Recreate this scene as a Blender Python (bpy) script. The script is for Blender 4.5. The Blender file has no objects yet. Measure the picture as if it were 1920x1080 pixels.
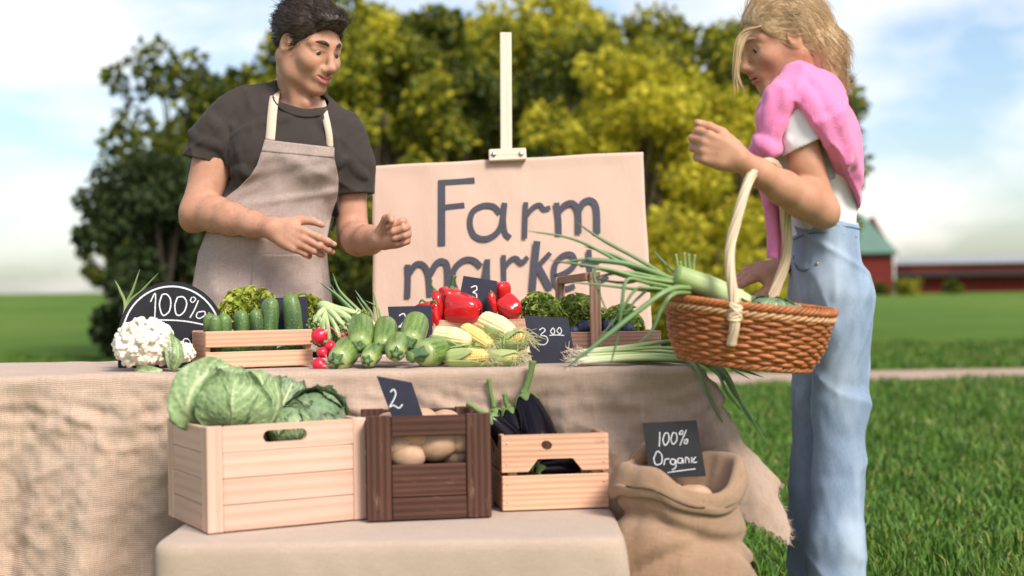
import bpy, bmesh, math, random
import numpy as np
from mathutils import Vector, Matrix
C = bpy.context.scene
COL = C.collection
R = math.radians
PI = math.pi
rng = np.random.default_rng(7)
random.seed(7)

# ------------------------------------------------------------------ camera
CAM_H = 0.95
FPX = 2667.0                      # focal length in pixels of a 1920 px wide picture
cam_d = bpy.data.cameras.new('camera'); cam = bpy.data.objects.new('camera', cam_d); COL.objects.link(cam)
CAM_ROT = Matrix.Rotation(R(90), 3, 'X') @ Matrix.Rotation(R(-0.9), 3, 'Z')
cam.matrix_world = Matrix.Translation((0, 0, CAM_H)) @ CAM_ROT.to_4x4()
cam_d.sensor_width = 36.0; cam_d.lens = 36.0 * FPX / 1920.0
cam_d.shift_y = 15.0 / 1920.0
cam_d.clip_start = 0.05; cam_d.clip_end = 3000.0
cam_d.dof.use_dof = True; cam_d.dof.focus_distance = 3.85; cam_d.dof.aperture_fstop = 2.2
C.camera = cam

# ------------------------------------------------------------------ sun and sky
SUN_DIR = Vector((0.42, -0.60, 0.68)).normalized()      # towards the sun
sun_d = bpy.data.lights.new('sun', 'SUN'); sun = bpy.data.objects.new('sun', sun_d); COL.objects.link(sun)
sun_d.energy = 3.3; sun_d.angle = R(20.0); sun_d.color = (1.0, 0.93, 0.83)
sun.rotation_euler = SUN_DIR.to_track_quat('Z', 'Y').to_euler()
sun.location = (6, -6, 12)
W = bpy.data.worlds.new('World'); C.world = W; W.use_nodes = True
wn = W.node_tree; wn.nodes.clear()
def wnode(t, **k):
    n = wn.nodes.new(t)
    for a, b in k.items(): setattr(n, a, b)
    return n
w_out = wnode('ShaderNodeOutputWorld'); w_bg = wnode('ShaderNodeBackground'); w_sky = wnode('ShaderNodeTexSky')
w_sky.sky_type = 'NISHITA'; w_sky.sun_disc = False
w_sky.sun_elevation = math.asin(SUN_DIR.z); w_sky.sun_rotation = math.atan2(SUN_DIR.x, SUN_DIR.y)
w_sky.air_density = 1.0; w_sky.dust_density = 1.5; w_sky.ozone_density = 1.5
w_bg.inputs['Strength'].default_value = 0.13
w_tc = wnode('ShaderNodeTexCoord'); w_map = wnode('ShaderNodeMapping'); w_map.inputs['Scale'].default_value = (1.0, 1.0, 2.6)
w_map.inputs['Location'].default_value = (0.35, 0.1, 0.0)
w_noise = wnode('ShaderNodeTexNoise'); w_noise.inputs['Scale'].default_value = 3.2; w_noise.inputs['Detail'].default_value = 7.0
w_noise.inputs['Roughness'].default_value = 0.55
w_ramp = wnode('ShaderNodeValToRGB'); w_ramp.color_ramp.elements[0].position = 0.45; w_ramp.color_ramp.elements[1].position = 0.68
w_mix = wnode('ShaderNodeMixRGB'); w_mix.inputs['Color2'].default_value = (7.6, 7.1, 6.7, 1)
wl = wn.links.new
wl(w_tc.outputs['Generated'], w_map.inputs['Vector']); wl(w_map.outputs['Vector'], w_noise.inputs['Vector'])
wl(w_noise.outputs['Fac'], w_ramp.inputs['Fac']); wl(w_ramp.outputs['Color'], w_mix.inputs['Fac'])
wl(w_sky.outputs['Color'], w_mix.inputs['Color1']); wl(w_mix.outputs['Color'], w_bg.inputs['Color'])
wl(w_bg.outputs['Background'], w_out.inputs['Surface'])
C.view_settings.view_transform = 'Standard'; C.view_settings.look = 'None'
C.view_settings.exposure = 0.52; C.view_settings.gamma = 1.0; C.view_settings.use_curve_mapping = False
C.render.engine = 'CYCLES'
C.cycles.use_denoising = True
C.cycles.max_bounces = 8; C.cycles.diffuse_bounces = 4; C.cycles.transparent_max_bounces = 6

# ------------------------------------------------------------------ helpers: points
def P(px, py, Y):
    """world point that a picture pixel (1920 x 1080) shows at distance Y"""
    d = CAM_ROT @ Vector(((px - 960.0) / FPX, -(py - 555.0) / FPX, -1.0))
    d = d / d.y * Y
    return np.array((d.x, d.y, d.z + CAM_H))
def hit(px, py, p0, n):
    d = np.array(CAM_ROT @ Vector(((px - 960.0) / FPX, -(py - 555.0) / FPX, -1.0)))
    o = np.array((0, 0, CAM_H))
    t = np.dot(np.asarray(p0) - o, n) / np.dot(d, n)
    return o + d * t
def nrm(v):
    v = np.asarray(v, float); return v / (np.linalg.norm(v) + 1e-12)
def arr(*p): return np.array(p, float)

# ------------------------------------------------------------------ helpers: objects
def link(o, parent=None):
    COL.objects.link(o)
    if parent is not None: o.parent = parent
    return o
def tag(o, label=None, cat=None, group=None, kind=None):
    if label: o['label'] = label
    if cat: o['category'] = cat
    if group: o['group'] = group
    if kind: o['kind'] = kind
    return o
def thing(name, loc, label, cat, group=None, rotz=0.0):
    o = bpy.data.objects.new(name, None); o.empty_display_size = 0.05
    COL.objects.link(o); o.location = Vector(loc); o.rotation_euler = (0, 0, rotz)
    bpy.context.view_layer.update()
    return tag(o, label, cat, group)

def make_obj(name, V, F, mat, parent=None, smooth=True, attrs=None, world=False):
    """V (n,3); F list of (m,k) index arrays; attrs name -> (n,3) or (n,) arrays"""
    V = np.asarray(V, np.float32)
    if world and parent is not None:
        V = world_to(parent, V)
    me = bpy.data.meshes.new(name)
    F = [np.asarray(f, np.int32) for f in F if len(f)]
    me.vertices.add(len(V)); me.vertices.foreach_set('co', V.ravel())
    li = np.concatenate([f.ravel() for f in F]); me.loops.add(len(li)); me.loops.foreach_set('vertex_index', li)
    tot = np.concatenate([np.full(len(f), f.shape[1], np.int32) for f in F])
    st = np.concatenate([[0], np.cumsum(tot)[:-1]]).astype(np.int32)
    me.polygons.add(len(tot)); me.polygons.foreach_set('loop_start', st); me.polygons.foreach_set('loop_total', tot)
    me.polygons.foreach_set('use_smooth', np.full(len(tot), bool(smooth)))
    for k, a in (attrs or {}).items():
        a = np.asarray(a, np.float32)
        if a.ndim == 1:
            at = me.attributes.new(k, 'FLOAT', 'POINT'); at.data.foreach_set('value', a)
        else:
            at = me.attributes.new(k, 'FLOAT_VECTOR', 'POINT'); at.data.foreach_set('vector', a.ravel())
    me.update(calc_edges=True)
    for m in (mat if isinstance(mat, (list, tuple)) else [mat]): me.materials.append(m)
    o = bpy.data.objects.new(name, me)
    link(o, parent)
    return o
def world_to(parent, V):
    M = np.array(parent.matrix_world.inverted()) if parent.parent is None else np.array((parent.parent.matrix_world @ parent.matrix_basis).inverted())
    return V @ M[:3, :3].T + M[:3, 3]

class MB:
    """collects shapes, then becomes ONE mesh object"""
    def __init__(s): s.V = []; s.F = []; s.G = []; s.A = []; s.n = 0
    def add(s, V, F, gc=None, a=None):
        V = np.asarray(V, float)
        for f in F:
            if len(f): s.F.append(np.asarray(f, int) + s.n)
        s.V.append(V); s.n += len(V)
        s.G.append(V if gc is None else np.asarray(gc, float))
        if a is None: a = np.zeros(len(V))
        elif np.isscalar(a): a = np.full(len(V), float(a))
        s.A.append(np.asarray(a, float))
        return s
    def build(s, name, mat, parent=None, smooth=True, world=False):
        return make_obj(name, np.concatenate(s.V), s.F, mat, parent, smooth,
                        {'gc': np.concatenate(s.G), 'tint': np.concatenate(s.A)}, world)
    # ---- chamfered box
    def box(s, size, center=(0, 0, 0), rot=None, bev=0.002, a=None):
        h = np.asarray(size, float) / 2; b = min(bev, h.min() * 0.9)
        V = np.zeros((24, 3)); idx = {}
        k = 0
        for sx in (-1, 1):
            for sy in (-1, 1):
                for sz in (-1, 1):
                    for ax in range(3):
                        q = np.array((sx, sy, sz)) * (h - b); q[ax] = (sx, sy, sz)[ax] * h[ax]
                        V[k] = q; idx[(sx, sy, sz, ax)] = k; k += 1
        q4 = []; q3 = []
        for ax in range(3):
            o1, o2 = [i for i in range(3) if i != ax]
            for sg in (-1, 1):
                loop = []
                for (p, r) in ((-1, -1), (1, -1), (1, 1), (-1, 1)):
                    c = [0, 0, 0]; c[ax] = sg; c[o1] = p; c[o2] = r; loop.append(idx[tuple(c) + (ax,)])
                q4.append(loop)
            for p in (-1, 1):
                for r in (-1, 1):
                    c0 = [0, 0, 0]; c0[ax] = -1; c0[o1] = p; c0[o2] = r; c1 = list(c0); c1[ax] = 1
                    q4.append([idx[tuple(c0) + (o1,)], idx[tuple(c1) + (o1,)], idx[tuple(c1) + (o2,)], idx[tuple(c0) + (o2,)]])
        for sx in (-1, 1):
            for sy in (-1, 1):
                for sz in (-1, 1): q3.append([idx[(sx, sy, sz, i)] for i in range(3)])
        def fix(fs):
            out = []
            for f in fs:
                p = V[f]; nn = np.cross(p[1] - p[0], p[2] - p[0])
                out.append(f[::-1] if np.dot(nn, p.mean(0)) < 0 else f)
            return np.array(out)
        order = np.argsort(-np.asarray(size)); g = V[:, order] + rng.uniform(-5, 5, 3)
        Rm = np.eye(3) if rot is None else np.asarray(rot, float)
        return s.add(V @ Rm.T + np.asarray(center), [fix(q4), fix(q3)], g, a)
    # ---- swept tube: pts (n,3), radii, m sides; mod(i, theta) multiplies the radius; flat = (w, h) squash
    def tube(s, pts, rad, m=10, mod=None, a=None, flat=None, up=None, cap=True, gs=None):
        pts = np.asarray(pts, float); n = len(pts); rad = np.broadcast_to(np.asarray(rad, float), (n,))
        T = np.gradient(pts, axis=0); T /= np.linalg.norm(T, axis=1)[:, None] + 1e-12
        u = np.asarray(up, float) if up is not None else (arr(0, 0, 1) if abs(T[0][2]) < 0.9 else arr(1, 0, 0))
        th = np.linspace(0, 2 * PI, m, endpoint=False); V = np.zeros((n, m, 3)); G = np.zeros((n, m, 3))
        L = np.concatenate([[0], np.cumsum(np.linalg.norm(np.diff(pts, axis=0), axis=1))])
        off = rng.uniform(-5, 5, 3) if gs is None else np.asarray(gs, float)
        fw, fh = flat if flat is not None else (1, 1)
        for i in range(n):
            u = u - T[i] * np.dot(u, T[i]); u = nrm(u); w = np.cross(T[i], u)
            r = rad[i] * (np.ones(m) if mod is None else mod(i, th))
            V[i] = pts[i] + (np.cos(th) * r * fw)[:, None] * w + (np.sin(th) * r * fh)[:, None] * u
            G[i] = np.stack([np.full(m, L[i]), np.cos(th) * rad[i], np.sin(th) * rad[i]], 1) + off
        I = np.arange(n - 1)[:, None] * m + np.arange(m)[None, :]
        J = np.arange(n - 1)[:, None] * m + (np.arange(m)[None, :] + 1) % m
        Q = np.stack([I, I + m, J + m, J], -1).reshape(-1, 4)
        V = V.reshape(-1, 3); G = G.reshape(-1, 3); A = np.zeros(len(V)) if a is None else (np.repeat(np.broadcast_to(a, (n,)), m))
        if cap:
            V = np.vstack([V, pts[:1], pts[-1:]]); G = np.vstack([G, G[:1], G[-1:]]); A = np.concatenate([A, A[:1], A[-1:]])
            k = np.arange(m); k2 = (k + 1) % m
            t0 = np.stack([np.full(m, n * m), k, k2], 1); e = (n - 1) * m
            t1 = np.stack([np.full(m, n * m + 1), e + k2, e + k], 1)
            return s.add(V, [Q, np.vstack([t0, t1])], G, A)
        return s.add(V, [Q], G, A)
    # ---- grid of points (a,b,3) as a sheet; thick > 0 gives it two sides
    def sheet(s, Gr, thick=0.0, gc=None, a=None):
        Gr = np.asarray(Gr, float); na, nb = Gr.shape[:2]
        V = Gr.reshape(-1, 3); I = (np.arange(na - 1)[:, None] * nb + np.arange(nb - 1)[None, :]).ravel()
        Q = np.stack([I, I + nb, I + nb + 1, I + 1], 1)
        g = V if gc is None else np.asarray(gc, float).reshape(-1, 3)
        A = None if a is None else np.asarray(a, float).ravel()
        if thick == 0: return s.add(V, [Q], g, A)
        du = np.gradient(Gr, axis=0); dv = np.gradient(Gr, axis=1); N = np.cross(du, dv); N /= np.linalg.norm(N, axis=2)[..., None] + 1e-12
        V2 = (Gr - N * thick).reshape(-1, 3); k = len(V)
        b = np.concatenate([np.arange(nb), np.arange(1, na) * nb + nb - 1, (na - 1) * nb + np.arange(nb - 2, -1, -1), np.arange(na - 2, 0, -1) * nb])
        b2 = np.roll(b, -1); side = np.stack([b, b2, b2 + k, b + k], 1)
        return s.add(np.vstack([V, V2]), [Q, Q[:, ::-1] + k, side], np.vstack([g, g]), None if A is None else np.concatenate([A, A]))

def catmull(pts, n=8):
    p = np.asarray(pts, float); p = np.vstack([2 * p[0] - p[1], p, 2 * p[-1] - p[-2]]); out = []
    for i in range(1, len(p) - 2):
        for t in np.linspace(0, 1, n, endpoint=False):
            out.append(0.5 * ((2 * p[i]) + (-p[i - 1] + p[i + 1]) * t + (2 * p[i - 1] - 5 * p[i] + 4 * p[i + 1] - p[i + 2]) * t * t + (-p[i - 1] + 3 * p[i] - 3 * p[i + 1] + p[i + 2]) * t ** 3))
    out.append(p[-2]); return np.array(out)
def interp(xs, ys, x):
    return np.interp(x, xs, ys)
def smooth_profile(prof, n=24):
    q = catmull([(a, b, 0) for a, b in prof], max(2, n // len(prof) + 1)); q[:, 1] = np.maximum(q[:, 1], 1e-4); return q[:, 0], q[:, 1]
def frame(z, x=None):
    """3x3 whose columns are x, y, z with the given z direction"""
    z = nrm(z); x = arr(1, 0, 0) if x is None else np.asarray(x, float)
    if abs(np.dot(nrm(x), z)) > 0.95: x = arr(0, 1, 0)
    x = nrm(x - z * np.dot(x, z)); return np.stack([x, np.cross(z, x), z], 1)
def rotz(a):
    c, s_ = math.cos(a), math.sin(a); return np.array([[c, -s_, 0], [s_, c, 0], [0, 0, 1.0]])
def roty(a):
    c, s_ = math.cos(a), math.sin(a); return np.array([[c, 0, s_], [0, 1, 0], [-s_, 0, c]])
def rotx(a):
    c, s_ = math.cos(a), math.sin(a); return np.array([[1, 0, 0], [0, c, -s_], [0, s_, c]])
def rot_about(v, ax, ang):
    return np.array(Matrix.Rotation(ang, 3, Vector(ax)) @ Vector(v))
# cheap smooth 3-D noise from summed sines (vectorised), about -1..1
_nk = np.random.default_rng(3).normal(size=(14, 3)); _np = np.random.default_rng(4).uniform(0, 2 * PI, 14)
def vnoise(p, scale=1.0, seed=0):
    p = np.asarray(p, float) * scale + seed * 3.17
    return np.sin(p @ _nk.T + _np + 1.7 * np.sin(p @ _nk[::-1].T * 0.6)).sum(-1) / 5.0

def crease(p, A, seed=0):
    """sharp fold lines, 0..1"""
    u = vnoise(p @ np.asarray(A, float).T, 1, seed); return (1 - np.clip(np.abs(u) * 1.7, 0, 1)) ** 2

# unit sphere mesh (uv), reused
def usphere(nu=16, nv=10):
    th = np.linspace(0, 2 * PI, nu, endpoint=False); ph = np.linspace(0, PI, nv + 1)[1:-1]
    V = [(0, 0, 1)]
    for p_ in ph:
        for t in th: V.append((math.sin(p_) * math.cos(t), math.sin(p_) * math.sin(t), math.cos(p_)))
    V.append((0, 0, -1)); V = np.array(V); q = []; t3 = []
    for i in range(len(ph) - 1):
        for j in range(nu):
            a = 1 + i * nu + j; b = 1 + i * nu + (j + 1) % nu; q.append((a, a + nu, b + nu, b))
    for j in range(nu):
        t3.append((0, 1 + j, 1 + (j + 1) % nu)); e = 1 + (len(ph) - 1) * nu
        t3.append((len(V) - 1, e + (j + 1) % nu, e + j))
    return V, [np.array(q), np.array(t3)]
SPH = usphere(20, 14); SPH_LO = usphere(8, 5)

# ------------------------------------------------------------------ implicit surfaces (bodies, clothes, lumpy things)
class SDF:
    def __init__(s, lo, hi, h):
        s.h = h; s.lo = np.asarray(lo, float); s.n = np.ceil((np.asarray(hi, float) - s.lo) / h).astype(int) + 1
        s.D = np.full(s.n, 0.05, np.float32)
    def _box(s, lo, hi, pad):
        a = np.clip(np.floor((lo - pad - s.lo) / s.h).astype(int), 0, s.n); b = np.clip(np.ceil((hi + pad - s.lo) / s.h).astype(int) + 1, 0, s.n)
        if (b <= a).any(): return None
        ax = [s.lo[i] + np.arange(a[i], b[i], dtype=np.float32) * s.h for i in range(3)]
        return tuple(slice(a[i], b[i]) for i in range(3)), np.meshgrid(*ax, indexing='ij', sparse=True)
    def _put(s, sl, d, k, op):
        D = s.D[sl]
        if op == 'u':
            if k > 0:
                hh = np.clip(0.5 + 0.5 * (D - d) / k, 0, 1); s.D[sl] = D * (1 - hh) + d * hh - k * hh * (1 - hh)
            else: s.D[sl] = np.minimum(D, d)
        elif op == 's':
            if k > 0:
                d = -d; hh = np.clip(0.5 - 0.5 * (D - d) / k, 0, 1); s.D[sl] = D * (1 - hh) + d * hh + k * hh * (1 - hh)
            else: s.D[sl] = np.maximum(D, -d)
        elif op == 'i': s.D[sl] = np.maximum(D, d)
    def cone(s, a, ra, b, rb, k=0.01, op='u'):
        a = np.asarray(a, float); b = np.asarray(b, float); r = max(ra, rb)
        q = s._box(np.minimum(a, b) - r, np.maximum(a, b) + r, k + 3 * s.h + 0.004)
        if q is None: return s
        sl, (X, Y, Z) = q; ab = b - a; L2 = float(ab @ ab) + 1e-12
        t = np.clip(((X - a[0]) * ab[0] + (Y - a[1]) * ab[1] + (Z - a[2]) * ab[2]) / L2, 0, 1)
        d = np.sqrt((X - a[0] - t * ab[0]) ** 2 + (Y - a[1] - t * ab[1]) ** 2 + (Z - a[2] - t * ab[2]) ** 2) - (ra + (rb - ra) * t)
        s._put(sl, d.astype(np.float32), k, op); return s
    def path(s, pts, rad, k=0.01, op='u'):
        rad = np.broadcast_to(np.asarray(rad, float), (len(pts),))
        for i in range(len(pts) - 1): s.cone(pts[i], rad[i], pts[i + 1], rad[i + 1], k, op)
        return s
    def ell(s, c, r, M=None, k=0.01, op='u'):
        c = np.asarray(c, float); r = np.asarray(r, float); M = np.eye(3) if M is None else np.asarray(M, float)
        ext = np.sqrt((M ** 2) @ (r ** 2)); q = s._box(c - ext, c + ext, k + 3 * s.h + 0.004)
        if q is None: return s
        sl, (X, Y, Z) = q; X = X - c[0]; Y = Y - c[1]; Z = Z - c[2]
        u = [(M[0, i] * X + M[1, i] * Y + M[2, i] * Z) for i in range(3)]
        k0 = np.sqrt(sum((u[i] / r[i]) ** 2 for i in range(3))); k1 = np.sqrt(sum((u[i] / r[i] ** 2) ** 2 for i in range(3))) + 1e-9
        s._put(sl, (k0 * (k0 - 1) / k1).astype(np.float32), k, op); return s
    def plane(s, p, n, lo=None, hi=None):
        """cut away what lies on the side the normal points to (inside an optional box)"""
        n = nrm(n); lo = s.lo if lo is None else np.asarray(lo, float); hi = s.lo + s.n * s.h if hi is None else np.asarray(hi, float)
        q = s._box(lo, hi, 0)
        if q is None: return s
        sl, (X, Y, Z) = q
        d = ((X - p[0]) * n[0] + (Y - p[1]) * n[1] + (Z - p[2]) * n[2]).astype(np.float32)
        s.D[sl] = np.maximum(s.D[sl], d); return s
    def warp(s, fn):
        """fn(points (m,3)) -> offset added to the field near the surface"""
        m = np.abs(s.D) < 0.03; ijk = np.argwhere(m)
        s.D[m] += fn(s.lo + ijk * s.h).astype(np.float32); return s
    def mesh(s, smooth=2):
        D = s.D; h = s.h; neg = D < 0
        nx, ny, nz = D.shape
        cnt = np.zeros((nx - 1, ny - 1, nz - 1), np.int8)
        for i in (0, 1):
            for j in (0, 1):
                for k in (0, 1): cnt += neg[i:nx - 1 + i, j:ny - 1 + j, k:nz - 1 + k]
        act = (cnt > 0) & (cnt < 8); cells = np.argwhere(act); idx = np.full(act.shape, -1, np.int32); idx[act] = np.arange(len(cells))
        acc = np.zeros((len(cells), 3)); num = np.zeros(len(cells)); ci = cells
        for ax in range(3):
            o = [i for i in range(3) if i != ax]
            for p in (0, 1):
                for q in (0, 1):
                    a = ci.copy(); a[:, o[0]] += p; a[:, o[1]] += q; b = a.copy(); b[:, ax] += 1
                    da = D[a[:, 0], a[:, 1], a[:, 2]]; db = D[b[:, 0], b[:, 1], b[:, 2]]; m = (da < 0) != (db < 0)
                    t = np.where(m, da / np.where(m, da - db, 1), 0); pt = a.astype(float); pt[:, ax] += t
                    acc[m] += pt[m]; num[m] += 1
        V = s.lo + acc / num[:, None] * h; Q = []
        for ax in range(3):
            o1, o2 = [(1, 2), (2, 0), (0, 1)][ax]
            sl0 = [slice(None)] * 3; sl1 = [slice(None)] * 3; sl0[ax] = slice(0, -1); sl1[ax] = slice(1, None)
            n0 = neg[tuple(sl0)]; n1 = neg[tuple(sl1)]; e = np.argwhere(n0 != n1)
            e = e[(e[:, o1] > 0) & (e[:, o2] > 0) & (e[:, o1] < D.shape[o1] - 1) & (e[:, o2] < D.shape[o2] - 1)]
            def cell(d1, d2):
                c = e.copy(); c[:, o1] -= d1; c[:, o2] -= d2; return idx[c[:, 0], c[:, 1], c[:, 2]]
            f = np.stack([cell(1, 1), cell(0, 1), cell(0, 0), cell(1, 0)], 1)
            inner = n0[e[:, 0], e[:, 1], e[:, 2]]; f[~inner] = f[~inner][:, ::-1]; Q.append(f)
        Q = np.vstack(Q); Q = Q[(Q >= 0).all(1)]
        for _ in range(smooth):
            S = np.zeros_like(V); c = np.zeros(len(V))
            for a_, b_ in ((0, 1), (1, 2), (2, 3), (3, 0)):
                for u_, w_ in ((a_, b_), (b_, a_)):
                    S += np.stack([np.bincount(Q[:, u_], V[Q[:, w_], i], len(V)) for i in range(3)], 1); c += np.bincount(Q[:, u_], minlength=len(V))
            V = 0.45 * V + 0.55 * S / np.maximum(c, 1)[:, None]
        return V, [Q]
def join(parts):
    V = []; F = []; n = 0
    for v, f in parts:
        V.append(v); F += [np.asarray(q) + n for q in f]; n += len(v)
    return np.concatenate(V), F
# ------------------------------------------------------------------ materials
class NT:
    def __init__(s, name, color=(0.5, 0.5, 0.5), rough=0.6, spec=0.4):
        s.m = bpy.data.materials.new(name); s.m.use_nodes = True; s.t = s.m.node_tree
        s.b = s.t.nodes['Principled BSDF']; s.set('Base Color', color); s.set('Roughness', rough); s.set('Specular IOR Level', spec)
        s._gc = None; s._ob = None
    def node(s, t, **k):
        n = s.t.nodes.new(t)
        for a, b in k.items(): setattr(n, a, b)
        return n
    def val(s, sock, v):
        if isinstance(v, bpy.types.NodeSocket): s.t.links.new(v, sock)
        elif isinstance(v, (tuple, list)):
            if sock.type == 'RGBA' and len(v) == 3: v = tuple(v) + (1,)
            sock.default_value = v
        else: sock.default_value = v
    def set(s, name, v): s.val(s.b.inputs[name], v); return s
    def gc(s, name='gc'):
        n = s.node('ShaderNodeAttribute', attribute_name=name); return n.outputs['Vector']
    def fac(s, name='tint'):
        n = s.node('ShaderNodeAttribute', attribute_name=name); return n.outputs['Fac']
    def obj(s):
        return s.node('ShaderNodeTexCoord').outputs['Object']
    def rand(s): return s.node('ShaderNodeObjectInfo').outputs['Random']
    def isl(s): return s.node('ShaderNodeNewGeometry').outputs['Random Per Island']
    def map(s, vec, scale=(1, 1, 1), loc=(0, 0, 0)):
        n = s.node('ShaderNodeMapping'); s.val(n.inputs['Vector'], vec); n.inputs['Scale'].default_value = scale; n.inputs['Location'].default_value = loc
        return n.outputs['Vector']
    def noise(s, vec, scale, detail=3.0, rough=0.55, dist=0.0):
        n = s.node('ShaderNodeTexNoise'); s.val(n.inputs['Vector'], vec); n.inputs['Scale'].default_value = scale
        n.inputs['Detail'].default_value = detail; n.inputs['Roughness'].default_value = rough; n.inputs['Distortion'].default_value = dist
        return n.outputs['Fac']
    def voro(s, vec, scale, feature='F1', out='Distance'):
        n = s.node('ShaderNodeTexVoronoi', feature=feature); s.val(n.inputs['Vector'], vec); n.inputs['Scale'].default_value = scale
        return n.outputs[out]
    def wave(s, vec, scale, dist=0.0, axis='X', detail=2.0, dscale=1.0):
        n = s.node('ShaderNodeTexWave', bands_direction=axis); s.val(n.inputs['Vector'], vec); n.inputs['Scale'].default_value = scale
        n.inputs['Distortion'].default_value = dist; n.inputs['Detail'].default_value = detail; n.inputs['Detail Scale'].default_value = dscale
        return n.outputs['Fac']
    def ramp(s, f, stops, interp='LINEAR'):
        n = s.node('ShaderNodeValToRGB'); s.val(n.inputs['Fac'], f); e = n.color_ramp.elements; n.color_ramp.interpolation = interp
        while len(e) < len(stops): e.new(0.5)
        for i, (p, c) in enumerate(stops):
            e[i].position = p; e[i].color = (c, c, c, 1) if np.isscalar(c) else tuple(c) + (1,)
        return n.outputs['Color']
    def mix(s, f, a, b, mode='MIX'):
        n = s.node('ShaderNodeMixRGB', blend_type=mode); s.val(n.inputs['Fac'], f); s.val(n.inputs['Color1'], a); s.val(n.inputs['Color2'], b)
        return n.outputs['Color']
    def math(s, op, a, b=0.0):
        n = s.node('ShaderNodeMath', operation=op); s.val(n.inputs[0], a); s.val(n.inputs[1], b); return n.outputs[0]
    def hsv(s, col, h=0.5, sat=1.0, v=1.0):
        n = s.node('ShaderNodeHueSaturation'); s.val(n.inputs['Color'], col); s.val(n.inputs['Hue'], h); s.val(n.inputs['Saturation'], sat); s.val(n.inputs['Value'], v)
        return n.outputs['Color']
    def rng(s, f, lo, hi):
        n = s.node('ShaderNodeMapRange'); s.val(n.inputs['Value'], f); n.inputs['To Min'].default_value = lo; n.inputs['To Max'].default_value = hi
        return n.outputs['Result']
    def bump(s, f, strength=0.3, dist=0.002):
        n = s.node('ShaderNodeBump'); s.val(n.inputs['Height'], f); n.inputs['Strength'].default_value = strength; n.inputs['Distance'].default_value = dist
        if s.b.inputs['Normal'].is_linked: s.t.links.new(s.b.inputs['Normal'].links[0].from_socket, n.inputs['Normal'])
        s.t.links.new(n.outputs['Normal'], s.b.inputs['Normal']); return s
MATS = {}
def reg(n): MATS[n.m.name] = n.m; return n.m

def wood(name, c_dark, c_mid, c_light, rough=0.55, grain=1.0, knots=True, wear=None):
    n = NT(name, rough=rough, spec=0.3); g = n.gc()
    fine = n.noise(n.map(g, (3.5, 110, 110)), 1.0, 4, 0.65)
    ring = n.wave(n.map(g, (0.9, 26 * grain, 15)), 1.0, 7.0, 'Y', 3.0, 0.5)
    big = n.noise(n.map(g, (4, 22, 22)), 1.0, 4)
    f = n.math('ADD', n.math('MULTIPLY', ring, 0.30), n.math('ADD', n.math('MULTIPLY', fine, 0.40), n.math('MULTIPLY', big, 0.42)))
    col = n.ramp(f, [(0.18, c_dark), (0.5, c_mid), (0.85, c_light)])
    if knots:
        v = n.voro(n.map(g, (5.5, 11, 0.01)), 1.0)
        k = n.ramp(v, [(0.03, 1.0), (0.075, 0.35), (0.13, 0.0)])
        col = n.mix(n.math('MULTIPLY', k, 0.75), col, tuple(0.35 * x for x in c_dark))
    if wear:
        w = n.ramp(n.noise(n.map(g, (9, 40, 40)), 1.0, 5, 0.7), [(0.60, 0.0), (0.72, 1.0)])
        col = n.mix(n.math('MULTIPLY', w, 0.55), col, wear)
    col = n.hsv(col, v=n.rng(n.isl(), 0.86, 1.12))
    n.set('Base Color', col); n.bump(fine, 0.25, 0.0012); return reg(n)

wood('pine', (0.43, 0.20, 0.11), (0.60, 0.335, 0.215), (0.70, 0.445, 0.305))
wood('birch', (0.52, 0.305, 0.215), (0.63, 0.405, 0.31), (0.68, 0.465, 0.37), grain=0.5, rough=0.5, knots=False)
wood('dark_wood', (0.030, 0.012, 0.008), (0.062, 0.025, 0.016), (0.115, 0.050, 0.032), rough=0.75, grain=0.8, wear=(0.30, 0.17, 0.12))
wood('old_wood', (0.20, 0.095, 0.055), (0.33, 0.18, 0.115), (0.46, 0.29, 0.20), wear=(0.56, 0.47, 0.40))
wood('easel_wood', (0.68, 0.49, 0.365), (0.77, 0.60, 0.475), (0.82, 0.67, 0.55), knots=False, grain=0.6)
wood('plain_wood', (0.25, 0.15, 0.08), (0.33, 0.2, 0.11), (0.4, 0.26, 0.15))

def cloth(name, c1, c2, pitch, weave=0.6, rough=0.9, slub=0.5, attr='gc', fuzz=0.2, blotch=None):
    n = NT(name, rough=rough, spec=0.1); g = n.gc(attr)
    a = n.noise(n.map(g, (1 / pitch * 0.12, 1 / pitch, 1 / pitch)), 1.0, 2, 0.6)
    b = n.noise(n.map(g, (1 / pitch, 1 / pitch * 0.12, 1 / pitch)), 1.0, 2, 0.6)
    w = n.math('MAXIMUM', a, b)
    w1 = n.wave(g, 0.5 / pitch / 3.14159 * 3.2, 0.6, 'X', 1.0, 2.0); w2 = n.wave(g, 0.5 / pitch / 3.14159 * 3.2, 0.6, 'Y', 1.0, 2.0)
    wv = n.math('MULTIPLY', w1, w2)
    f = n.math('ADD', n.math('MULTIPLY', w, slub), n.math('MULTIPLY', wv, 1 - slub))
    big = n.noise(g, 5.0, 3)
    col = n.mix(n.ramp(f, [(0.25, 0.0), (0.8, 1.0)]), c1, c2)
    col = n.hsv(col, v=n.rng(big, 0.86, 1.12))
    if blotch: col = n.mix(n.ramp(n.noise(n.map(g, (6, 1.5, 3)), 1.0, 4), [(0.55, 0.0), (0.75, 0.5)]), col, blotch)
    n.set('Base Color', col); n.set('Sheen Weight', fuzz); n.bump(f, weave, pitch * 0.6); return reg(n)
cloth('burlap', (0.43, 0.30, 0.22), (0.77, 0.595, 0.485), 0.0048, 0.9, slub=0.5, blotch=(0.56, 0.39, 0.275))
cloth('sack_burlap', (0.29, 0.17, 0.10), (0.62, 0.43, 0.29), 0.0040, 0.9, slub=0.5, attr='gc')
cloth('bench_linen', (0.38, 0.28, 0.21), (0.58, 0.46, 0.37), 0.0034, 0.5, slub=0.6)
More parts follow.
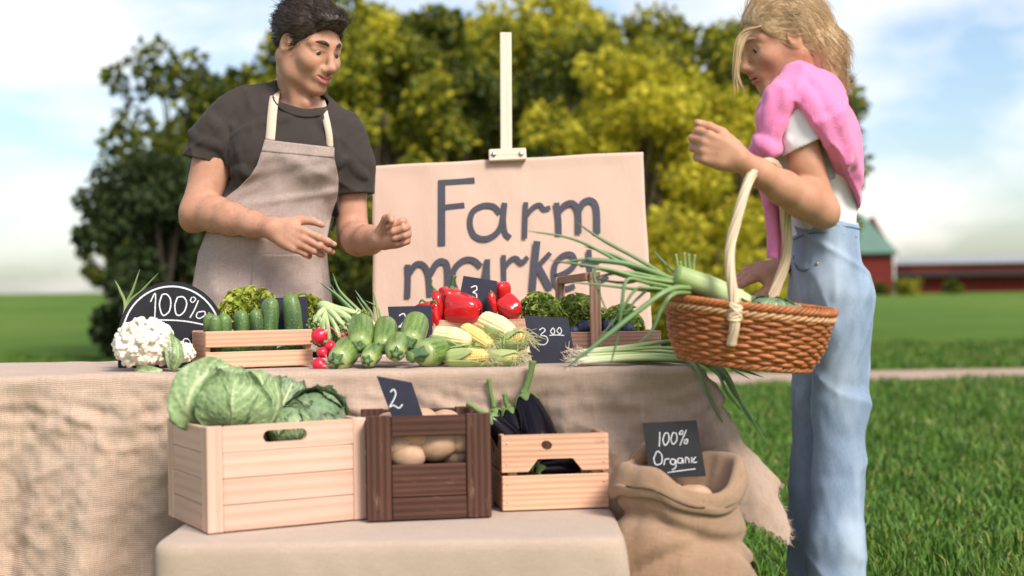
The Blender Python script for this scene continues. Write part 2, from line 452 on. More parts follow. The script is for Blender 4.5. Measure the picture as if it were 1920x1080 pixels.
cloth('apron_linen', (0.28, 0.205, 0.18), (0.62, 0.505, 0.455), 0.0030, 0.6, slub=0.6)
cloth('strap_cotton', (0.58, 0.47, 0.37), (0.70, 0.59, 0.48), 0.002, 0.3)
cloth('grey_cotton', (0.044, 0.035, 0.032), (0.060, 0.049, 0.045), 0.0015, 0.15, fuzz=0.05)
cloth('white_cotton', (0.72, 0.71, 0.72), (0.82, 0.81, 0.81), 0.0015, 0.15)
cloth('pink_knit', (0.74, 0.19, 0.40), (0.90, 0.31, 0.54), 0.0036, 0.6, fuzz=0.3)
cloth('dark_trousers', (0.03, 0.032, 0.04), (0.05, 0.052, 0.06), 0.0015, 0.2)
n = NT('denim', rough=0.85, spec=0.15); g = n.obj()
tw = n.noise(n.map(g, (700, 700, 90)), 1.0, 2, 0.6); fade = n.noise(n.map(g, (7, 7, 2.2)), 1.0, 3)
col = n.mix(tw, (0.125, 0.18, 0.28), (0.30, 0.38, 0.50)); col = n.mix(n.ramp(fade, [(0.42, 0.0), (0.66, 0.75)]), col, (0.50, 0.575, 0.675))
n.set('Base Color', col); n.bump(tw, 0.4, 0.001); reg(n)

def skin(name, c, c2):
    n = NT(name, rough=0.55, spec=0.28); g = n.obj()
    a = n.noise(g, 18, 5, 0.65); b = n.noise(g, 160, 3)
    col = n.mix(n.ramp(a, [(0.35, 0.0), (0.7, 1.0)]), c, c2); col = n.hsv(col, v=n.rng(b, 0.90, 1.08)); col = n.mix(n.ramp(n.noise(g, 38, 3), [(0.52, 0.0), (0.72, 0.40)]), col, (0.46, 0.17, 0.12)); sp_ = n.voro(g, 85); col = n.mix(n.ramp(sp_, [(0.03, 0.35), (0.07, 0.0)]), col, (0.28, 0.13, 0.08))
    red = n.fac('tint'); col = n.mix(red, col, (0.48, 0.135, 0.12))
    n.set('Base Color', col); n.set('Subsurface Weight', 0.18); n.set('Subsurface Radius', (1.0, 0.35, 0.2)); n.set('Subsurface Scale', 0.008)
    n.bump(n.noise(g, 300, 3), 0.35, 0.0010); n.bump(n.noise(n.map(g, (60, 60, 140)), 1.0, 2), 0.12, 0.001); return reg(n)
skin('man_skin', (0.45, 0.225, 0.145), (0.54, 0.295, 0.20))
skin('woman_skin', (0.45, 0.22, 0.135), (0.54, 0.285, 0.185))
def flat(name, c, rough=0.6, spec=0.4, **k):
    n = NT(name, c, rough, spec); g = n.obj(); v = n.noise(g, k.get('scale', 60), 3)
    n.set('Base Color', n.hsv(c, v=n.rng(v, 1 - k.get('var', 0.08), 1 + k.get('var', 0.08))))
    if k.get('metal'): n.set('Metallic', k['metal'])
    if k.get('bump'): n.bump(n.noise(g, k.get('bscale', 200), 3), k['bump'], 0.001)
    return reg(n)
flat('lip', (0.50, 0.16, 0.15), 0.4); flat('teeth', (0.80, 0.77, 0.70), 0.25); flat('eye_white', (0.75, 0.72, 0.70), 0.2); flat('iris', (0.06, 0.04, 0.03), 0.15)
flat('seam_thread', (0.13, 0.16, 0.23), 0.8); flat('nail', (0.66, 0.38, 0.32), 0.3)
def hair(name, c1, c2):
    n = NT(name, rough=0.42, spec=0.35); g = n.gc(); s_ = n.noise(n.map(g, (2, 260, 260)), 1.0, 3, 0.6)
    n.set('Base Color', n.mix(s_, c1, c2)); n.bump(s_, 0.6, 0.003); return reg(n)
hair('dark_hair', (0.018, 0.011, 0.008), (0.055, 0.034, 0.022)); hair('blond_hair', (0.36, 0.22, 0.11), (0.66, 0.48, 0.29))
n = NT('slate', rough=0.62, spec=0.3); g = n.obj(); v = n.noise(g, 9, 5, 0.65); d = n.noise(g, 160, 3)
col = n.mix(n.ramp(v, [(0.4, 0.0), (0.75, 1.0)]), (0.017, 0.018, 0.034), (0.033, 0.034, 0.058))
n.set('Base Color', col); n.bump(d, 0.2, 0.0006); reg(n)
n = NT('black_slate', rough=0.6, spec=0.3); g = n.obj(); v = n.noise(g, 9, 5, 0.65)
n.set('Base Color', n.mix(n.ramp(v, [(0.4, 0.0), (0.75, 1.0)]), (0.010, 0.010, 0.013), (0.022, 0.021, 0.027))); reg(n)
n = NT('chalk', (0.8, 0.8, 0.82), 0.95, 0.05); g = n.obj(); v = n.noise(g, 700, 3, 0.7)
n.set('Base Color', n.mix(n.ramp(v, [(0.36, 0.0), (0.56, 1.0)]), (0.25, 0.25, 0.30), (0.84, 0.84, 0.86))); reg(n)
n = NT('kraft_paper', rough=0.8, spec=0.15); g = n.obj(); v = n.noise(n.map(g, (2.2, 2.2, 1.2)), 1.0, 5, 0.6); f = n.noise(g, 500, 3, 0.7)
col = n.mix(v, (0.565, 0.385, 0.305), (0.65, 0.47, 0.385)); n.set('Base Color', n.hsv(col, v=n.rng(f, 0.96, 1.04)))
n.bump(n.noise(n.map(g, (6, 6, 3)), 1.0, 5, 0.55, 0.6), 0.35, 0.02); reg(n)
n = NT('sign_paint', (0.045, 0.043, 0.062), 0.45, 0.4); g = n.obj(); v = n.noise(n.map(g, (14, 14, 60)), 1.0, 4)
n.set('Base Color', n.mix(v, (0.038, 0.036, 0.052), (0.062, 0.060, 0.084))); reg(n)
flat('screw', (0.6, 0.6, 0.6), 0.3, metal=1.0); flat('brass', (0.45, 0.28, 0.16), 0.35, metal=1.0)

# wicker
def wicker(name, c1, c2, sc=1.0):
    n = NT(name, rough=0.42, spec=0.45); g = n.gc(); s_ = n.noise(n.map(g, (14, 300, 300)), 1.0, 3, 0.6); b = n.noise(n.map(g, (9, 30, 30)), 1.0, 2)
    col = n.mix(s_, c1, c2); col = n.hsv(col, v=n.math('MULTIPLY', n.rng(b, 0.72, 1.25), n.rng(n.isl(), 0.78, 1.2)))
    n.set('Base Color', col); n.bump(s_, 0.35, 0.0012); return reg(n)
wicker('wicker_brown', (0.25, 0.070, 0.018), (0.46, 0.155, 0.045)); wicker('wicker_pale', (0.60, 0.42, 0.27), (0.76, 0.60, 0.43))
wicker('wicker_tan', (0.42, 0.22, 0.10), (0.58, 0.34, 0.17))

# produce
n = NT('zucchini_skin', rough=0.28, spec=0.5); g = n.gc(); a = n.voro(n.map(g, (150, 260, 260)), 1.0); b = n.noise(n.map(g, (8, 90, 90)), 1.0, 2)
col = n.mix(n.ramp(b, [(0.35, 0.0), (0.65, 1.0)]), (0.065, 0.130, 0.020), (0.185, 0.27, 0.06)); col = n.mix(n.ramp(a, [(0.10, 0.7), (0.30, 0.0)]), col, (0.42, 0.52, 0.24))
col = n.mix(n.fac(), col, (0.42, 0.50, 0.20)); n.set('Base Color', col); n.set('Coat Weight', 0.25); n.set('Coat Roughness', 0.2); reg(n)
flat('zucchini_stem', (0.055, 0.115, 0.042), 0.6, scale=90, var=0.35, bump=0.4)
flat('stem_green', (0.17, 0.26, 0.075), 0.6, scale=60, var=0.25, bump=0.4)
flat('stem_dark', (0.07, 0.14, 0.035), 0.55, scale=60, var=0.25, bump=0.3)
n = NT('cucumber_skin', rough=0.38, spec=0.45); g = n.gc(); a = n.voro(n.map(g, (110, 130, 130)), 1.0); b = n.noise(n.map(g, (10, 60, 60)), 1.0, 3)
col = n.mix(n.ramp(b, [(0.35, 0.0), (0.65, 1.0)]), (0.024, 0.062, 0.018), (0.080, 0.150, 0.040)); col = n.mix(n.fac(), col, (0.25, 0.37, 0.11))
col = n.mix(n.ramp(a, [(0.08, 0.55), (0.22, 0.0)]), col, (0.24, 0.34, 0.15)); n.set('Base Color', col); n.bump(n.ramp(a, [(0.0, 1.0), (0.35, 0.0)]), 0.6, 0.002); reg(n)
n = NT('eggplant_skin', (0.010, 0.007, 0.014), 0.16, 0.22); g = n.gc(); v = n.noise(n.map(g, (6, 12, 12)), 1.0, 3)
n.set('Base Color', n.mix(v, (0.003, 0.003, 0.005), (0.009, 0.006, 0.013))); n.set('Roughness', n.rng(v, 0.10, 0.18)); reg(n)
n = NT('pepper_skin', (0.52, 0.012, 0.014), 0.16, 0.55); g = n.gc(); v = n.noise(n.map(g, (14, 14, 14)), 1.0, 3)
n.set('Base Color', n.mix(v, (0.44, 0.006, 0.010), (0.62, 0.018, 0.018))); n.set('Coat Weight', 0.3); reg(n)
n = NT('radish_skin', rough=0.3, spec=0.5); g = n.gc(); v = n.noise(g, 60, 3)
n.set('Base Color', n.mix(n.fac(), n.mix(v, (0.55, 0.008, 0.03), (0.70, 0.02, 0.06)), (0.78, 0.45, 0.45))); reg(n)
n = NT('corn_kernels', rough=0.3, spec=0.45); v = n.fac(); g = n.gc()
n.set('Base Color', n.hsv(n.mix(v, (0.62, 0.42, 0.09), (0.80, 0.66, 0.27)), v=n.rng(n.noise(g, 120, 2), 0.88, 1.1))); n.set('Subsurface Weight', 0.1); n.set('Subsurface Scale', 0.004); reg(n)
n = NT('pale_kernels', rough=0.3, spec=0.45); v = n.fac(); g = n.gc()
n.set('Base Color', n.hsv(n.mix(v, (0.72, 0.58, 0.22), (0.84, 0.77, 0.50)), v=n.rng(n.noise(g, 120, 2), 0.9, 1.08))); reg(n)
n = NT('corn_husk', rough=0.55, spec=0.3); g = n.gc(); v = n.noise(n.map(g, (3, 160, 160)), 1.0, 3); b = n.noise(n.map(g, (8, 20, 20)), 1.0, 2)
col = n.mix(v, (0.185, 0.28, 0.06), (0.40, 0.48, 0.18)); col = n.mix(n.math('MULTIPLY', b, 0.5), col, (0.53, 0.58, 0.30)); n.set('Base Color', col); n.bump(v, 0.4, 0.001); reg(n)
n = NT('corn_silk', (0.55, 0.58, 0.30), 0.5, 0.3); n.set('Base Color', n.mix(n.isl(), (0.50, 0.55, 0.26), (0.68, 0.58, 0.38))); reg(n)
n = NT('cauliflower_curd', rough=0.75, spec=0.2); g = n.obj(); v = n.noise(g, 260, 3); w = n.noise(g, 20, 2)
col = n.mix(n.ramp(w, [(0.45, 0.0), (0.8, 1.0)]), (0.80, 0.75, 0.65), (0.75, 0.64, 0.50)); n.set('Base Color', col); n.bump(v, 0.5, 0.003); n.set('Subsurface Weight', 0.1); n.set('Subsurface Scale', 0.006); reg(n)
n = NT('broccoli_florets', rough=0.8, spec=0.2); g = n.obj(); v = n.noise(g, 180, 3); col = n.mix(n.isl(), (0.070, 0.125, 0.040), (0.20, 0.27, 0.085))
n.set('Base Color', n.hsv(col, v=n.rng(v, 0.7, 1.3))); n.bump(v, 0.6, 0.003); reg(n)
flat('broccoli_stalk', (0.42, 0.52, 0.25), 0.6, scale=50, var=0.2, bump=0.2)
def leafy(name, c1, c2, c3, trans=0.25, rough=0.5):
    n = NT(name, rough=rough, spec=0.35); g = n.obj(); v = n.noise(g, 55, 3); col = n.mix(n.ramp(v, [(0.3, 0.0), (0.7, 1.0)]), c1, c2)
    col = n.mix(n.fac(), col, c3); col = n.hsv(col, v=n.rng(n.isl(), 0.8, 1.2)); n.set('Base Color', col); n.bump(n.noise(g, 240, 2), 0.4, 0.002)
    tr = n.node('ShaderNodeBsdfTranslucent'); n.val(tr.inputs['Color'], col); mx = n.node('ShaderNodeMixShader'); mx.inputs[0].default_value = trans
    out = n.t.nodes['Material Output']; n.t.links.new(n.b.outputs[0], mx.inputs[1]); n.t.links.new(tr.outputs[0], mx.inputs[2]); n.t.links.new(mx.outputs[0], out.inputs['Surface'])
    return reg(n)
leafy('lettuce_leaf', (0.15, 0.22, 0.02), (0.31, 0.38, 0.04), (0.55, 0.56, 0.12))
leafy('green_lettuce', (0.10, 0.19, 0.025), (0.24, 0.35, 0.06), (0.46, 0.54, 0.16))
n = NT('onion_leaf', rough=0.42, spec=0.4); g = n.gc(); v = n.noise(n.map(g, (6, 240, 240)), 1.0, 3); t = n.fac()
col = n.ramp(t, [(0.0, (0.72, 0.68, 0.56)), (0.16, (0.56, 0.62, 0.34)), (0.4, (0.22, 0.31, 0.10)), (0.75, (0.115, 0.20, 0.085)), (1.0, (0.085, 0.145, 0.065))])
col = n.hsv(col, v=n.math('MULTIPLY', n.rng(v, 0.8, 1.2), n.rng(n.isl(), 0.8, 1.2))); n.set('Base Color', col); reg(n)
flat('onion_root', (0.60, 0.50, 0.40), 0.85, var=0.25)
n = NT('savoy_leaf', rough=0.5, spec=0.35); t = n.fac('vein'); s_ = n.fac('shade'); g = n.obj(); v = n.noise(g, 35, 4)
b = n.voro(g, 85)
col = n.mix(s_, (0.225, 0.325, 0.135), (0.042, 0.090, 0.062)); col = n.hsv(col, v=n.rng(v, 0.75, 1.3)); col = n.mix(n.ramp(b, [(0.2, 0.0), (0.75, 0.25)]), col, (0.34, 0.44, 0.22)); col = n.mix(t, col, (0.50, 0.57, 0.32))
n.set('Base Color', col); n.bump(n.ramp(b, [(0.0, 1.0), (0.7, 0.0)]), 0.40, 0.004); reg(n)
n = NT('plum_skin', rough=0.45, spec=0.4); g = n.obj(); v = n.noise(g, 45, 4)
n.set('Base Color', n.mix(n.ramp(v, [(0.35, 0.0), (0.7, 1.0)]), (0.012, 0.011, 0.032), (0.075, 0.085, 0.16))); n.set('Roughness', n.rng(v, 0.3, 0.7)); reg(n)
n = NT('potato_skin', rough=0.75, spec=0.2); g = n.obj(); v = n.noise(g, 45, 5, 0.65); s_ = n.voro(g, 70)
col = n.mix(v, (0.38, 0.22, 0.14), (0.58, 0.385, 0.265)); col = n.mix(n.ramp(s_, [(0.04, 0.6), (0.10, 0.0)]), col, (0.26, 0.15, 0.09)); n.set('Base Color', col); n.bump(v, 0.3, 0.003); reg(n)

# setting
n = NT('grass_ground', rough=0.95, spec=0.1); g = n.obj(); a = n.noise(g, 0.5, 6, 0.65); b = n.noise(g, 14, 4, 0.7); far = n.noise(g, 0.06, 4)
col = n.mix(a, (0.036, 0.098, 0.010), (0.095, 0.185, 0.024)); col = n.mix(n.ramp(far, [(0.35, 0.0), (0.7, 0.75)]), col, (0.155, 0.21, 0.04)); n.set('Base Color', n.hsv(col, v=n.rng(b, 0.65, 1.35))); n.bump(b, 0.8, 0.05); reg(n)
n = NT('grass_blade', rough=0.55, spec=0.3); col = n.mix(n.isl(), (0.034, 0.095, 0.010), (0.115, 0.215, 0.026)); pt = n.noise(n.obj(), 0.8, 5, 0.65); col = n.mix(n.ramp(pt, [(0.52, 0.0), (0.72, 0.5)]), col, (0.165, 0.20, 0.04)); col = n.hsv(col, v=n.rng(n.noise(n.obj(), 2.6, 3), 0.65, 1.3)); col = n.mix(n.ramp(n.isl(), [(0.90, 0.0), (0.93, 0.8)], 'CONSTANT'), col, (0.26, 0.24, 0.08)); n.set('Base Color', col); reg(n)
n = NT('path_gravel', rough=0.95, spec=0.1); g = n.obj(); a = n.noise(g, 1.2, 5); b = n.noise(g, 60, 3); n.set('Base Color', n.hsv(n.mix(a, (0.34, 0.24, 0.185), (0.45, 0.335, 0.27)), v=n.rng(b, 0.8, 1.2))); reg(n)
def leaves(name, c1, c2, c3, trans=0.35):
    n = NT(name, rough=0.55, spec=0.25); r = n.isl(); g = n.obj(); clump = n.noise(g, 0.9, 2)
    col = n.ramp(n.math('ADD', n.math('MULTIPLY', r, 0.55), n.math('MULTIPLY', clump, 0.45)), [(0.22, c1), (0.5, c2), (0.78, c3)]); n.set('Base Color', col)
    tr = n.node('ShaderNodeBsdfTranslucent'); n.val(tr.inputs['Color'], col); mx = n.node('ShaderNodeMixShader'); mx.inputs[0].default_value = trans
    out = n.t.nodes['Material Output']; n.t.links.new(n.b.outputs[0], mx.inputs[1]); n.t.links.new(tr.outputs[0], mx.inputs[2]); n.t.links.new(mx.outputs[0], out.inputs['Surface'])
    return reg(n)
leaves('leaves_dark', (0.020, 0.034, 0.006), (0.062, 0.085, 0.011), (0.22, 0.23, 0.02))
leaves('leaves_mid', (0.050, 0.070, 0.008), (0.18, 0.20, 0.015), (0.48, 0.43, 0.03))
leaves('leaves_sun_painted', (0.15, 0.16, 0.010), (0.48, 0.44, 0.03), (0.80, 0.70, 0.07), 0.5)  # sunlit foliage: the yellow glow of the sun is put into the leaf colour
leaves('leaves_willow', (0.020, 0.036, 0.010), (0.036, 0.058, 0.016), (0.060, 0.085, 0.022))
n = NT('bark', rough=0.9, spec=0.15); g = n.obj(); v = n.noise(n.map(g, (9, 9, 1.6)), 1.0, 5, 0.65); n.set('Base Color', n.mix(v, (0.035, 0.026, 0.020), (0.12, 0.09, 0.065))); n.bump(v, 0.8, 0.03); reg(n)
n = NT('barn_red', rough=0.8, spec=0.2); g = n.obj(); w = n.wave(g, 1.6, 0.0, 'X', 0.0); v = n.noise(n.map(g, (6, 6, 0.6)), 1.0, 5)
n.set('Base Color', n.hsv(n.mix(v, (0.10, 0.014, 0.010), (0.17, 0.026, 0.016)), v=n.rng(n.ramp(w, [(0.0, 0.0), (0.12, 1.0)]), 0.55, 1.05))); reg(n)
n = NT('roof_green', rough=0.6, spec=0.3); g = n.obj(); w = n.wave(g, 1.5, 0.0, 'X', 0.0); v = n.noise(g, 0.8, 5)
n.set('Base Color', n.hsv(n.mix(v, (0.085, 0.165, 0.130), (0.13, 0.22, 0.175)), v=n.rng(w, 0.9, 1.06))); reg(n)
flat('roof_grey', (0.30, 0.31, 0.32), 0.6, scale=3, var=0.15); flat('barn_dark', (0.02, 0.012, 0.01), 0.9); flat('trim_white', (0.7, 0.7, 0.68), 0.6)
flat('tile_roof', (0.13, 0.075, 0.06), 0.8, scale=8, var=0.35); flat('moss_roof', (0.20, 0.19, 0.04), 0.9, scale=4, var=0.3); flat('grey_boards', (0.16, 0.165, 0.16), 0.85, scale=4, var=0.25)
flat('weed_green', (0.06, 0.09, 0.02), 0.8, scale=2, var=0.4)
# ------------------------------------------------------------------ ground, path, grass
def ground_z(x, y):
    return 0.011 * np.maximum(0, y - 26)
gx = np.concatenate([np.linspace(-900, -60, 12), np.linspace(-50, 50, 41), np.linspace(60, 900, 12)])
gy = np.concatenate([np.linspace(-60, 0, 5), np.linspace(2, 60, 30), np.linspace(70, 300, 14), np.linspace(400, 1500, 6)])
GX, GY = np.meshgrid(gx, gy, indexing='ij')
GZ = np.where(GY < 300, ground_z(GX, GY), ground_z(GX, 300) + 0.0 * GY)
m = MB(); m.sheet(np.stack([GX, GY, GZ], -1)); o = m.build('ground', MATS['grass_ground']); tag(o, kind='structure')
m = MB(); ys = np.linspace(0, 1, 5); xs = np.linspace(-60, 60, 60)
A = np.stack([np.stack([xs, 14.3 + yy * 2.1 + 0.25 * np.sin(xs * 0.35) + 0.04 * (xs - 3), np.full_like(xs, 0.006)], -1) for yy in ys], 1)
m.sheet(A); o = m.build('path', MATS['path_gravel']); tag(o, kind='structure')

def grass_patch(nblade, xf, ylo, yhi, name, label):
    y = np.sqrt(rng.uniform(ylo ** 2, yhi ** 2, nblade) if False else rng.uniform(ylo, yhi, nblade) ** 2)
    lo, hi = xf(y); x = lo + (hi - lo) * rng.uniform(0, 1, nblade)
    keep = ~((y > 14.2 + 0.25 * np.sin(x * 0.35) + 0.04 * (x - 3)) & (y < 16.6 + 0.25 * np.sin(x * 0.35) + 0.04 * (x - 3)))
    x = x[keep]; y = y[keep]; n_ = len(x)
    cl_ = .5 + .5 * vnoise(np.stack([x * 2.3, y * 2.3, 0 * x], -1)); h = rng.uniform(0.022, 0.065, n_) * (1 + 0.06 * (y - 4)) * np.clip(.65 + .7 * cl_, .4, 1.7); a = rng.uniform(0, 2 * PI, n_); w = rng.uniform(0.0025, 0.005, n_) * (1 + 0.12 * (y - 4))
    lx = rng.normal(0, 0.025, n_); ly = rng.normal(0, 0.025, n_); z = ground_z(x, y)
    V = np.zeros((n_, 5, 3)); ca = np.cos(a) * w; sa = np.sin(a) * w
    V[:, 0] = np.stack([x - ca, y - sa, z - 0.004], 1); V[:, 1] = np.stack([x + ca, y + sa, z - 0.004], 1)
    V[:, 2] = np.stack([x + ca * .8 + lx * .4, y + sa * .8 + ly * .4, z + h * .6], 1); V[:, 3] = np.stack([x - ca * .8 + lx * .4, y - sa * .8 + ly * .4, z + h * .6], 1)
    V[:, 4] = np.stack([x + lx, y + ly, z + h], 1)
    b = np.arange(n_)[:, None] * 5
    o = make_obj(name, V.reshape(-1, 3), [b + np.array([0, 1, 2, 3]), b + np.array([3, 2, 4])], MATS['grass_blade'], smooth=False)
    return tag(o, label, 'grass', kind='stuff')
def px_range(a, b): return lambda y: ((a - 960) / FPX * y, (b - 960) / FPX * y)
grass_patch(300000, px_range(-500, 2500), 2.6, 24.0, 'grass', 'short green lawn grass around the market stall')

# ------------------------------------------------------------------ trees
def leaf_cloud(cent, rad, n_, size, droop=0.0, seed=0):
    """n_ folded leaves scattered through lumps: cent (k,3), rad (k,3)"""
    r = np.random.default_rng(seed); k = len(cent); wgt = (rad.prod(1)) ** (2 / 3); ki = r.choice(k, n_, p=wgt / wgt.sum())
    d = r.normal(size=(n_, 3)); d /= np.linalg.norm(d, axis=1)[:, None]; rr = r.uniform(0.35, 1.0, n_) ** 0.55
    p = cent[ki] + d * rad[ki] * rr[:, None]
    ax = r.normal(size=(n_, 3)) + d * 0.6; ax[:, 2] -= 0.5 + droop; ax /= np.linalg.norm(ax, axis=1)[:, None]
    nn = r.normal(size=(n_, 3)); nn[:, 2] += 0.8; sd = np.cross(ax, nn); sd /= np.linalg.norm(sd, axis=1)[:, None] + 1e-9; up = np.cross(sd, ax)
    L = size * r.uniform(0.6, 1.3, n_)[:, None]; Wd = L * 0.36
    V = np.stack([p, p + ax * L * .45 + sd * Wd + up * L * .1, p + ax * L, p + ax * L * .45 - sd * Wd + up * L * .1], 1)
    b = np.arange(n_)[:, None] * 4
    return V.reshape(-1, 3), [b + np.array([0, 1, 2]), b + np.array([0, 2, 3])]
def tree(name, x, y, h, rx, mat, label, n_=9000, leaf=0.11, lumps=26, base=0.25, seed=1, group='trees behind the stall', trunk_r=0.16, cat='tree', droop=0.0, top=1.0):
    lumps = int(lumps * 2.3); r = np.random.default_rng(seed); z0 = float(ground_z(x, y)); t = thing(name, (x, y, z0), label, cat, group)
    m = MB(); zz = np.linspace(-0.1, h * 0.8, 9); bend = r.normal(0, 0.12, (9, 2)).cumsum(0) * 0.5
    tr = np.stack([bend[:, 0] - bend[0, 0], bend[:, 1] - bend[0, 1], zz], 1)
    m.tube(tr, np.linspace(trunk_r, trunk_r * 0.25, 9) * np.array([1.4] + [1] * 8), 10)
    cz = r.uniform(base, 1.0, lumps) ** 0.9; ang = r.uniform(0, 2 * PI, lumps); prof = np.sin(np.clip((cz - base) / (1.06 - base), 0, 1) * PI) ** 0.6
    rr = rx * prof * np.sqrt(r.uniform(0.1, 1, lumps)) * 0.9
    cent = np.stack([np.cos(ang) * rr, np.sin(ang) * rr, cz * h * top], 1); rad = rx * r.uniform(0.14, 0.31, (lumps, 1)) * np.array([1, 1, 0.75]) * (1 + r.normal(0, 0.12, (lumps, 3)))
    cent[:, 2] = np.maximum(cent[:, 2], rad[:, 2] * 0.8)
    for i in range(0, lumps, 3):
        k = int(np.clip(cz[i] * 7, 1, 8)) - 1; s_ = tr[max(0, k - 1)]
        q = catmull([s_, (s_ + cent[i]) / 2 + arr(0, 0, 0.1 * h * r.uniform(0, 1)), cent[i]], 4); m.tube(q, np.linspace(trunk_r * 0.35, 0.012, len(q)), 6)
    m.build('trunk', MATS['bark'], t)
    V, F = leaf_cloud(cent, rad, n_, leaf, droop, seed); make_obj('crown', V, F, MATS[mat], t, smooth=False)
    return t
def px_x(px, y): return (px - 960) / FPX * y
# (px, Y, height, radius, material, label, leaves, leaf, lumps, base, trunk)
TREES = [
 ('tree', 330, 25, 5.2, 1.6, 'leaves_dark', 'dark leafy tree behind the shoulder of the man in the apron, sky showing through', 4600, .16, 20, .45),
 ('willow', 300, 21, 3.05, 1.25, 'leaves_willow', 'dull dark green willow hanging low behind the round chalkboard', 12000, .13, 24, .02),
 ('tree', 590, 31, 6.7, 2.2, 'leaves_mid', 'broad green tree behind the head of the man', 13000, .19, 30, .06),
 ('tree', 715, 24, 5.1, 1.6, 'leaves_mid', 'green tree with yellow tips, left of the easel mast beside the head of the man', 12000, .15, 30, .05),
 ('tree', 835, 27, 6.0, 1.8, 'leaves_dark', 'deep green tree just left of the easel mast', 13000, .16, 30, .05),
 ('tree', 960, 31, 6.6, 2.2, 'leaves_mid', 'tall green tree directly behind the easel mast', 13000, .18, 30, .05),
 ('tree', 1060, 25, 5.3, 1.7, 'leaves_dark', 'dark green tree just right of the easel mast', 12000, .14, 30, .05),
 ('tree', 1175, 21, 4.4, 1.45, 'leaves_sun_painted', 'sunlit yellow green tree above the right edge of the market sign', 9000, .13, 26, .25),
 ('tree', 1120, 32, 6.8, 2.1, 'leaves_mid', 'tall loose green tree behind the sunlit yellow one', 11000, .18, 28, .1),
 ('tree', 1330, 27, 5.8, 1.9, 'leaves_mid', 'green tree behind the raised hand of the woman', 12000, .15, 28, .05),
 ('tree', 1390, 31, 6.5, 1.8, 'leaves_dark', 'dark green tree behind the face of the woman', 12000, .17, 28, .05),
 ('tree', 1490, 29, 5.9, 1.5, 'leaves_mid', 'green tree behind the pink sweater of the woman', 11000, .16, 28, .05),
 ('tree', 660, 37, 8.2, 2.8, 'leaves_mid', 'tallest tree of the wood, far behind the man and his apron strap', 11000, .24, 28, .15),
 ('tree', 880, 38, 8.0, 2.8, 'leaves_dark', 'big dark tree in the back row behind the easel mast', 11000, .24, 28, .12),
 ('tree', 1090, 38, 8.1, 2.8, 'leaves_mid', 'big tree in the back row above the word Farm', 11000, .24, 28, .12),
 ('tree', 1290, 38, 8.0, 2.7, 'leaves_mid', 'big tree in the back row above the raised hand of the woman', 11000, .24, 28, .12),
 ('tree', 1460, 38, 7.7, 2.4, 'leaves_dark', 'big dark tree in the back row behind the head of the woman', 11000, .24, 28, .12),
 ('tree', 1255, 23.5, 4.4, 1.5, 'leaves_sun_painted', 'bright tree with sunlight painted yellow into its leaves between the sign and the raised hand of the woman', 9000, .13, 26, .15),
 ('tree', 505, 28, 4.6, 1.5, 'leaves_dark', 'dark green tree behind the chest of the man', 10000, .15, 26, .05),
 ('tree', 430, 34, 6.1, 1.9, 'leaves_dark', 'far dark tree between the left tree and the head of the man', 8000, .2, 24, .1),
 ('tree', 990, 34, 7.9, 2.4, 'leaves_sun_painted', 'sunlit tall tree high behind the easel mast', 8000, .2, 26, .3),
 ('tree', 780, 33, 7.3, 2.2, 'leaves_sun_painted', 'sunlit tall tree behind the gap between man and easel mast', 7000, .2, 26, .3),
 ('tree', 1385, 24, 4.2, 1.3, 'leaves_sun_painted', 'sunlit yellow green tree just left of the face of the woman', 7000, .13, 24, .2),
 ('bush', 1320, 19.5, 1.95, 1.45, 'leaves_sun_painted', 'low bush with a sunny yellow glow painted into its leaves between the market sign and the basket handle', 9000, .11, 22, .05),
 ('bush', 1270, 22.5, 3.0, 1.1, 'leaves_sun_painted', 'tall yellow green bush right of the market sign, under the raised hand', 8000, .12, 22, .05),
 ('bush', 1450, 22.5, 2.4, 1.2, 'leaves_sun_painted', 'yellow green bush behind the wicker basket and jeans', 7000, .12, 20, .05),
 ('bush', 690, 20, 2.0, 1.2, 'leaves_dark', 'dark green bush between the man and the market sign', 9000, .11, 20, .03),
 ('bush', 450, 24, 2.3, 1.5, 'leaves_dark', 'dark green bush behind the waist of the man', 9000, .13, 22, .03),
 ('bush', 1000, 21, 2.2, 1.7, 'leaves_dark', 'dark green bush hidden low behind the market sign', 6000, .13, 20, .03),
]
for i, (nm, px, Y, h, rx, mt, lab, nl, lf, lu, bs) in enumerate(TREES):
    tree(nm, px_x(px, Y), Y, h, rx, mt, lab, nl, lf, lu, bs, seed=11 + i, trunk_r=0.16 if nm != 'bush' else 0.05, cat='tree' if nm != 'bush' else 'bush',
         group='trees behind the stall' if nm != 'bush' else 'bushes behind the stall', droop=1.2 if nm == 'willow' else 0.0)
tree('tall_tree', px_x(206, 130), 130, 8.3, 2.6, 'leaves_dark', 'tall dark tree far away beside the cottage on the left', 5000, .5, 24, .12, seed=60, group='far trees', trunk_r=0.25)

# ------------------------------------------------------------------ red barn on the right, cottage on the left
def quad(m, *pts): m.add(np.array(pts, float), [np.array([[0, 1, 2, 3]])])
def slab(m, p00, p10, p11, p01, th, a=None):
    p = [np.asarray(q, float) for q in (p00, p10, p11, p01)]; nn = nrm(np.cross(p[1] - p[0], p[3] - p[0]))
    V = np.array(p + [q - nn * th for q in p]); g = V - V.mean(0)
    m.add(V, [np.array([[0, 1, 2, 3], [7, 6, 5, 4], [0, 4, 5, 1], [1, 5, 6, 2], [2, 6, 7, 3], [3, 7, 4, 0]])], None, a)
Yb = 90.0; sc = FPX / Yb     # px per metre at the barn
bz = float(ground_z(0, Yb)) - 0.1
def bx(px): return (px - 960) / sc
def bzv(py, px): return CAM_H - (py - (px - 960) * -math.sin(R(0.9)) - 555) / sc
barn = thing('barn', (bx(1640), Yb, bz), 'red board barn with a green metal roof behind the woman in jeans', 'barn')
